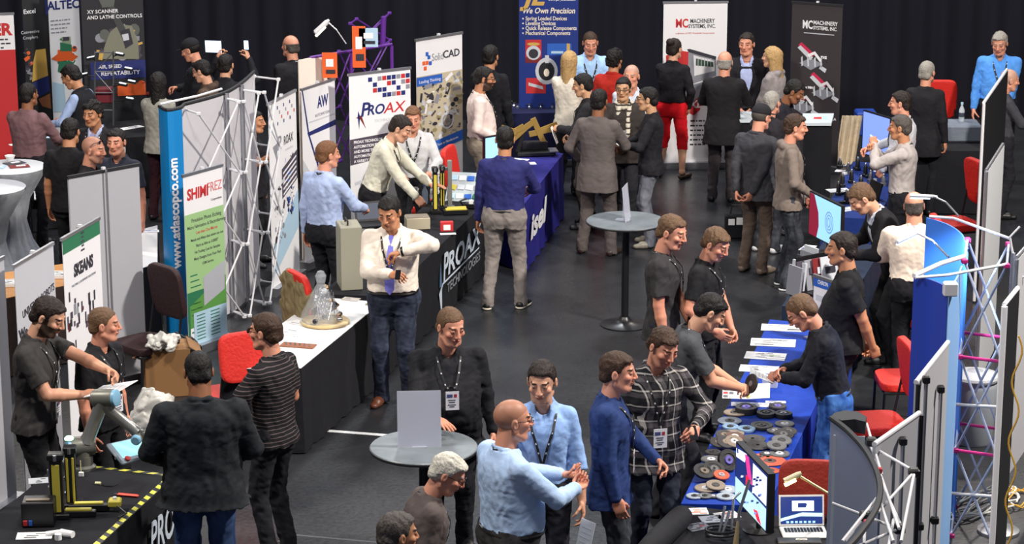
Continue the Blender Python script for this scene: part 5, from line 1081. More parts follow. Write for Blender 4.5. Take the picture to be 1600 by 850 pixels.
def sign_holder(label, g, z, rz, w_, h, ink=True, tilt=6):
    rt = thing('sign_holder', label, 'sign', (g.x, g.y, z), rz); m = MB(); Rm = Matrix.Rotation(R(-tilt), 3, 'X')
    m.box((0, .0, h / 2 + .004), (w_, .003, h), mat('paper_lilac', (186, 188, 206), .6), Rm); m.build('sheet', None, rt)
    m = MB(); m.box((0, -.004, h / 2 + .004), (w_ + .012, .003, h + .01), ACR, Rm); m.build('cover', None, rt)
    if ink:
        m = MB(); f = Face(Rm @ Vector((-w_ / 2, -.0065, 0)) + Vector((0, 0, .004)), (1, 0, 0), Rm @ Vector((0, 0, 1))); I = mat('pale_ink', (120, 118, 150), .6)
        for k in range(8): f.rect(m, w_ * .3 + k * w_ * .055, h * (.78), w_ * .3 + k * w_ * .055 + .006, h * (.84 + .07 * math.exp(-(k - 3.5) ** 2 / 4)), I)
        f.rect(m, w_ * .35, h * .95, w_ * .65, h * .965, I); f.rect(m, w_ * .08, h * .70, w_ * .7, h * .71, I); f.rect(m, w_ * .15, h * .62, w_ * .22, h * .64, I); f.rect(m, w_ * .08, h * .77, w_ * .25, h * .78, I); m.build('printed_lines', None, rt)
    m = MB(); m.box((0, .02, h * .3), (w_ * .3, .012, h * .62), ACR); m.box((0, .03, .004), (w_ * .35, .14, .005), ACR); m.build('foot', None, rt)
    return rt
rt, g = round_table('grey cocktail table at the front with a clear sign holder', 662, 697, 167); sign_holder('tall lilac-grey sign in a clear holder on the near cocktail table', g + Vector((-.03, 0, 0)), 1.06, R(4), .30, .40)
rt, g = round_table('grey cocktail table further back, beside the tall charcoal T-shirt', 978, 344, 119); sign_holder('slim sign holder seen edge-on, standing on the far cocktail table', g, 1.06, R(76), .24, .34, ink=False)
# ------------------------------------------------------------------ things on the tables
def prop(name, label, cat, px, py, z=.75, rz=0, group=None, dz=0.):
    g = U(px, py, z); return thing(name, label, cat, (g.x, g.y, z + dz), R(rz), group)
PAPER = mat('white_paper', (236, 236, 236), .6); INK = mat('grey_ink', (96, 98, 104), .6); YEL = mat('machine_yellow', (206, 190, 70), .45); TOOLG = mat('tool_grey', (96, 98, 104), .4, metal=.4); STEEL = mat('bright_steel', (196, 198, 202), .25, metal=.9)
def sheet(label, px, py, w_, d, rz=0, z=.75, mt=None, marks=6, seed=1, cols=(INK,), name='leaflet', cat='leaflet', th=.004, group=None, dz=0.002):
    rt = prop(name, label, cat, px, py, z, rz, group, dz); m = MB(); m.box((0, 0, th / 2), (w_, d, th), mt or PAPER); m.build('page', None, rt)
    if marks:
        rs = random.Random(seed); m = MB()
        for k in range(marks):
            a, b = rs.uniform(-.36, .2) * w_, (-.4 + .8 * (k + .5) / marks) * d; m.box((a + w_ * .1, b, th + .0006), (w_ * rs.uniform(.15, .5), d / marks * rs.uniform(.25, .6), .001), rs.choice(cols))
        m.build('printing', None, rt)
    return rt
def discs():
    K = dict(black=(34, 34, 37), grey=(98, 98, 100), tan=(128, 114, 100), silver=(150, 160, 172), blue=(132, 164, 196), brown=(92, 66, 58), orange=(206, 88, 58), dark=(52, 50, 52))
    D = [(1148, 647, 15, 'tan', 'dark', 0, .012), (1166, 645, 15, 'black', 'violet', 0, .05), (1197, 650, 13, 'black', 'dark', 0, .03), (1215, 638, 12, 'dark', 'violet', 0, .02), (1224, 651, 12, 'dark', 'pale', 0, .03), (1226, 664, 13, 'grey', 'pale', 0, .012), (1140, 659, 16, 'silver', 'dark', 0, .008), (1141, 670, 11, 'blue', 'dark', 0, .02), (1166, 673, 12, 'blue', 'dark', 0, .02), (1190, 668, 15, 'dark', 'dark', 0, .02), (1211, 675, 11, 'grey', 'pale', 0, .012),
         (1146, 679, 14, 'tan', 'pale', 0, .01), (1132, 688, 12, 'dark', 'tan', 12, .01), (1148, 690, 12, 'brown', 'pale', 10, .01), (1122, 701, 11, 'dark', 'tan', 18, .012), (1134, 701, 12, 'dark', 'tan', 22, .012), (1147, 700, 12, 'tan', 'pale', 20, .012), (1114, 710, 10, 'dark', 'dark', 0, .02), (1139, 713, 13, 'blue', 'pale', 0, .01), (1111, 720, 13, 'grey', 'pale', 0, .012), (1142, 722, 12, 'brown', 'dark', 0, .01), (1110, 732, 17, 'grey', 'dark', 0, .006), (1136, 735, 14, 'black', 'violet', 58, .03),
         (1100, 749, 14, 'black', 'tan', 22, .016), (1115, 746, 14, 'black', 'grey', 26, .016), (1127, 751, 10, 'orange', 'silver', 14, .012), (1104, 765, 15, 'tan', 'pale', 0, .012), (1118, 766, 12, 'tan', 'dark', 10, .01), (1137, 767, 13, 'silver', 'pale', 0, .012), (1085, 777, 10, 'silver', 'black', 0, .01), (1101, 777, 9, 'grey', 'black', 0, .01), (1114, 777, 7, 'dark', 'pale', 0, .01), (1134, 778, 12, 'silver', 'black', 0, .012),
         (1176, 687, 17, 'dark', 'dark', 0, .008), (1184, 698, 17, 'dark', 'dark', 0, .008), (1224, 687, 13, 'dark', 'grey', 10, .012), (1232, 681, 11, 'dark', 'grey', 8, .012), (1221, 696, 13, 'grey', 'dark', 8, .014), (1213, 704, 13, 'grey', 'dark', 8, .014), (1218, 711, 13, 'grey', 'pale', 0, .014), (1198, 711, 9, 'dark', 'pale', 0, .01), (1203, 721, 20, 'orange', 'brown', 0, .004), (1188, 715, 12, 'orange', 'brown', 0, .004), (1205, 736, 11, 'orange', 'brown', 0, .004), (1190, 731, 9, 'silver', 'dark', 0, .01)]
    KM = {k: mat('abrasive_' + k, v, .6, noise=.25, nscale=60, bump=.2) for k, v in K.items()}; KM['violet'] = mat('disc_violet', (110, 100, 180), .4); KM['pale'] = mat('disc_pale', (206, 206, 212), .4)
    D = sorted(D, key=lambda d: -d[1]); rows = [D[0:4], D[4:7], D[7:12], D[12:16], D[16:21], D[21:27], D[27:33], D[33:39], D[39:]]
    on = ['first', 'second', 'third', 'fourth', 'fifth', 'sixth', 'seventh', 'eighth', 'ninth']; used = 0
    for ri, row in enumerate(rows):
        row = sorted(row)
        for ci, (x, y, r, c, hc, tilt, th) in enumerate(row):
            g = U(x, y, .75); pr = r / 172 ; used += 1
            lift = sin(R(tilt)) * pr + .003 + (.02 if 5 < tilt < 50 else 0) + .0015 * (used % 3)
            cn = {'tan': 'tan-grey', 'silver': 'silver', 'dark': 'dark grey'}.get(c, c); hn = {'violet': 'violet', 'pale': 'pale', 'dark': 'dark'}.get(hc, hc)
            rt = thing('grinding_disc', f'{cn} grinding disc with {hn} centre, {on[ri]} row from the near edge, {on[ci]} from left', 'grinding disc', (g.x, g.y, .75 + lift), 0, 'grinding discs on the royal blue table')
            Rm = Matrix.Rotation(R(tilt), 3, 'X') @ Matrix.Rotation(R(tilt * .4), 3, 'Y')
            m = MB(); m.lathe((0, 0, 0), [(pr * .28, th), (pr * .28, 0), (pr, 0), (pr + .001, th * .3), (pr + .001, th * .7), (pr * .97, th), (pr * .62, th), (pr * .58, th * .8), (pr * .40, th * .8), (pr * .28, th)], KM[c], 40, Rm); m.build('abrasive_wheel', None, rt, smooth=True)
            m = MB(); m.lathe((0, 0, 0), [(pr * .14, 0), (pr * .42, .001), (pr * .42, th * .86), (pr * .36, th + .003), (pr * .14, th + .002), (pr * .14, 0)], KM[hc], 28, Rm); m.build('centre_plate', None, rt, smooth=True)
discs()
def monitor(label, bl, br, zb, h, scr, stand=None, frame=DRK, name='monitor', art=None, tabz=.75, depth=.035):
    a, b = U(*bl, zb), U(*br, zb); c = (a + b) / 2; rt = thing(name, label, 'monitor', (c.x, c.y, tabz)); a, b = a - Vector((c.x, c.y, tabz)), b - Vector((c.x, c.y, tabz)); f = Face(a, b - a, (0, 0, 1)); w_ = (b - a).length
    m = MB(); m.poly([f.P(0, 0, -depth), f.P(w_, 0, -depth), f.P(w_, h, -depth), f.P(0, h, -depth)], depth, None, f.n); m.build('housing', frame, rt)
    m = MB(); bz = .014; f.rect(m, bz, bz, w_ - bz, h - bz, scr, .0005, .001); m.build('screen', None, rt)
    if art: m = MB(); art(f, m, w_, h); m.build('screen_picture', None, rt)
    m = MB(); mid = f.P(w_ / 2, 0, -depth - .01); m.box((mid.x, mid.y, (zb - tabz) / 2 + .05), (.05, .04, zb - tabz + .12), None, f.Rm @ Matrix.Rotation(R(-90), 3, 'X'), .008) if False else m.tube([(mid.x, mid.y, .005), (mid.x, mid.y, zb - tabz + .14)], .018, None, 10)
    m.lathe((mid.x, mid.y, 0), [(.11, 0), (.11, .01), (.03, .018)], None, 28); m.build('stand', frame, rt, smooth=True)
    return rt, f, w_
def E_(name, c, e): return mat(name, c, .4, emit=e)
def screens():
    SB = E_('screen_periwinkle', (120, 146, 240), .9); SW = E_('screen_white', (226, 236, 250), .9); SL = E_('screen_sky', (150, 206, 246), .8); SR = E_('screen_maroon', (130, 24, 48), .7); SN = E_('screen_navy', (24, 44, 110), .8); SP = E_('screen_pink', (226, 60, 150), .8); SC = E_('screen_cyan', (180, 226, 250), .9); SRED = E_('screen_red', (226, 40, 70), .8)
    monitor('monitor with a plain periwinkle blue screen and one white line, before the drinking person', (1346, 240), (1389, 254), .88, .50, SB, art=lambda f, m, w_, h: f.shape(m, [(w_ * .3, h * .46), (w_ * .8, h * .36), (w_ * .8, h * .39), (w_ * .3, h * .50)], SW, .002))
    def a2(f, m, w_, h):
        f.shape(m, [(.014, .014), (w_ * .26, .014), (w_ * .32, h * .3), (w_ * .3, h * .6), (w_ * .16, h - .014), (.014, h - .014)], SR, .002); t_ = E_('screen_blue_grey', (120, 160, 210), .6)
        for k in range(6): f.disc(m, w_ * .64, h * .5, .09 - k * .014, t_ if k % 2 == 0 else SL, .003 + k * .0006, ry=.11 - k * .015)
    monitor('monitor showing a pale blue screen with a maroon left side, facing the magazine table', (1263, 366), (1313, 392), .86, .44, SL, art=a2)
    def a3(f, m, w_, h):
        rs = random.Random(6); f.rect(m, w_ * .55, h * .45, w_ * .97, h * .93, SW, .002); f.rect(m, .014, .014, w_ * .97, h * .40, SC, .002); f.shape(m, [(.02, h * .9), (w_ * .35, h * .97), (w_ * .3, h * .80), (.02, h * .75)], SW, .003)
        f.shape(m, [(w_ * .30, h * .95), (w_ * .42, h * .95), (w_ * .55, h * .55), (w_ * .42, h * .55)], SP, .0035); f.rect(m, w_ * .35, h * .45, w_ * .45, h * .62, SRED, .004); f.shape(m, [(w_ * .6, h * .18), (w_ * .72, h * .22), (w_ * .85, h * .05), (w_ * .72, h * .06)], SRED, .004)
        for k in range(16): a, b = rs.uniform(.03, w_ * .8), rs.uniform(.03, h * .8); f.shape(m, [(a, b), (a + .05, b + .02), (a + .06, b + .035), (a + .01, b + .02)], rs.choice([SN, SB, SW, SN]), .005)
        f.text(m, 'B', w_ * .08, h * .88, .05, SN, .002, h0=.006)
    monitor('large monitor with a bright pink and white picture beside the grinding discs', (1148, 779), (1198, 834), .86, .42, SN, art=a3, depth=.05)
    # laptop
    rt = prop('laptop', 'open white laptop with a space picture on screen, at the bottom edge', 'laptop', 1256, 834, .75, 2); LW = mat('laptop_silver', (222, 222, 226), .35)
    m = MB(); m.box((0, 0, .009), (.31, .21, .016), LW, None, .006); m.build('keyboard_deck', None, rt)
    m = MB()
    for r_ in range(4):
        for c_ in range(12): m.box((-.12 + c_ * .022, .06 - r_ * .022, .0185), (.018, .018, .003), DRK)
    o = m.build('keys', None, rt); o['kind'] = 'stuff'
    f = Face((-.155, .108, .018), (1, 0, 0), (0, sin(R(14)), cos(R(14)))); m = MB(); m.poly([f.P(0, 0, -.008), f.P(.31, 0, -.008), f.P(.31, .21, -.008), f.P(0, .21, -.008)], .008, LW, f.n); m.build('lid', None, rt)
    m = MB(); f.rect(m, .012, .012, .298, .198, SN, .0004); f.shape(m, [(.012, .05), (.16, .09), (.298, .085), (.298, .06), (.15, .065), (.012, .03)], SC, .002); f.rect(m, .09, .10, .24, .17, SW, .003); f.rect(m, .13, .125, .21, .155, SN, .004)
    for k in range(7): f.rect(m, .05 + k * .03, .018, .068 + k * .03, .032, SL, .004)
    f.text(m, '3', .20, .14, .05, SW, .004, h0=.005); m.build('screen', None, rt)
    rt = prop('clip_lamp', 'small warm desk lamp glowing above the laptop', 'lamp', 1300, 812, .75); h = U(1296, 772, 1.12) - rt.location; e = U(1246, 742, 1.24) - rt.location; hd = U(1226, 752, 1.20) - rt.location
    m = MB(); m.lathe((0, 0, 0), [(.05, 0), (.05, .02), (.012, .03)], DRK, 20); m.tube([(0, 0, .02), tuple(h), tuple(e)], .009, mat('lamp_brass', (176, 156, 110), .35, metal=.6)); m.build('arm', None, rt, smooth=True)
    m = MB(); m.tube([tuple(e + (e - hd) * .3), tuple(e), tuple(hd)], [.014, .02, .022], mat('lamp_shade_grey', (190, 184, 150), .4), 12); m.build('lamp_shade', None, rt, smooth=True); m = MB(); dn = Vector((0, -.014, -.022)); m.tube([tuple(e + (hd - e) * .15 + dn), tuple(hd + dn)], .013, E_('warm_tube', (255, 236, 150), 9), 10); m.build('lamp_tube', None, rt)
    l = bpy.data.lights.new('lamp_light', 'POINT'); l.energy = 3; l.color = (1, .85, .5); l.shadow_soft_size = .03; o = bpy.data.objects.new('lamp_light', l); C.objects.link(o); o.parent = rt; o.location = hd + Vector((0, -.03, -.06))
    # screen on the isel table
    rt, f, w_ = monitor('monitor with a plain sky blue screen beside the person in the navy shirt', (757, 262), (792, 256), .88, .34, SL)
screens()
def literature():
    for k, (x, y, w_, d, rz, lab) in enumerate(((1222, 513, .36, .20, -8, 'white sheet of small product pictures at the far end of the disc table'), (1208, 536, .38, .22, -8, 'leaflet with a dark photo strip, second from the far end of the disc table'), (1196, 557, .34, .20, -12, 'green and white brochure before the person in blue jeans'), (1186, 577, .32, .18, -10, 'white leaflet with small grey pictures just beyond the newspaper'), (1172, 633, .30, .10, -6, 'catalogue with a dark ring picture, beside the newspaper on the blue table'), (1212, 629, .16, .05, -4, 'small white card among the discs at the far right corner'))):
        sheet(lab, x, y, w_, d, rz, seed=k, cols=(INK, TXD, MG) + ((LGRN,) if k == 2 else ()), marks=9)
    # newspaper held over the table
    g = U(1166, 612, .86); rt = thing('newspaper', 'open newspaper with coloured pictures held over the blue table', 'newspaper', g, R(-6)); m = MB(); Rm = Matrix.Rotation(R(14), 3, 'X')
    m.box((-.09, 0, 0), (.19, .22, .003), PAPER, Rm); m.box((.09, .01, .004), (.19, .22, .003), PAPER, Rm @ Matrix.Rotation(R(-6), 3, 'Y')); m.build('page', None, rt); m = MB(); rs = random.Random(3)
    for k in range(16): m.box((rs.uniform(-.16, .16), rs.uniform(-.09, .09), .0) , (rs.uniform(.03, .06), rs.uniform(.01, .03), .0), INK) if False else None
    for k in range(14):
        a, b = -.16 + (k % 4) * .045 + (.02 if k % 4 > 1 else 0) * 2, -.08 + (k // 4) * .05; v = Rm @ Vector((a, b, .004)); m.box((v.x, v.y, v.z + (.004 if a > 0 else 0)), (.035, .03, .001), [INK, LG, MG, YEL, RED][k % 5], Rm)
    m.build('printing', None, rt)
    rt = prop('cardboard_box', 'small pale box standing behind the newspaper on the blue table', 'box', 1203, 604, .75, -10); m = MB(); m.box((0, 0, .06), (.12, .09, .12), mat('pale_card', (196, 200, 214), .7), None, .004); m.build('carton', None, rt); m = MB(); m.box((0, 0, .122), (.124, .094, .01), mat('pale_card_lid', (206, 210, 222), .7), None, .003); m.build('lid', None, rt)
    # magazine racks on the middle table
    rt = prop('magazine_rack', 'black rack holding several catalogues, before the person in the black suit', 'rack', 1278, 455, .75, 35)
    m = MB(); m.box((0, 0, .01), (.34, .26, .02), DRK, None, .004); m.box((0, .12, .16), (.34, .012, .32), DRK); m.build('frame', None, rt)
    for k in range(4):
        m = MB(); m.box((-.10 + .07 * k, .06 - k * .03, .15 + .01 * k), (.20, .012, .28), [DG, MG, DRED, LG][k], Matrix.Rotation(R(-12), 3, 'X')); m.box((-.10 + .07 * k, .052 - k * .03, .2), (.12, .006, .06), [LG, DG, LG, TXD][k], Matrix.Rotation(R(-12), 3, 'X')); m.build('catalogue', None, rt)
    for k in range(5):
        g = U(1241 + k * 6, 462 - k * 8, .75); rt = thing('magazine', 'grey %s of the upright row beside the black rack' % ['magazine at the near end', 'magazine second from the near end', 'magazine in the middle', 'magazine second from the far end', 'magazine at the far end'][k], 'magazine', (g.x, g.y, .75), R(30), 'upright magazines beside the rack'); m = MB(); m.box((0, 0, .14), (.02, .2, .27), [MG, LG, TXD, MG, LG][k], Matrix.Rotation(R(6), 3, 'Y')); m.build('cover', None, rt); m = MB(); m.box((0.002, 0, .14), (.014, .196, .262), PAPER, Matrix.Rotation(R(6), 3, 'Y')); m.build('pages', None, rt)
    f = banner('small white table banner with a blue header standing among the catalogues', (1272, 430), (1301, 440), .75 + .55, zb=.77, base=False, pole=False, name='table_banner'); m = MB(); f.rect(m, 0, f.h - .09, f.w, f.h, BLU, .002); f.text(m, 'CHIRON', f.w / 2, f.h - .045, .05, WHITE, .001, h0=.004, sx=.7)
    for k, b in enumerate((.10, .20, .32)): f.rect(m, f.w * .15, b, f.w * .8, b + .05, [TXD, MG, LG][k], .002)
    P_('artwork', f, m)
    m = MB(); m.poly([f.P(0, -.02, -.10), f.P(f.w, -.02, -.10), f.P(f.w, -.0, -.10), f.P(0, -.0, -.10)], .2, ALU, f.n); P_('foot', f, m)
    # sheets on the white table and on the long black counter
    for k, (x, y, w_, d, rz, lab, mt) in enumerate(((548, 468, .16, .10, -20, 'small grey card at the far end of the white table', mat('grey_card', (176, 168, 160), .6)), (470, 505, .22, .12, -35, 'white crumpled sheet left of the glass sculpture', None), (455, 520, .26, .16, -30, 'white leaflet lying between the sculpture and the striped polo', None), (440, 548, .20, .14, -10, 'pale sheet at the near left corner of the white table', None), (578, 476, .08, .05, 0, 'tiny dark card near the person with the tie', mat('olive_card', (128, 124, 100), .6)))):
        sheet(lab, x, y, w_, d, rz, seed=k + 20, cols=(LG, MG), mt=mt, marks=4)
    rt = prop('sample_tray', 'copper-coloured tray of thin metal strips beside the striped polo', 'tray', 466, 541, .75, -14); m = MB(); m.box((0, 0, .008), (.30, .11, .014), mat('copper_tray', (150, 92, 64), .4), None, .004); m.build('tray_base', None, rt)
    for k in range(6): m = MB(); m.box((-.11 + k * .042, 0, .018), (.012, .08, .004), STEEL, Matrix.Rotation(R(20), 3, 'Z')); m.build('strip', None, rt)
    # glass sculpture
    rt = prop('glass_sculpture', 'sculpture of metal and glass balls under clear film on a round wooden board', 'sculpture', 508, 505, .75); m = MB(); m.lathe((0, 0, 0), [(.20, 0), (.215, .01), (.215, .022), (.205, .03)], mat('birch_board', (206, 182, 132), .5, noise=.1), 48); m.build('board', None, rt, smooth=True); rs = random.Random(2)
    BR = mat('brass_ball', (186, 150, 112), .22, metal=.8); GL = mat('clear_glass', (222, 230, 236), .05, alpha=.45)
    for k in range(46):
        t = rs.random(); z = .05 + .28 * t; rr = (.17 * (1 - t) + .01); a = rs.uniform(0, 6.28); q = rr * math.sqrt(rs.random()); r_ = rs.uniform(.014, .032); mt = rs.choice([BR, STEEL, STEEL, GL, DRK]); m = MB()
        m.lathe((q * cos(a), q * sin(a), z), [(r_ * sin(p), -r_ * cos(p)) for p in np.linspace(.08, pi - .08, 9)], mt, 14); m.build('ball', None, rt, smooth=True)
    m = MB()
    for k in range(26): a, b = rs.uniform(0, 6.28), rs.uniform(0, 6.28); m.tube([(.15 * cos(a) * rs.random(), .15 * sin(a), .04 + .1 * rs.random()), (.08 * cos(b), .08 * sin(b), .2 + .1 * rs.random())], .003, STEEL, 6)
    m.build('wire_frame', None, rt)
    m = MB(); pr = [(.19, .03), (.175, .09), (.13, .18), (.08, .28), (.035, .36), (.05, .43), (.03, .47), (.004, .48)]; m.lathe((-.03, 0, 0), pr, mat('clear_film', (224, 230, 238), .12, alpha=.22), 14); m.build('film_cover', None, rt)
    # beige cabinet
    rt = prop('control_cabinet', 'tall beige metal cabinet with a black handle on the white-black counter joint', 'cabinet', 549, 452, .75, 12); BG = mat('beige_metal', (150, 148, 132), .45); m = MB(); m.box((0, .10, .30), (.20, .30, .60), BG, None, .008); m.build('housing', None, rt); m = MB(); m.tube([(-.02, .02, .60), (-.02, .03, .64), (-.02, .17, .64), (-.02, .18, .60)], .009, DRK, 8); m.build('handle', None, rt, smooth=True)
    m = MB(); m.box((.102, .10, .30), (.004, .26, .54), mat('beige_dark', (118, 116, 104), .5)); m.box((.106, .02, .22), (.012, .02, .05), DRK); m.box((.105, .12, .52), (.004, .10, .03), RED); m.build('side_door', None, rt)
literature()
def machines():
    def actuator(label, px, py, h, rz, w_=.05, two=False, top=None, z=.75):
        rt = prop('linear_actuator', label, 'machine', px, py, z, rz); m = MB(); m.box((0, 0, .02), (w_ * 2.0, .13, .04), DRK, None, .006); m.build('foot', None, rt); m = MB(); m.box((0, 0, h / 2 + .02), (w_, .06, h), DRK, None, .005); m.build('profile', None, rt)
        for k in ((-1, 1) if two else (0,)): m = MB(); m.box((k * w_ * .28, -.034, h / 2 + .02), (w_ * (.22 if two else .62), .012, h * .86), YEL, None, .003); m.build('cover_strip', None, rt)
        m = MB(); m.box((0, 0, h + .045), (w_ * 1.3, .085, .05), DRK, None, .008); m.lathe((0, -.045, h + .045), [(.012, -.02), (.012, .02)], STEEL, 12); m.build('end_cap', None, rt)
        m = MB()
        for k in range(3): m.box((-w_ * .62, -.01, .1 + k * h * .3), (.012, .03, .03), STEEL, None, .003)
        m.build('bracket', None, rt)
        return rt
    actuator('tall black and yellow linear actuator standing on the long black counter', 680, 333, .42, 8); actuator('second black and yellow actuator on the long black counter, twin-striped beside the taller one', 691, 327, .40, 8, two=True, w_=.045)
    rt = prop('guide_column', 'grey metal column beside the yellow actuators on the long black counter', 'machine', 703, 325, .75, 5); m = MB(); m.box((0, 0, .26), (.045, .05, .50), mat('grey_machine', (150, 150, 146), .4, metal=.3), None, .005); m.box((0, 0, .01), (.10, .12, .02), TOOLG, None, .004); m.build('column', None, rt); m = MB(); m.tube([(-.06, 0, .0), (-.06, 0, .40)], .008, STEEL); m.box((-.03, 0, .42), (.09, .04, .03), STEEL, None, .004); m.build('guide_rod', None, rt)
    rt = prop('linear_stage', 'low yellow and black linear stage in front of the upright actuators', 'machine', 712, 335, .75, 10); m = MB(); m.box((0, 0, .03), (.26, .09, .05), DRK, None, .006); m.build('rail', None, rt); m = MB(); m.box((.0, -.02, .06), (.22, .05, .02), YEL, None, .004); m.box((.02, .07, .05), (.20, .03, .03), YEL, None, .004); m.build('cover_strip', None, rt)
    rt = prop('gripper', 'black gripper with a white block at the right end of the counter machines', 'machine', 737, 326, .75, -10); m = MB(); m.box((0, 0, .035), (.13, .09, .06), DRK, None, .01); m.tube([(-.08, 0, .02), (-.12, -.02, .08), (-.06, .02, .10)], .012, DRK); m.build('body', None, rt, smooth=True); m = MB(); m.box((0, -.04, .08), (.04, .03, .05), PAPER, None, .006); m.build('block', None, rt)
    rt = prop('card_box', 'small red box with a white label on the long black counter edge', 'box', 698, 361, .75, 6); m = MB(); m.box((0, 0, .05), (.13, .06, .10), RED, None, .004); m.build('carton', None, rt); m = MB(); m.box((0, -.032, .045), (.07, .004, .055), PAPER); m.build('label_panel', None, rt)
    sheet('white paper sticking out under the red box', 700, 366, .16, .06, 8, seed=44, marks=0)
    rt = prop('steel_case', 'beige steel box between the paper cup and the red box', 'box', 652, 356, .75, 10); m = MB(); m.box((0, 0, .06), (.24, .18, .12), mat('sand_metal', (186, 176, 152), .45), None, .006); m.build('housing', None, rt); m = MB(); m.box((0, 0, .123), (.22, .16, .006), mat('brushed_lid', (150, 140, 128), .35, metal=.4)); m.build('lid', None, rt)
    rt = prop('paper_cup', 'white paper coffee cup with a lid on the long black counter', 'cup', 648, 312, .75); m = MB(); m.lathe((0, 0, 0), [(.028, 0), (.040, .11)], PAPER, 24); m.build('cup_wall', None, rt, smooth=True); m = MB(); m.lathe((0, 0, .108), [(.043, 0), (.043, .012), (.036, .016), (.036, .024)], mat('cup_lid', (244, 244, 244), .3), 24); m.build('lid', None, rt, smooth=True)
    rt = prop('laptop', 'black laptop on the counter behind the person with the tie', 'laptop', 584, 352, .75, 20); m = MB(); m.box((0, 0, .012), (.32, .22, .02), DRK, None, .005); m.build('keyboard_deck', None, rt); f = Face((-.16, .11, .02), (1, 0, 0), (0, .3, .95)); m = MB(); m.poly([f.P(0, 0, 0), f.P(.32, 0, 0), f.P(.32, .2, 0), f.P(0, .2, 0)], .01, DRK, f.n); f.rect(m, .02, .02, .3, .18, mat('dull_screen', (90, 96, 110), .2), .011); m.build('lid', None, rt)
    rt = prop('water_bottle', 'clear bottle with a blue cap on the counter behind the cup', 'bottle', 664, 318, .75); m = MB(); m.lathe((0, 0, 0), [(.03, 0), (.032, .02), (.032, .13), (.012, .17), (.012, .19)], mat('bottle_plastic', (190, 210, 230), .1, alpha=.5), 20); m.build('bottle_wall', None, rt, smooth=True); m = MB(); m.lathe((0, 0, .188), [(.015, 0), (.015, .02)], BLU, 16); m.build('cap', None, rt)
    # acrylic literature rack
    rt = prop('brochure_stand', 'angled clear stand with blue and white component packs, beside the navy shirt', 'rack', 726, 312, .75, -12); m = MB(); m.poly([(-.18, -.10, .0), (.20, -.10, .0), (.20, .14, .26), (-.18, .14, .26)], .008, mat('acrylic_board', (208, 220, 226), .2, alpha=.7)); m.build('board', None, rt); m = MB(); m.poly([(-.19, -.11, 0), (-.19, .15, 0), (-.19, .15, .28)], .008, mat('board_side', (210, 214, 218), .4)); m.poly([(.20, -.11, 0), (.20, .15, 0), (.20, .15, .28)], .008, mat('board_side', (210, 214, 218), .4)); m.build('side_plate', None, rt)
    rs = random.Random(12)
    for k in range(12):
        a, b = -.13 + (k % 4) * .09, (k // 4) * .075; z = .03 + b * 1.08; g = rt.location; m = MB(); m.box((a, -.07 + b, z + .02), (.075, .06, .02), [LBL, PAPER, BLU, GRN, YEL, LG, PAPER, MG][k % 8], Matrix.Rotation(R(45), 3, 'X') @ Matrix.Rotation(R(rs.uniform(-15, 15)), 3, 'Z'), .004); m.build('component_pack', None, rt)
    # isel table machine with golden bars
    rt = prop('machine_frame', 'black desktop machine with crossed golden bars on the purple-blue table', 'machine', 836, 242, .75, 8); GB_ = mat('golden_bar', (190, 156, 84), .35, metal=.5)
    m = MB(); m.box((0, 0, .03), (.44, .24, .05), DRK, None, .01); m.box((-.16, .04, .16), (.05, .06, .28), DRK, Matrix.Rotation(R(18), 3, 'Y'), .006); m.box((0, .05, .10), (.30, .10, .10), DRK, None, .01); m.build('base', None, rt)
    for (x, z, t, l) in ((-.26, .27, -62, .30), (-.20, .24, -48, .32), (-.14, .30, -55, .26), (.05, .26, 24, .36), (.10, .27, -78, .34), (.14, .30, -70, .26), (-.30, .30, 70, .2)): m = MB(); m.box((x, .02 + x * .1, z), (.065, .02, l), GB_, Matrix.Rotation(R(-t), 3, 'Y'), .004); m.build('golden_bar', None, rt)
    m = MB(); m.box((.2, -.05, .06), (.10, .2, .02), mat('chrome_tray', (140, 140, 146), .3, metal=.7), None, .005); m.build('tray', None, rt)
    sheet('white and red leaflet at the left edge of the purple-blue table', 822, 256, .22, .12, 10, seed=9, cols=(RED, MG)); sheet('white catalogue half under the first leaflet on the purple-blue table', 812, 250, .20, .12, -20, seed=10, cols=(BLU, MG))
    rs = random.Random(5)
    for k in range(12): rt = prop('steel_clamp', 'small silver clamping part, %s in the row before the royal blue banner' % ['first from left', 'second from left', 'third from left', 'fourth from left', 'fifth from left', 'sixth from left', 'sixth from right', 'fifth from right', 'fourth from right', 'third from right', 'second from right', 'first from right'][k], 'machine part', 797 + k * 6, 165 + (k % 3) * 2, .75, k * 40, 'silver parts before the royal blue banner'); m = MB(); m.lathe((0, 0, 0), [(.02, 0), (.022, .02), (.010, .03), (.010, .05)], STEEL, 12); m.build('body', None, rt, smooth=True); m = MB(); m.tube([(-.02, 0, .05), (.03, 0, .055)], .006, DRK); m.build('lever', None, rt)
    # far right table: machine parts
    spots = [(1312, 262), (1325, 272), (1340, 266), (1352, 276), (1330, 286), (1316, 292), (1345, 290), (1360, 284), (1372, 276), (1310, 305), (1334, 302), (1352, 305), (1368, 300), (1380, 290), (1322, 318), (1346, 318), (1363, 316), (1388, 270), (1396, 262)]; nm = ['first', 'second', 'third', 'fourth', 'fifth', 'sixth', 'seventh', 'eighth', 'ninth', 'tenth', 'eleventh', 'twelfth', 'thirteenth', 'fourteenth', 'fifteenth', 'sixteenth', 'seventeenth', 'eighteenth', 'nineteenth']
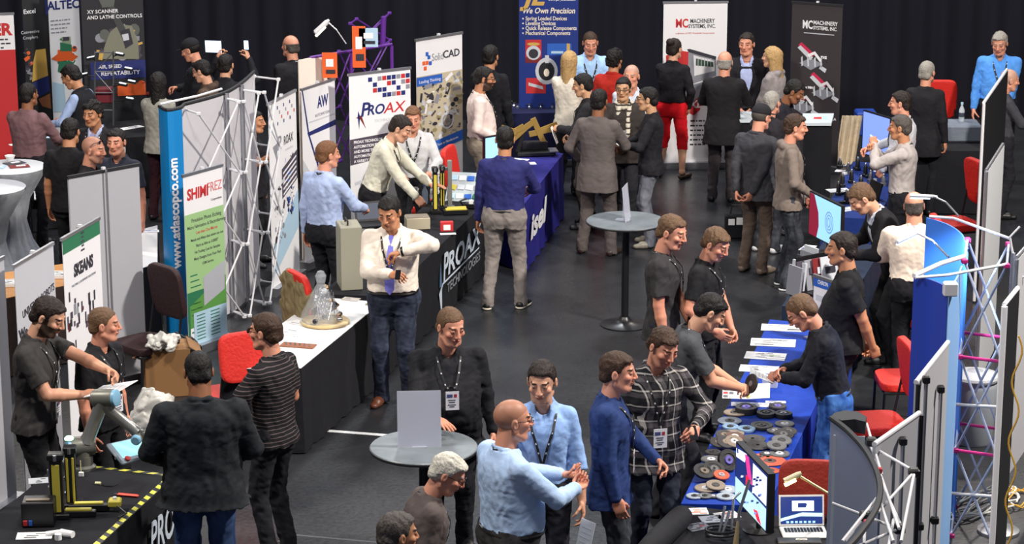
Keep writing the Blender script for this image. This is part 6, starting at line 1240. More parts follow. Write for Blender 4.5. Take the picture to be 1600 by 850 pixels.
    for k, (x, y) in enumerate(sorted(spots, key=lambda q: q[1])):
        rt = prop('tool_holder', 'black and silver tool holder on the navy table, %s counted from its far end' % nm[k], 'machine part', x, y, .75, k * 53, 'tool holders on the navy table'); m = MB(); v = k % 3
        m.lathe((0, 0, 0), [(.035, 0), (.036, .03), (.026, .035), (.022, .07 + .02 * v), (.012, .09 + .02 * v)], [DRK, TOOLG, DRK][v], 18); m.build('body', None, rt, smooth=True); m = MB(); m.lathe((.0, 0, .07 + .02 * v), [(.012, 0), (.013, .03), (.006, .045)], STEEL, 14); m.box((.05, .01, .015), (.05, .03, .03), [STEEL, DRK, mat('part_white', (225, 225, 228), .4)][(k + v) % 3], None, .005); m.build('shank', None, rt, smooth=True)
    for k, (x, y, w_, d, lab) in enumerate(((1318, 268, .18, .10, 'small white card with a magenta mark at the far end of the navy table'), (1375, 268, .14, .06, 'white strip of paper at the far right of the navy table'), (1310, 298, .24, .16, 'open brochure on the left side of the navy table'), (1320, 328, .26, .14, 'white leaflets at the near left corner of the navy table'), (1360, 328, .20, .12, 'white leaflet at the near right corner of the navy table'), (1262, 388, .22, .12, 'white sheet beside the screen with the maroon side'))): sheet(lab, x, y, w_, d, k * 17 - 20, seed=k + 60, cols=(INK, mat('magenta_ink', (200, 60, 130), .6) if k == 0 else BLU))
    rt = prop('laptop', 'black laptop on the navy table behind the bending person', 'laptop', 1352, 312, .75, -70); m = MB(); m.box((0, 0, .01), (.26, .2, .018), DRK, None, .004); m.build('keyboard_deck', None, rt); m = MB(); m.box((0, .11, .10), (.26, .01, .18), DRK, Matrix.Rotation(R(-15), 3, 'X')); m.build('lid', None, rt)
    # beige drape and blue case by the monitor
    rt = prop('cloth_stand', 'beige cloth hanging from a blue-topped case behind the periwinkle monitor', 'stand', 1345, 262, .0, 0); m = MB(); m.box((.08, .3, .52), (.26, .3, .30), mat('blue_case', (30, 66, 160), .5), None, .02); m.build('case', None, rt); m = MB(); vs = []; fs = []
    for i in range(15):
        t = i / 14; x = -.24 + t * .2; vs += [(x - .07 + .05 * t, .10 + .035 * sin(i * 2.3), .02), (x + .06 * t, .14 + .012 * sin(i * 2.3), .64)]
    for i in range(14): fs.append((2 * i, 2 * i + 2, 2 * i + 3, 2 * i + 1))
    m.add(vs, fs); m.build('cloth', cloth((222, 206, 180), .8), rt, smooth=True)
    # grey case, water bottle, microphones on the back table
    g = U(1493, 204, .85); rt = thing('equipment_case', 'grey fabric-covered case on the black draped table', 'case', (g.x, g.y, .75)); m = MB(); m.box((0, 0, .10), (.56, .42, .20), GREYC, None, .02); m.build('case_body', None, rt); m = MB(); m.box((-.24, -.17, .10), (.06, .10, .19), mat('sand_strip', (170, 156, 130), .6), None, .01); m.build('corner_strip', None, rt)
    g = U(1502, 190, .95); rt = thing('water_bottle', 'clear water bottle with a blue cap standing on the grey case', 'bottle', (g.x, g.y, .95)); m = MB(); m.lathe((0, 0, 0), [(.032, 0), (.034, .03), (.034, .14), (.013, .19), (.013, .21)], mat('bottle_clear', (220, 230, 240), .1, alpha=.6), 20); m.build('bottle_wall', None, rt, smooth=True); m = MB(); m.lathe((0, 0, .205), [(.016, 0), (.016, .025)], LBL, 16); m.build('cap', None, rt); m = MB(); m.lathe((0, 0, .06), [(.035, 0), (.035, .05)], mat('bottle_label', (60, 66, 80), .5), 20); m.build('paper_band', None, rt)
    # robot arm on the hazard-taped table
    b0 = U(132, 732, .75); Yb = b0.y; rt = thing('robot_arm', 'grey jointed robot arm with pale blue joint caps on the black table', 'robot arm', (b0.x, b0.y, .75)); Q = lambda x, y, dy=0: UY(x, y, Yb + dy) - Vector((b0.x, b0.y, .75)); RG = mat('robot_grey', (116, 116, 108), .4, metal=.3); RB = mat('robot_cap_blue', (128, 176, 206), .4); TUBE = mat('robot_tube', (176, 176, 172), .28, metal=.7)
    def joint(nm, c, ax_, r_, l, capside=1):
        c, ax_ = Vector(c), Vector(ax_).normalized(); m = MB(); m.tube([c - ax_ * l / 2, c - ax_ * l * .46, c + ax_ * l * .4, c + ax_ * l / 2], [r_ * .9, r_, r_, r_ * .9], RG, 24); m.build(nm, None, rt, smooth=True)
        m = MB(); e = c + ax_ * l / 2 * capside; m.tube([e - ax_ * .004 * capside, e + ax_ * .018 * capside, e + ax_ * .026 * capside], [r_ * .95, r_ * .93, r_ * .7], RB, 24); m.build('joint_cap', None, rt, smooth=True)
    m = MB(); m.lathe((0, 0, 0), [(.085, 0), (.085, .02), (.065, .035), (.065, .10)], RG, 32); m.build('base', None, rt, smooth=True)
    joint('shoulder_joint', Q(128, 697), (-1, -.4, 0), .074, .18); m = MB(); m.tube([Q(128, 722), Q(130, 690)], .066, RG, 24); m.build('base_column', None, rt, smooth=True)
    m = MB(); m.tube([Q(136, 690), Q(139, 682), Q(157, 636), Q(160, 628)], [.062, .050, .050, .058], TUBE, 24); m.build('upper_arm', None, rt, smooth=True)
    joint('elbow_joint', Q(163, 622), (1, -.35, .12), .066, .17); m = MB(); m.tube([Q(166, 632), Q(172, 641), Q(208, 670), Q(214, 675)], [.056, .043, .041, .048], TUBE, 24); m.build('forearm', None, rt, smooth=True)
    joint('wrist_joint', Q(217, 682), (-.2, -1, -.1), .040, .11); joint('wrist_joint', Q(231, 679), (1, -.1, .2), .040, .10); joint('tool_flange', Q(245, 668), (0, -.2, 1), .038, .08)
    m = MB(); m.tube([Q(247, 664), Q(247, 652)], .022, DRK, 14); m.tube([Q(247, 652), Q(247, 646)], .028, YEL, 14); m.tube([Q(247, 646), Q(247, 642)], .034, BLU, 14); m.tube([Q(234, 655), Q(246, 656)], .008, RED, 8); m.build('gripper', None, rt, smooth=True)
    # teach tablet
    rt = prop('teach_pendant', 'pale blue control tablet with a red stop button leaning behind the robot arm', 'tablet', 206, 718, .75, 38); Rm = Matrix.Rotation(R(22), 3, 'X'); m = MB(); m.box((0, 0, .07), (.30, .24, .035), mat('tablet_shell', (150, 164, 178), .4), Rm, .012); m.build('shell', None, rt); m = MB(); m.box(Rm @ Vector((0, .01, .018)) + Vector((0, 0, .07)), (.235, .18, .003), E_('tablet_screen', (150, 214, 226), .55), Rm); m.build('screen', None, rt); m = MB(); m.lathe(Rm @ Vector((-.09, -.10, .018)) + Vector((0, 0, .07)), [(.02, 0), (.022, .014), (.012, .02)], RED, 20, Rm); m.build('stop_button', None, rt, smooth=True); m = MB(); m.box((0, .07, .035), (.2, .02, .07), PAPER, None, .004); m.build('rest', None, rt)
    r1 = actuator('black tower actuator with a broad yellow strip beside the twin-striped actuator', 91, 808, .40, 4, w_=.085); actuator('black tower actuator with twin yellow strips and a glowing green lamp', 113, 792, .38, 4, w_=.07, two=True)
    rt = prop('signal_lamp', 'glowing green signal lamp on top of the twin-strip actuator', 'lamp', 113, 792, .75, 0, dz=.495); m = MB(); m.lathe((0, 0, 0), [(.03, 0), (.032, .012), (.02, .024), (.005, .03)], E_('green_glow', (150, 255, 190), 6), 20); m.build('lens', None, rt, smooth=True); m = MB(); m.lathe((0, 0, -.004), [(.034, 0), (.034, .006)], DRK, 20); m.build('ring', None, rt)
    rt = prop('control_box', 'black control box with red and blue sockets on the robot table', 'box', 62, 818, .75, 3); m = MB(); m.box((0, 0, .09), (.22, .16, .18), DRK, None, .008); m.build('housing', None, rt); m = MB(); m.box((-.085, -.085, .035), (.03, .01, .04), RED, None, .003); m.box((-.05, -.085, .035), (.025, .01, .04), BLU, None, .003); m.build('socket', None, rt); m = MB(); m.box((.0, -.03, .185), (.16, .04, .006), mat('brass_plate', (120, 106, 84), .4)); m.build('plate', None, rt)
    rt = prop('linear_stage', 'horizontal yellow linear stage with a carriage in the middle of the robot table', 'machine', 138, 803, .75, 3); m = MB(); m.box((.0, .05, .03), (.28, .05, .05), DRK, None, .005); m.box((-.05, -.05, .025), (.22, .05, .045), DRK, None, .005); m.build('rail', None, rt); m = MB(); m.box((.0, .05, .062), (.20, .035, .018), YEL, None, .004); m.box((-.06, -.055, .055), (.18, .04, .018), YEL, None, .004); m.build('cover_strip', None, rt); m = MB(); m.box((.18, .06, .06), (.09, .09, .05), YEL, None, .01); m.lathe((.18, .05, .085), [(.014, 0), (.014, .018)], PAPER, 14); m.build('carriage', None, rt); m = MB(); m.tube([(.20, .02, .05), (.27, -.06, .02), (.22, -.14, .02)], .006, DRK); m.build('hose', None, rt)
    rt = prop('valve_fitting', 'white plastic valve parts at the near left of the robot table', 'machine part', 96, 838, .75, 20); m = MB(); m.tube([(-.10, .03, .02), (.0, .02, .025)], .017, PAPER, 12); m.tube([(.0, .02, .02), (.07, -.05, .02)], .026, PAPER, 12); m.lathe((-.03, -.05, 0), [(.024, 0), (.024, .04)], PAPER, 16); m.build('valve', None, rt, smooth=True)
    for k, (x, y, w_, d, rz, lab, mt) in enumerate(((54, 838, .24, .13, 5, 'white sheet at the near left corner of the robot table', None), (60, 752, .14, .12, 12, 'pale tablet-like sheet lying left of the tower actuators', mat('pale_grey_sheet', (186, 190, 196), .4)))): sheet(lab, x, y, w_, d, rz, seed=k + 80, mt=mt, marks=3)
    rt = prop('utility_knife', 'bright red tool lying beside the hazard tape', 'tool', 200, 776, .75, -14); m = MB(); m.box((0, 0, .012), (.16, .026, .02), mat('tool_red', (226, 66, 44), .4), None, .008); m.build('handle', None, rt); m = MB(); m.box((-.088, 0, .012), (.03, .012, .006), STEEL); m.build('blade', None, rt)
    rt = prop('cable_plug', 'small plug with a thin black cable in the middle of the robot table', 'cable', 149, 757, .75, 0); m = MB(); m.tube([(.0, 0, .01), (.04, -.01, .012)], .012, mat('plug_cream', (210, 206, 160), .4), 10); m.build('plug', None, rt); m = MB(); m.tube([(.04, -.01, .01), (.08, -.05, .006), (.13, -.05, .006), (.16, .0, .006)], .004, DRK, 6); m.build('cord', None, rt)
    rt = prop('white_tag', 'white tag hanging on a string in front of the robot base', 'tag', 127, 745, .75, 0); m = MB(); m.box((0, 0, .02), (.035, .02, .035), PAPER, None, .004); m.build('tag_body', None, rt); m = MB(); m.tube([(0, 0, .035), (-.005, .02, .12)], .003, mat('string_cream', (200, 190, 150), .6), 6); m.build('string', None, rt)
    # hazard tape along the table edges, and the half-seen lettering on its skirt
    tr, P, c = TAB['robot']; a, b, d = P[1], P[2], P[3]; HT = mat('hazard_black', (24, 24, 26), .5); HY = mat('hazard_yellow', (214, 210, 70), .5)
    def tape(label, a, b, n, w_):
        cc = (a + b) / 2 + c; t = thing('hazard_tape', label, 'tape', (cc.x, cc.y, .751)); a, b = a + c - cc, b + c - cc; u = (b - a).normalized(); nn = Vector((-u.y, u.x, 0)); L = (b - a).length; m = MB(); m.poly([a + nn * .005, b + nn * .005, b + nn * w_, a + nn * w_], .0012, HT, (0, 0, 1)); m.build('strip', None, t)
        m = MB()
        for k in range(n): s0 = L * (k + .2) / n; s1 = s0 + L / n * .5; m.poly([(a + u * s0 + nn * .008) + Vector((0, 0, .0014)), (a + u * s1 + nn * .008) + Vector((0, 0, .0014)), (a + u * (s1 + .03) + nn * (w_ - .003)) + Vector((0, 0, .0014)), (a + u * (s0 + .03) + nn * (w_ - .003)) + Vector((0, 0, .0014))], .0008, HY, (0, 0, 1))
        m.build('yellow_marks', None, t)
    tape('yellow and black hazard tape along the right edge of the robot table', a, b, 13, .055); tape('yellow and black hazard tape along the far edge of the robot table', b, b + (d - b) * .72, 6, .05)
    fw = Face(Vector((a.x + c.x, a.y + c.y, 0)), b - a, (0, 0, 1)); fl = Face(a, b - a, (0, 0, 1)); x0, y0 = hit(fw, 262, 828); m = MB(); fl.text(m, 'PROAX', x0 - .02, .47, .34, mat('silver_lettering', (206, 218, 232), .45), .006, .15, h0=.034, sx=.72); m.build('lettering', None, tr)
    # bags and boxes by the left wall
    rt = prop('cardboard_box', 'brown cardboard box with plastic film sticking out, beside the broad black jacket', 'box', 262, 612, .0, 12); CB = mat('cardboard', (138, 100, 62), .8); m = MB(); m.box((0, 0, .22), (.40, .34, .44), CB, None, .004); m.build('carton', None, rt); m = MB()
    for sx in (-1, 1): m.box((sx * .25, 0, .42), (.14, .34, .006), CB, Matrix.Rotation(R(sx * 35), 3, 'Y'))
    m.build('flap', None, rt)
    def lump(name, label, cat, px, py, r, seed, mt, z0=0., amp=.02, fr=18, inp=0.):
        g = U(px, py, inp); F_ = Fld(V(-r[0] - .12, -r[1] - .12, -.05), V(r[0] + .12, r[1] + .12, r[2] * 2 + .15), .011); F_.ell((0, 0, r[2]), r, None, 0); F_.ell((r[0] * .3, -r[1] * .2, r[2] * 1.3), (r[0] * .6, r[1] * .6, r[2] * .6), None, .05); F_.folds(amp, fr, seed); F_.folds(amp * .4, fr * 3, seed + 1); F_.plane(V(0, 0, .0), V(0, 0, 1)); v, q = F_.mesh(); e = thing(name, label, cat, (g.x, g.y, z0)); np_mesh('shell', [(v, q)], mt, e); return e
    lump('plastic_bag', 'big white crumpled plastic bag on the floor beside the robot tool', 'bag', 243, 690, V(.19, .17, .22), 4, mat('white_plastic_film', (214, 212, 204), .4, noise=.1, nscale=8), inp=.1, z0=.1)
    st = prop('storage_crate', 'dark crate under the white plastic bag', 'crate', 243, 708, .0, 0); m = MB(); m.box((0, .0, .05), (.44, .38, .098), DRK, None, .01); m.build('tub', None, st); m = MB(); m.box((0, -.195, .06), (.12, .01, .03), TOOLG, None, .003); m.build('grip', None, st)
    e = lump('plastic_bag', 'clear wrinkled film bulging out of the brown cardboard box', 'bag', 256, 545, V(.15, .13, .09), 8, mat('pale_film', (206, 204, 198), .3, noise=.1), inp=.45, z0=.44)
    e = lump('backpack', 'black backpack slumped on the floor behind the cardboard box', 'bag', 283, 590, V(.20, .15, .20), 12, mat('black_nylon', (26, 26, 30), .6, bump=.3), inp=0, z0=0, amp=.012); m = MB(); m.tube([(-.1, -.12, .36), (-.02, -.10, .46), (.08, -.10, .40)], .012, DRK, 8); m.build('strap', None, e); m = MB(); m.box((.05, -.15, .22), (.03, .01, .02), STEEL); m.build('buckle', None, e)
    # jacket over the chair by the white table
    F_ = Fld(V(-.32, -.22, -.05), V(.32, .25, .75), .011); F_.loft(V(0, 0, 0), np.eye(3), [(.05, .26, .10, -.03), (.3, .25, .08, -.01), (.5, .22, .06, 0), (.6, .14, .05, 0)], 0); F_.cone((-.2, .0, .5), (-.24, -.06, .12), .06, .045, .03); F_.cone((.2, .0, .5), (.24, -.06, .12), .06, .045, .03); F_.folds(.008, 26, 3); v, q = F_.mesh(); rt = thing('folded_jacket', 'tan jacket draped over the red chair left of the white table', 'jacket', (c_.location.x + .20, c_.location.y + .16, .50), R(120)); np_mesh('jacket_body', [(v, q)], cloth((124, 112, 82), .9), rt)
    # spandex tables, white chair, light rig at upper left
    for k, (x, y, lab) in enumerate(((16, 262, 'round table in a stretched grey cover with a white cup and leaflets'), (-18, 294, 'round table in a stretched grey cover, nearer the grey banners'))):
        g = U(x, y, 1.08); rt = thing('cocktail_table', lab, 'table', (g.x, g.y, 0)); m = MB(); vs = []; fs = []; N = 64; Z = [(0, .36), (.1, .29), (.3, .19), (.52, .14), (.75, .19), (.92, .29), (1.05, .37), (1.08, .375)]
        for z_, r_ in Z:
            for i in range(N): t = 2 * pi * i / N; k_ = 1 + .05 * sin(t * 16 + z_ * 3) * (1 - abs(z_ - .5) * 1.2) + (.16 * max(0, cos(4 * t)) ** 3 * (1 - z_ / .5) if z_ < .5 else 0); vs.append((r_ * k_ * cos(t), r_ * k_ * sin(t), z_))
        for j in range(len(Z) - 1):
            for i in range(N): fs.append((j * N + i, j * N + (i + 1) % N, (j + 1) * N + (i + 1) % N, (j + 1) * N + i))
        m.add(vs, fs); m.build('stretch_cover', cloth((158, 162, 170), .6), rt, smooth=True); m = MB(); m.lathe((0, 0, 1.08), [(.375, 0), (.378, .008), (.37, .014), (.001, .015)], mat('pale_top', (206, 210, 216), .4), 48); m.build('tabletop', None, rt, smooth=True)
        if k == 0:
            for i_, (dx, dy, mt_, lab2) in enumerate(((-.15, -.05, LBL, 'pale blue leaflet on the grey-covered round table'), (.1, -.02, DRED, 'dark magazine on the grey-covered round table'), (.02, .14, TXD, 'black folder at the back of the grey-covered round table'))): t = thing('leaflet', lab2, 'leaflet', (g.x + dx, g.y + dy, 1.0965), R(20 * i_)); m = MB(); m.box((0, 0, .003), (.21, .15, .004), mt_); m.build('page', None, t); m = MB(); m.box((.02, .02, .0056), (.10, .05, .001), PAPER); m.build('printing', None, t)
            t = thing('paper_cup', 'white bowl-like cup on the grey-covered round table', 'cup', (g.x - .05, g.y + .26, 1.096)); m = MB(); m.lathe((0, 0, 0), [(.03, 0), (.055, .06), (.05, .06), (.028, .008)], PAPER, 24); m.build('cup_wall', None, t, smooth=True)
    WP = mat('white_plastic', (222, 224, 226), .35)
    for k, (x, y, rz, lab) in enumerate(((58, 300, 200, 'white moulded chair beside the grey-covered table'), (158, 262, 180, 'white moulded chair mostly hidden behind the bald person'))):
        g = U(x, y, .46); rt = thing('moulded_chair', lab, 'chair', (g.x, g.y, 0), R(rz)); F_ = Fld(V(-.3, -.32, .35), V(.3, .32, .95), .012); F_.cone((-.17, .05, .44), (.17, .05, .44), .22, .22, 0, flat=(V(0, 0, 1), .16)); F_.cone((-.15, -.22, .50), (-.15, -.26, .82), .05, .045, .06); F_.cone((.15, -.22, .50), (.15, -.26, .82), .05, .045, .06); F_.cone((-.15, -.25, .80), (.15, -.25, .80), .06, .06, .04, flat=(V(0, 1, 0), .5)); F_.cone((-.12, -.25, .62), (.12, -.25, .62), .14, .14, .03, flat=(V(0, 1, 0), .18)); v, q = F_.mesh(); np_mesh('shell', [(v, q)], WP, rt)
        for sx in (-1, 1):
            for sy in (-1, 1): m = MB(); m.tube([(sx * .16, sy * .16, .42), (sx * .22, sy * .22, 0)], .012, CHM, 8); m.build('leg', None, rt)
    g = U(163, 196, .75); rt = thing('light_rig', 'steel frame tower with small lit panels before the wide black display wall', 'light rig', (g.x, g.y, .75)); Q = lambda x, y, dy=0: UY(x, y, g.y + dy) - Vector((g.x, g.y, .75))
    m = MB()
    for x in (148, 177):
        for dy in (0, .25): m.tube([Q(x, 200, dy), Q(x, 80, dy)], .01, TOOLG, 8)
    for y in (82, 112, 145, 172): m.tube([Q(148, y), Q(177, y)], .008, TOOLG, 6); m.tube([Q(148, y, .25), Q(177, y, .25)], .008, TOOLG, 6); m.tube([Q(148, y), Q(148, y, .25)], .008, TOOLG, 6); m.tube([Q(177, y), Q(177, y, .25)], .008, TOOLG, 6)
    m.tube([Q(148, 112), Q(177, 145)], .006, TOOLG, 6); m.tube([Q(177, 82), Q(148, 112)], .006, TOOLG, 6); m.build('frame', None, rt)
    m = MB(); a_ = Q(150, 152, .1); m.box((Q(163, 148, .12)), (.2, .16, .18), mat('maroon_box', (110, 34, 44), .5), None, .01); m.build('maroon_unit', None, rt)
    for x, y in ((142, 91), (187, 85), (131, 117), (201, 108), (206, 128), (203, 155), (192, 132)):
        p = Q(x, y, -.05); side_ = 1 if x > 163 else -1; m = MB(); m.tube([Q(163 + side_ * 14, y + 3), p], .007, DRK, 6); m.build('lamp_arm', None, rt); m = MB(); m.box(p, (.11, .07, .03), DRK, Matrix.Rotation(R(12 * side_), 3, 'Y'), .006); m.build('lamp_head', None, rt); m = MB(); m.box(p + Vector((0, -.01, .018)), (.085, .05, .006), E_('panel_white', (224, 236, 250), 1.2), Matrix.Rotation(R(12 * side_), 3, 'Y')); m.build('lit_panel', None, rt)
    rt = thing('tripod', 'black and white tripod legs slanting in front of the light rig', 'tripod', U(185, 235, 0)); o_ = Vector(rt.location); Q2 = lambda x, y: UY(x, y, o_.y) - o_
    for k, (a_, b_) in enumerate((((150, 138), (180, 190)), ((186, 140), (226, 205)), ((186, 140), (182, 236)))): m = MB(); m.tube([Q2(*a_), Q2(*b_)], .02, DRK, 8); m.build('leg', None, rt); m = MB(); m.tube([Q2((a_[0] * .4 + b_[0] * .6), (a_[1] * .4 + b_[1] * .6)) + Vector((-.02, -.02, 0)), Q2(*b_) + Vector((-.02, -.02, 0))], .008, PAPER, 6); m.build('rail', None, rt)
    for k, (x, y, w_, d, lab) in enumerate(((88, 214, .3, .16, 'pale blue leaflet in front of the person in the vest'), (96, 240, .28, .14, 'white leaflet by the mauve sleeve'), (28, 226, .2, .1, 'small white card at the left edge of the leaflet table'), (205, 200, .3, .12, 'white sheet on the black table under the light rig'))): sheet(lab, x, y, w_, d, k * 14, seed=90 + k, mt=LBL if k == 0 else None)
    for k, (x, y, lab) in enumerate(((88, 432, 'stack of white papers on the wooden desk behind the grey banners'), (18, 445, 'loose sheets at the left end of the wooden desk'))): sheet(lab, x, y, .26, .18, 10 * k, seed=95 + k, th=.03)
    sheet('white table leaflet with a blue logo between the grey panels and the blue wall', 236, 362, .16, .09, 10, seed=99, cols=(BLU,))
    rt = prop('tote_bag', 'black bag with two white labels standing on the floor by the cap wearer', 'bag', 1150, 372, .0, 0); m = MB(); m.box((0, 0, .14), (.26, .12, .28), BLACKCLOTH, None, .02); m.build('bag_body', None, rt); m = MB(); m.box((-.06, -.064, .20), (.07, .006, .07), PAPER); m.box((.05, -.064, .21), (.11, .006, .08), PAPER); m.build('white_patch', None, rt); m = MB(); m.tube([(-.07, 0, .27), (-.05, 0, .38), (.05, 0, .38), (.07, 0, .27)], .008, DRK, 8); m.build('strap', None, rt)
    # bottom right table
    a_, b_ = U(1004, 868, .83), U(1066, 806, .83); rt = thing('carrying_roll', 'black padded carrying roll lying at the front corner of the dark table', 'bag', (a_.x, a_.y, .75)); o_ = Vector((a_.x, a_.y, .75)); m = MB(); m.tube([a_ - o_, a_ + (b_ - a_) * .3 - o_, a_ + (b_ - a_) * .9 - o_, b_ - o_], [.07, .082, .082, .076], cloth((26, 26, 30), .8), 28); m.build('padded_tube', None, rt, smooth=True); m = MB(); u_ = (b_ - a_).normalized(); m.tube([b_ + u_ * .001 - o_, b_ + u_ * .03 - o_], .06, mat('roll_end_tan', (150, 120, 104), .6), 24); m.build('end_disc', None, rt, smooth=True)
    rs = random.Random(14)
    for k, (x, y, lab, cs) in enumerate(((1088, 800, 'leaflet with orange and white pictures at the near end of the disc table', (ORG, TXD)), (1112, 812, 'grey leaflet with dark pictures left of the red striped folder', (TXD, MG)), (1136, 806, 'white folder with a bold red stripe under the large monitor', (RED,)), (1090, 824, 'dark printed sheet near the reaching hand', (TXD, RED)))): sheet(lab, x, y, .16, .13, 5 + k * 7, seed=k + 110, cols=cs, mt=[PAPER, LG, PAPER, MG][k], marks=5)
    rt = prop('headset', 'coiled black cable and clamp below the large monitor', 'cable', 1128, 838, .75); m = MB(); m.tube([(.11 * cos(t), .09 * sin(t), .012 + .004 * t) for t in np.linspace(0, 13, 70)], .009, DRK, 8); m.build('coil', None, rt); m = MB(); m.tube([(-.02, 0, .02), (.02, .05, .20)], .01, STEEL); m.tube([(.0, -.03, .02), (.05, .02, .18)], .01, STEEL); m.build('clamp', None, rt)
    rt = prop('stylus_arm', 'slim grey probe arm standing before the pink monitor picture', 'machine part', 1150, 850, .75); m = MB(); m.tube([(0, 0, .02), (.02, .03, .22), (.09, .10, .42)], .011, TOOLG); m.tube([(-.03, .02, .1), (-.02, .05, .3), (.03, .08, .34)], .009, STEEL); m.build('rod', None, rt, smooth=True); m = MB(); m.tube([(0, 0, 0), (.01, .015, .16)], .022, mat('cone_tan', (150, 130, 96), .5), 12, r2=.008); m.build('cone', None, rt, smooth=True)
    rt = prop('keyboard_case', 'flat black device with a small white emblem before the laptop', 'device', 1248, 848, .75); m = MB(); m.box((0, 0, .012), (.30, .10, .02), DRK, None, .008); m.build('shell', None, rt); m = MB(); m.tube([(.02 * cos(t), .012 * sin(t), .024) for t in np.linspace(0, 6.28, 14)], .003, PAPER, 6); m.tube([(.035 + .02 * cos(t), .012 * sin(t), .024) for t in np.linspace(0, 6.28, 14)], .003, PAPER, 6); m.build('emblem', None, rt)
machines()
# ------------------------------------------------------------------ people (px, py = where the top of the head is seen)
PL = {}
BLK = (27, 27, 31)
def plaid():
    m = bpy.data.materials.new('plaid_flannel'); m.use_nodes = True; nt = m.node_tree; b = nt.nodes['Principled BSDF']; b.inputs['Roughness'].default_value = .9; b.inputs['Specular IOR Level'].default_value = .15
    tc = nt.nodes.new('ShaderNodeTexCoord'); sx = nt.nodes.new('ShaderNodeSeparateXYZ'); nt.links.new(tc.outputs['Object'], sx.inputs[0])
    def stripe(src, freq, lo, sm, ph=0.):
        a = nt.nodes.new('ShaderNodeMath'); a.operation = 'MULTIPLY_ADD'; a.inputs[1].default_value = freq; a.inputs[2].default_value = ph; nt.links.new(src, a.inputs[0])
        f = nt.nodes.new('ShaderNodeMath'); f.operation = 'FRACT'; nt.links.new(a.outputs[0], f.inputs[0]); g = nt.nodes.new('ShaderNodeMath'); g.operation = 'LESS_THAN'; g.inputs[1].default_value = lo; nt.links.new(f.outputs[0], g.inputs[0]); return g.outputs[0]
    def add(a, b_, fa=1., fb=1.):
        n = nt.nodes.new('ShaderNodeMath'); n.operation = 'ADD'; nt.links.new(a, n.inputs[0]); nt.links.new(b_, n.inputs[1]); return n.outputs[0]
    d = add(sx.outputs[0], sx.outputs[1]); v1 = stripe(d, 9, .10, 0); h1 = stripe(sx.outputs[2], 9, .10, 0); v2 = stripe(d, 9, .32, 0, .4); h2 = stripe(sx.outputs[2], 9, .32, 0, .4)
    m1 = nt.nodes.new('ShaderNodeMix'); m1.data_type = 'RGBA'; m1.inputs[6].default_value = (*srgb((34, 34, 38)), 1); m1.inputs[7].default_value = (*srgb((92, 88, 92)), 1)
    s2 = nt.nodes.new('ShaderNodeMath'); s2.operation = 'MULTIPLY'; s2.inputs[1].default_value = .5; nt.links.new(add(v2, h2), s2.inputs[0]); nt.links.new(s2.outputs[0], m1.inputs[0])
    m2 = nt.nodes.new('ShaderNodeMix'); m2.data_type = 'RGBA'; m2.inputs[7].default_value = (*srgb((205, 200, 196)), 1); nt.links.new(m1.outputs[2], m2.inputs[6]); s1 = nt.nodes.new('ShaderNodeMath'); s1.operation = 'MULTIPLY'; s1.inputs[1].default_value = .55; nt.links.new(add(v1, h1), s1.inputs[0]); nt.links.new(s1.outputs[0], m2.inputs[0])
    nt.links.new(m2.outputs[2], b.inputs['Base Color']); return m
def striped(c1, c2, freq, name, lo=.25):
    m = bpy.data.materials.new(name); m.use_nodes = True; nt = m.node_tree; b = nt.nodes['Principled BSDF']; b.inputs['Roughness'].default_value = .85; b.inputs['Specular IOR Level'].default_value = .2
    tc = nt.nodes.new('ShaderNodeTexCoord'); sx = nt.nodes.new('ShaderNodeSeparateXYZ'); nt.links.new(tc.outputs['Object'], sx.inputs[0])
    a = nt.nodes.new('ShaderNodeMath'); a.operation = 'MULTIPLY'; a.inputs[1].default_value = freq; nt.links.new(sx.outputs[2], a.inputs[0]); f = nt.nodes.new('ShaderNodeMath'); f.operation = 'FRACT'; nt.links.new(a.outputs[0], f.inputs[0])
    g = nt.nodes.new('ShaderNodeMath'); g.operation = 'LESS_THAN'; g.inputs[1].default_value = lo; nt.links.new(f.outputs[0], g.inputs[0]); m1 = nt.nodes.new('ShaderNodeMix'); m1.data_type = 'RGBA'; m1.inputs[6].default_value = (*srgb(c1), 1); m1.inputs[7].default_value = (*srgb(c2), 1); nt.links.new(g.outputs[0], m1.inputs[0]); nt.links.new(m1.outputs[2], b.inputs['Base Color']); return m
def denim(name, c1, c2):
    m = bpy.data.materials.new(name); m.use_nodes = True; nt = m.node_tree; b = nt.nodes['Principled BSDF']; b.inputs['Roughness'].default_value = .9; b.inputs['Specular IOR Level'].default_value = .15
    tc = nt.nodes.new('ShaderNodeTexCoord'); mp = nt.nodes.new('ShaderNodeMapping'); mp.inputs['Scale'].default_value = (1, 1, .45); n = nt.nodes.new('ShaderNodeTexNoise'); n.inputs['Scale'].default_value = 7; n.inputs['Detail'].default_value = 7; n.inputs['Distortion'].default_value = 1.2
    nt.links.new(tc.outputs['Object'], mp.inputs[0]); nt.links.new(mp.outputs[0], n.inputs[0]); r = nt.nodes.new('ShaderNodeValToRGB'); r.color_ramp.elements[0].position = .38; r.color_ramp.elements[1].position = .68; r.color_ramp.elements[0].color = (*srgb(c1), 1); r.color_ramp.elements[1].color = (*srgb(c2), 1); nt.links.new(n.outputs['Fac'], r.inputs[0]); nt.links.new(r.outputs[0], b.inputs['Base Color']); return m
DARKJ = denim('dark_washed_denim', (38, 42, 56), (66, 72, 92)); BLUEJ = denim('blue_denim', (34, 70, 140), (84, 134, 206)); MIDJ = denim('mid_blue_denim', (44, 62, 100), (70, 92, 134)); GREYJ = denim('grey_denim', (92, 94, 104), (128, 130, 140)); BLKJ = denim('black_faded_denim', (38, 40, 46), (80, 84, 92))
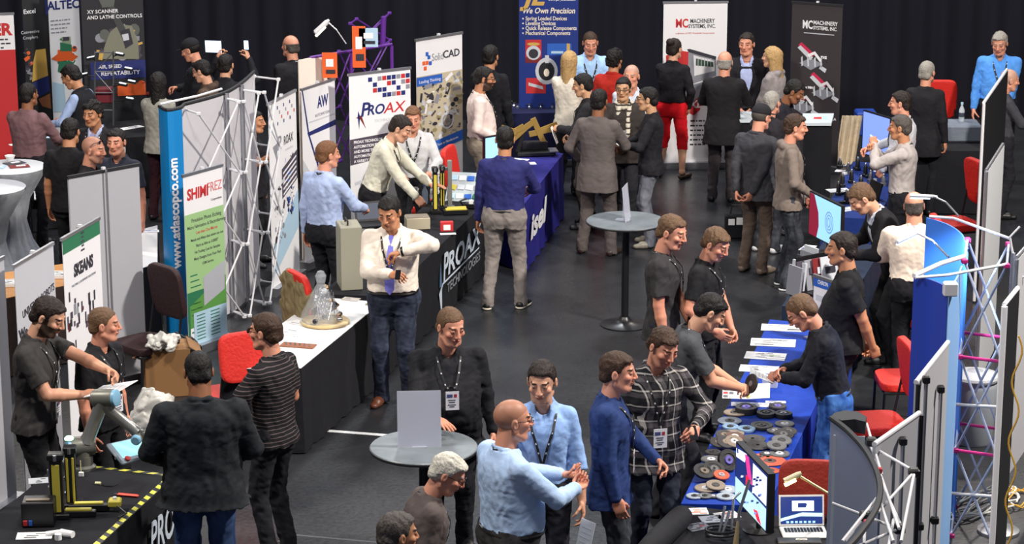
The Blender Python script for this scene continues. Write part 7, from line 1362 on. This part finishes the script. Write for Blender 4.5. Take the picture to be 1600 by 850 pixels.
def P(key, *a, **k):
    q = min(1, max(0, (a[1] - 120) / 300)); k['H'] = k['H'] * (1.012 + .05 * q); k['wide'] = k.get('wide', 1.0) * (1.03 + .05 * q); PL[key] = (a[3], person(*a, **k))
def people():
    S_ = lambda c: ('shirt', c)
    # ---- foreground
    P('tie', 605, 309, 186, 'person in a cream shirt and violet tie reading a phone beside the glass sculpture', H=1.84, skin='tan', hair=('short', 'black'), top=S_((240, 226, 212)), bottom=DARKJ, head=(12, 22, 0), Rr=((-.02, .27, 1.16), (.9, -.3, -.7), 'g'), L=((.10, .22, 1.33), (1, .1, .25), 'g'), shoes=(96, 52, 34), tie=(112, 112, 200), lanyard=True, belly=.03, belt=True, wide=1.10, z=7, watch='L', det=2)
    P('heavy', 707, 483, 172, 'person in a black shirt resting one hand on the near cocktail table', H=1.78, skin='pink', hair=('crop', 'lightbrown'), top=('shirtout', (28, 28, 33)), bottom=(28, 28, 34), head=(-22, 14, 0), Rr=((.12, .40, 1.085), (.9, -.4, -.2), 'f'), L=((.30, .05, .86), (.4, -1, 0), 's'), lanyard=True, badge=True, belly=.07, wide=1.18, z=7, badge_at=.27, det=2)
    P('bluefront', 846, 566, 182, 'person in a sky blue shirt with a badge, hair dark, facing the bald speaker', H=1.82, skin='fair', hair=('short', 'dark'), top=('rolled', (150, 184, 236)), bottom=(34, 34, 42), head=(8, 12, 0), Rr=((.12, .30, 1.02), (1, -.4, 0), 'g'), L=((.25, .06, .82), (.4, -1, 0), 's'), lanyard=True, badge=True, z=7, belt=True, badge_at=.14, wide=.9, det=2)
    P('baldfront', 800, 624, 62, 'bald person in a pale blue shirt with glasses gesturing with both hands', H=1.80, skin='pink', hair=('buzz', 'lightbrown'), top=S_((176, 202, 240)), bottom=(52, 50, 52), head=(14, 2, 0), Rr=((.12, .40, 1.18), (1, -.5, -.6), 'gu'), L=((.10, .42, 1.20), (1, -.4, -.6), 'gu'), lanyard=True, glasses=True, belly=.05, wide=1.16, z=7, belt=True, det=2)
    P('whitehair', 714, 712, 78, 'white-haired person with glasses in a brown jacket at the bottom edge', H=1.66, skin='pink', hair=('part', 'white'), top=('suit', (92, 82, 80)), bottom=(60, 56, 56), head=(18, 22, 0), lean=12, glasses=True, lanyard=True, z=7, wide=1.05, det=2)
    P('headonly', 622, 800, 55, 'person with greying dark hair beside the white-haired one, only the head in view', H=1.70, skin='tan', hair=('short', 'darkgrey'), top=('jacket', (70, 66, 66)), bottom=(50, 50, 54), head=(10, 5, 0), z=7)
    P('navyfront', 966, 550, 96, 'person in a navy shirt and black lanyard holding a phone, beside the plaid shirt', H=1.78, skin='pink', hair=('part', 'brown'), top=('shirtout', (38, 58, 108)), bottom=BLKJ, head=(4, 4, 0), Rr=((.24, .06, .82), (.3, -1, 0), 's'), L=((.06, .30, 1.02), (1, -.5, -.3), 'g'), lanyard=True, badge=True, z=7, badge_at=.14, det=2)
    P('plaid', 1046, 516, 168, 'person in a black and white plaid shirt looking down at the disc table', H=1.80, skin='pink', hair=('part', 'brown'), top=('shirtout', plaid()), bottom=(42, 46, 60), head=(-18, 24, -6), Rr=((.26, .05, .82), (.4, -1, 0), 's'), L=((.20, .30, 1.12), (1, -.5, -.5), 'g'), lanyard=True, badge=True, z=7, badge_at=.12, beard=('stubble', 'brown'), det=2)
    P('leangrey', 1126, 463, 84, 'person in a charcoal T-shirt with sunglasses on the head leaning over the disc table', H=1.78, skin='fair', hair=('short', 'black'), top=('tshirt', (70, 72, 76)), bottom=(36, 36, 42), head=(4, 24, 0), lean=18, Rr=((.10, .44, 1.02), (.7, -.5, -.7), 'g'), L=((-.02, .42, 1.03), (.7, -.3, -.7), 'g'), lanyard=True, glasses='up', z=7, watch=None, stride=.08, det=2)
    P('charcoal', 1056, 337, 98, 'tall person in a charcoal T-shirt with black lanyard, standing beside the far cocktail table', H=1.86, skin='pink', hair=('short', 'lightbrown'), top=('tshirt', (52, 50, 52)), bottom=(44, 46, 54), head=(22, 16, 0), Rr=((.24, .04, .80), (.2, -1, 0), 's'), L='front', lanyard=True, wide=1.08, z=7, det=2)
    P('blackpolo', 1128, 359, 110, 'person in a black polo shirt looking down, behind the leaning person with sunglasses', H=1.76, skin='pink', hair=('part', 'lightbrown'), top=('polo', (26, 26, 29)), bottom=(30, 30, 34), head=(16, 26, 0), Rr=((.22, .14, .96), (.5, -1, 0), 's'), L='front', lanyard=True, z=7, det=2)
    P('jeans', 1236, 465, 276, 'person in a black shirt and blue jeans reading papers over the disc table', H=1.74, skin='pink', hair=('crop', 'lightbrown'), top=S_((30, 31, 38)), bottom=BLUEJ, head=(0, 32, 0), lean=14, Rr=((.03, .36, 1.12), (.9, -.4, -.7), 'g'), L=((.02, .40, 1.08), (.9, -.4, -.7), 'g'), z=7, glasses=True, det=2, belt=True)
    P('behindback', 1316, 362, 280, 'person in a black polo shirt with both hands behind the back at the magazine table', H=1.80, skin='tan', hair=('short', 'dark'), top=('polo', (28, 28, 31)), bottom=(34, 34, 36), head=(0, 4, 0), Rr='back', L=((.10, -.22, .90), (1, -.6, 0), 'g'), wide=1.12, belly=.05, z=7, det=2)
    P('suitbent', 1333, 291, 262, 'person in a black suit bending forward over the dark blue table with magazines', H=1.80, skin='fair', hair=('short', 'lightbrown'), top=('suit', (24, 24, 28)), bottom=(24, 24, 28), inner=(190, 196, 210), head=(0, 24, 0), lean=24, Rr='fwd', L=((.12, .42, 1.06), (.8, -.4, -.7), 'g'), z=7)
    P('bigjacket', 308, 548, 352, 'broad person in a black jacket and blue jeans at the robot table', H=1.82, skin='brown', hair=('crop', 'black'), top=('jacket', (32, 35, 40)), bottom=MIDJ, head=(-6, 18, 0), Rr=((.20, .22, 1.0), (.9, -.8, -.3), 'g'), L=((.22, .22, 1.0), (.9, -.8, -.3), 'g'), wide=1.28, belly=.05, z=7, det=2)
    P('stripes', 414, 489, 300, 'person with glasses in a dark striped polo shirt beside the white table', H=1.77, skin='pink', hair=('part', 'brown'), top=('polo', striped((30, 29, 32), (104, 90, 92), 34, 'striped_knit', .2)), bottom=(32, 32, 38), head=(-6, 4, 0), Rr=((.2, .2, .95), (.5, -1, 0), 's'), L=((.16, .30, 1.08), (1, -.3, -.6), 'g'), glasses='sun', lanyard=True, wide=1.03, z=7, det=2)
    P('beard', 86, 467, 98, 'bearded person in a dark grey polo shirt reading a white sheet behind the robot arm', H=1.86, skin='fair', hair=('short', 'dark'), top=('polo', (56, 54, 54)), bottom=(28, 28, 32), head=(6, 24, 0), lean=4, Rr=((.06, .36, 1.10), (.9, -.6, -.7), 'g'), L=((-.04, .58, 1.24), (.8, -.3, -.2), 'g'), beard=('full', 'dark'), lanyard=True, badge=True, wide=1.08, z=7, badge_at=.10, det=2)
    P('pologuy', 162, 480, 118, 'person in a black polo shirt with a white badge, beside the bearded reader', H=1.67, skin='pink', hair=('crop', 'lightbrown'), top=('polo', (26, 26, 30)), bottom=(28, 28, 32), head=(-30, 4, 0), Rr=((.25, .06, .80), (.3, -1, 0), 's'), L='rest', lanyard=True, badge=True, wide=1.06, z=7, badge_at=.14, det=2)
    # ---- middle
    P('navy', 789, 197, 12, 'person in a navy shirt and light grey trousers with the back turned at the counter', H=1.80, skin='tan', hair=('short', 'black'), top=S_((44, 46, 104)), bottom=(136, 128, 124), head=(-12, 0, 0), L=((.27, .02, .80), (.3, -1, 0), 's'), Rr='fwd', shoes=(30, 28, 30), sole=(226, 214, 196), wide=1.10, z=7, belt=True, stance=.15, stride=.05, lanyard=True)
    P('lean', 634, 182, 98, 'person in a pale shirt leaning over the counter before the banner with coloured squares', H=1.80, skin='fair', hair=('short', 'dark'), top=S_((214, 210, 192)), bottom=(26, 25, 30), head=(6, 14, 0), lean=20, Rr=((.20, .42, .92), (.5, -.6, -.4), 'g'), L=((.14, .52, .95), (.6, -.3, -.6), 'f'), z=7, belt=True, lanyard=True)
    P('behind', 645, 167, 176, 'person in a grey shirt with lanyard, mostly hidden by the leaning one', H=1.68, skin='pink', hair=('part', 'auburn'), top=S_((196, 196, 198)), bottom=(30, 30, 34), head=(0, 12, 0), L='fwd', Rr='fwd', lanyard=True)
    P('bluemid', 512, 220, 38, 'person in a pale blue shirt with reddish hair, seen from behind by the AW banner', H=1.77, skin='pink', hair=('short', 'auburn'), top=S_((172, 188, 226)), bottom=(30, 30, 36), head=(24, 4, 0), Rr='fwd', L=((.26, .0, .84), (.3, -1, 0), 's'), lanyard=True, z=7, wide=1.05)
    P('beardwhite', 758, 104, 84, 'bearded person in a white shirt and grey trousers standing beside the engine banner', H=1.78, skin='tan', hair=('short', 'black'), top=S_((240, 220, 212)), bottom=(142, 132, 118), head=(4, 8, 0), beard=('full', 'black'), Rr=((.20, .16, 1.0), (.5, -1, 0), 's'), L='front', belly=.03, wide=1.12, belt=True, z=7, glasses=True, lanyard=True)
    P('darkback', 766, 70, 20, 'person all in black with dark hair near the curtain, behind the bearded one', H=1.82, skin='tan', hair=('short', 'black'), top=('sweater', (24, 24, 30)), bottom=(24, 24, 30), z=9)
    P('bluefar', 923, 51, 176, 'person in a light blue shirt with lanyard at the royal blue banner', H=1.80, skin='pink', hair=('crop', 'brown'), top=S_((160, 196, 240)), bottom=(34, 34, 44), head=(0, 16, 0), Rr='belly', L='belly', lanyard=True, wide=1.1, z=8)
    P('blonde', 890, 80, 22, 'blonde person in a cream knitted cardigan seen from behind', H=1.70, skin='fair', hair=('long', 'blond'), top=('sweater', (222, 214, 200)), bottom=(24, 24, 30), wide=.95, z=8, L='front', Rr='front')
    P('redjacket', 960, 76, 24, 'person in a red jacket with dark hair near the blue banner', H=1.74, skin='tan', hair=('curly', 'black'), top=('jacket', (168, 36, 26)), bottom=(30, 30, 34), z=8, wide=1.05)
    P('blackleft', 908, 115, 282, 'person in a black jacket holding a paper, beside the grey suit', H=1.74, skin='asian', hair=('short', 'black'), top=('jacket', (34, 34, 38)), bottom=(70, 62, 58), head=(0, 12, 0), L='hold', Rr='belly', lanyard=True, z=8, wide=.95)
    P('greysuit', 936, 139, 20, 'person in a brown-grey suit with the back turned, before the scarf wearer', H=1.78, skin='brown', hair=('short', 'black'), top=('suit', (98, 90, 88)), bottom=(84, 76, 74), Rr='fwd', L=((.24, .16, .96), (.8, -1, 0), 's'), z=7, wide=1.05, stance=.16, shoes=(48, 32, 28))
    P('baldsmile', 987, 101, 196, 'bald smiling person in a white shirt behind the group', H=1.76, skin='pink', hair=('buzz', 'grey'), top=S_((206, 212, 228)), bottom=(40, 40, 48), L='front', Rr='front', z=8, lanyard=True)
    P('scarf', 974, 121, 182, 'person with glasses, dark jacket and pale striped scarf facing the camera in the group', H=1.72, skin='asian', hair=('part', 'black'), top=('jacket', (54, 48, 46)), bottom=(40, 40, 46), head=(10, 4, 0), glasses=True, L='belly', Rr='hold', scarf=striped((214, 206, 190), (70, 64, 58), 16, 'striped_scarf', .3), z=8)
    P('asianleft', 1012, 136, 276, 'person in a black sweater and grey jeans holding papers, beside the scarf wearer', H=1.74, skin='asian', hair=('short', 'black'), top=('sweater', (32, 31, 36)), bottom=GREYJ, head=(0, 4, 0), glasses=True, L='hold', Rr=((.04, .34, 1.08), (.9, -.3, -.7), 'g'), z=8, shoes=(128, 122, 110))
    P('redpants', 1054, 60, 22, 'person in a black top and bright red trousers, back turned', H=1.70, skin='fair', hair=('bun', 'dark'), hem=.03, top=('sweater', (24, 22, 28)), bottom=(214, 22, 34), head=(14, 2, 0), Rr='pocket', L='front', wide=1.0, z=7, trousers_cut=.36, shoes=(52, 34, 26), stance=.15)
    P('baldcoat', 1133, 80, 12, 'balding person in a long black coat with the back turned, facing the suited one', H=1.76, skin='pink', hair=('fringe', 'grey'), top=('suit', (30, 28, 32)), bottom=(64, 58, 60), Rr='fwd', L='fwd', z=8, wide=1.12)
    P('suitfront', 1167, 51, 186, 'person in a black suit and pale blue shirt facing the camera at the back', H=1.82, skin='pink', hair=('short', 'dark'), top=('suit', (26, 25, 30)), inner=(172, 184, 226), bottom=(28, 27, 32), head=(14, 4, 0), Rr='front', L='front', z=8, wide=1.1)
    P('blondhair', 1207, 73, 300, 'person with long blond hair and a grey hooded sweater, turned away', H=1.70, skin='fair', hair=('long', 'blond'), top=('sweater', (150, 142, 142)), hood=True, bottom=(40, 40, 46), wide=.95, z=8, L='front')
    P('baldjacket', 1206, 142, 34, 'balding person in a black jacket and grey jeans, between the cap and the hoodie', H=1.74, skin='pink', hair=('crop', 'grey'), top=('jacket', (40, 38, 44)), bottom=BLKJ, z=8, shoes=(226, 226, 230), Rr='front', L='front')
    P('cap', 1192, 163, 36, 'person in a dark cap and charcoal jacket with hands clasped behind the back', H=1.76, skin='pink', hair=('cap', 'darkgrey', (36, 35, 40)), top=('jacket', (62, 62, 68)), bottom=(92, 78, 70), head=(10, 12, 0), Rr='back', L=((.10, -.22, .86), (1, -.6, 0), 'g'), glasses=True, z=7, wide=1.05, shoes=(110, 96, 84))
    P('lookdown', 1250, 127, 112, 'person with black hair and a black jacket looking down at the counter', H=1.74, skin='brown', hair=('short', 'black'), top=('jacket', (34, 33, 40)), bottom=(30, 30, 36), head=(-6, 26, 0), lean=6, Rr='front', L='front', z=8)
    P('hoodie', 1244, 178, 84, 'person in a taupe hooded sweater and dark faded jeans, beside the cap wearer', H=1.78, skin='pink', hair=('part', 'brown'), top=('sweater', (128, 116, 108)), hood=True, bottom=BLKJ, head=(4, 6, 0), Rr=((.20, .20, .98), (.6, -1, 0), 'g'), L='front', lanyard=True, badge=True, badge_at=.02, z=7, shoes=(34, 34, 36), sole=(230, 230, 234))
    P('darkcoat', 1449, 95, 22, 'bald person in a dark coat facing the back curtain by a red chair', H=1.76, skin='pink', hair=('crop', 'grey'), top=('suit', (30, 29, 34)), bottom=(28, 28, 34), head=(10, 0, 0), z=8)
    P('oldblue', 1562, 51, 186, 'grey-haired person in a bright blue shirt before the back curtain', H=1.84, skin='pink', hair=('part', 'grey'), top=S_((84, 150, 232)), bottom=(30, 30, 36), head=(14, 18, 0), Rr=((.27, .06, .84), (.4, -1, 0), 's'), L='front', lanyard=True, wide=1.15, belly=.03, z=8)
    P('baldright', 1580, 108, 80, 'bald person in a dark grey shirt behind the tall black panel', H=1.70, skin='pink', hair=('buzz', 'grey'), top=S_((62, 62, 68)), bottom=(34, 34, 40), head=(0, 10, 0), Rr='fwd', L='fwd', z=8, wide=1.05)
    P('whiteleft', 1407, 142, 284, 'person in a white shirt with dark cropped hair, behind the one drinking', H=1.74, skin='pink', hair=('short', 'dark'), top=S_((206, 206, 214)), bottom=(28, 28, 34), head=(0, 4, 0), L='front', Rr='fwd', lanyard=True, z=8, wide=1.05)
    P('drinking', 1407, 179, 286, 'person in a light grey shirt holding both hands before the mouth', H=1.74, skin='tan', hair=('short', 'darkgrey'), top=S_((176, 168, 166)), bottom=(26, 26, 32), head=(0, 4, 0), L=((.02, .30, 1.44), (1, .1, -1), 'g'), Rr=((.0, .30, 1.40), (1, .1, -1), 'g'), lanyard=True, z=7, wide=1.08, belt=True)
    P('seated', 1428, 299, 8, 'balding person in a cream shirt with the back to the camera, under the clip lamps', H=1.70, skin='pink', hair=('fringe', 'darkgrey'), top=S_((240, 222, 204)), bottom=(26, 26, 30), L='fwd', Rr='fwd', z=7, wide=1.3, lanyard=(200, 200, 210), lean=4, side=-3)
    # ---- upper left
    P('mauve', 43, 129, 18, 'person in a mauve shirt with the back turned before the red banner', H=1.78, skin='brown', hair=('crop', 'black'), top=S_((118, 88, 92)), bottom=(30, 28, 34), Rr='fwd', L='front', z=8, wide=1.08, head=(10, 0, 0))
    P('vest', 103, 102, 288, 'person in a black vest over a pale blue shirt looking down at a leaflet', H=1.80, skin='tan', hair=('short', 'black'), top=S_((156, 176, 216)), vest=(26, 26, 32), bottom=(28, 28, 34), head=(0, 24, 0), lean=6, L='fwd', Rr='fwd', lanyard=True, z=8)
    P('curly', 143, 158, 196, 'person with curly dark hair in a black suit facing the camera', H=1.76, skin='tan', hair=('curly', 'black'), top=('suit', (28, 27, 32)), inner=(170, 178, 210), bottom=(30, 30, 34), head=(10, 8, 0), lanyard=True, z=8, tie=(150, 150, 190))
    P('blackback', 110, 184, 14, 'dark-haired person in a black polo shirt, back turned beside the bald one', H=1.78, skin='tan', hair=('short', 'black'), top=('polo', (26, 25, 29)), bottom=(24, 24, 28), head=(0, 8, 0), L=((.26, .04, .82), (.4, -1, 0), 's'), Rr='fwd', z=8, wide=1.12)
    P('baldsun', 146, 213, 98, 'bald person with sunglasses on the head and a black shirt above the grey panels', H=1.76, skin='pink', hair=('buzz', 'darkgrey'), top=('polo', (30, 29, 33)), bottom=(28, 28, 32), head=(4, 6, 0), glasses='up', beard=('stubble', 'darkgrey'), z=7, wide=1.12)
    P('darkface', 181, 201, 200, 'person with dark fringe and navy shirt facing the camera above the grey panels', H=1.74, skin='pink', hair=('part', 'black'), top=('polo', (48, 52, 66)), bottom=(28, 28, 32), head=(-6, 4, 0), z=8, wide=1.05)
    P('longdark', 247, 113, 16, 'person with long dark hair and a silver-grey jacket, seen from behind above the blue wall', H=1.68, skin='tan', hair=('long', 'black'), top=('sweater', (150, 148, 140)), bottom=(52, 24, 34), wide=.95, z=8, L='front')
    P('beanie', 293, 61, 286, 'person in a dark cap and black jacket looking down beside the brown hood', H=1.80, skin='pink', hair=('cap', 'black', (30, 30, 34)), top=('jacket', (28, 28, 34)), bottom=(28, 28, 32), head=(0, 20, 0), L='front', Rr='hold', badge=True, lanyard=True, z=8)
    P('hoodbrown', 310, 94, 288, 'person in a brown hooded top with glasses behind the truss wall', H=1.72, skin='fair', hair=('short', 'black'), top=('sweater', (84, 68, 58)), hood=True, bottom=(40, 38, 42), head=(0, 20, 0), glasses=True, L='front', Rr='front', z=8)
    P('tablet', 352, 84, 12, 'person in dark clothes raising a phone toward the back curtain', H=1.76, skin='fair', hair=('short', 'black'), top=('sweater', (26, 26, 32)), bottom=(28, 28, 34), Rr=((.19, .30, 1.66), (.6, .1, -1), 'g'), L=((.19, .30, 1.66), (.6, .1, -1), 'g'), z=8)
    P('blackcoatleft', 454, 55, 318, 'balding person in a black coat, alone before the curtain beside the cream wall', H=1.80, skin='pink', hair=('fringe', 'darkgrey'), top=('coat', (28, 27, 32)), bottom=(26, 26, 30), z=8, wide=1.15, lanyard=(200, 200, 205))
    P('hidden', 396, 172, 100, 'person in dark clothes mostly hidden by the truss wall and slim banner', H=1.64, skin='tan', hair=('short', 'black'), top=('tshirt', (30, 29, 34)), bottom=(28, 28, 32), Rr=((.2, .36, 1.34), (.8, -.3, -.7), 'g'), z=9)
people()
# ------------------------------------------------------------------ things people hold
def held(name, label, cat, key, sd, off=(0, 0, 0)):
    p = hand_world(PL[key][0], sd) + Vector(off); return thing(name, label, cat, tuple(p), PL[key][1].rotation_euler.z)
def held_things():
    PH = mat('phone_black', (20, 20, 24), .2)
    def phone(label, key, sd, off=(0, 0, 0), tilt=50, glow=None, w_=.06, h=.12):
        rt = held('phone', label, 'phone', key, sd, off); m = MB(); Rm = Matrix.Rotation(R(tilt), 3, 'X'); m.box((0, 0, 0), (w_, .009, h), PH, Rm, .003); m.build('shell', None, rt); m = MB(); m.box(Rm @ Vector((0, -.0055, 0)), (w_ * .9, .001, h * .88), glow or mat('dark_glass', (40, 44, 60), .08), Rm); m.build('screen', None, rt)
    phone('black phone held by the person with the violet tie', 'tie', 'R', (0, -.03, .01), w_=.045, h=.10); phone('black phone held low by the person in the navy shirt at front', 'navyfront', 'L', (0, 0, .0)); phone('dark phone in the raised hand of the plaid shirt', 'plaid', 'L', (0, 0, .01))
    phone('brightly lit phone raised toward the dark curtain', 'tablet', 'R', (0, 0, .08), 80 - 75, E_('lit_phone', (190, 214, 255), 2.0)); phone('bright tablet raised beside the lit phone', 'tablet', 'L', (-.08, 0, .05), 5, E_('lit_tablet', (200, 220, 255), 1.6), .22, .16)
    def paper(label, key, sd, off, w_, h, tilt, rz=0, name='sheet_of_paper', cat='paper', mt=None):
        rt = held(name, label, cat, key, sd, off); rt.rotation_euler.z += R(rz); m = MB(); Rm = Matrix.Rotation(R(tilt), 3, 'X'); m.box((0, 0, 0), (w_, h, .004), mt or PAPER, Rm); m.build('page', None, rt); m = MB()
        for k in range(5): m.box(Rm @ Vector((0, h * (-.32 + k * .15), .003)), (w_ * .7, h * .04, .001), LG, Rm)
        m.build('printing', None, rt)
    paper('white sheet held out by the bearded person', 'beard', 'R', (.11, -.01, .05), .30, .30, 14, -12)
    paper('white paper held by the person in the black jacket beside the grey suit', 'blackleft', 'L', (0, -.03, -.08), .10, .20, 70); paper('folded white programme held by the person in the scarf', 'scarf', 'R', (0, -.04, .02), .14, .18, 60)
    paper('white papers held by the person in the black sweater and grey jeans', 'asianleft', 'L', (0, -.02, .02), .15, .20, 40); paper('small white leaflet held by the person in blue jeans', 'jeans', 'L', (-.06, 0, .0), .16, .2, 20)
    paper('grey ring-bound notebook under the arm of the pale blue shirt', 'baldfront', 'R', (.02, -.16, -.30), .14, .22, 75, 10, 'notebook', 'notebook', LG)
    rt = held('grinding_disc', 'black grinding disc held up by the person leaning over the table', 'grinding disc', 'leangrey', 'R', (.03, .0, .05)); m = MB(); m.lathe((0, 0, 0), [(.02, 0), (.075, 0), (.077, .008), (.075, .014), (.02, .014)], mat('abrasive_black', (34, 34, 37), .6), 36, Matrix.Rotation(R(70), 3, 'X') @ Matrix.Rotation(R(20), 3, 'Y')); m.build('abrasive_wheel', None, rt, smooth=True); m = MB(); m.lathe((0, 0, 0), [(.008, -.001), (.022, -.001), (.022, .016), (.008, .016)], KMV(), 20, Matrix.Rotation(R(70), 3, 'X') @ Matrix.Rotation(R(20), 3, 'Y')); m.build('centre_plate', None, rt)
def KMV(): return mat('disc_grey_centre', (120, 120, 128), .4)
held_things()
# shoulder bag strap of the person in red trousers
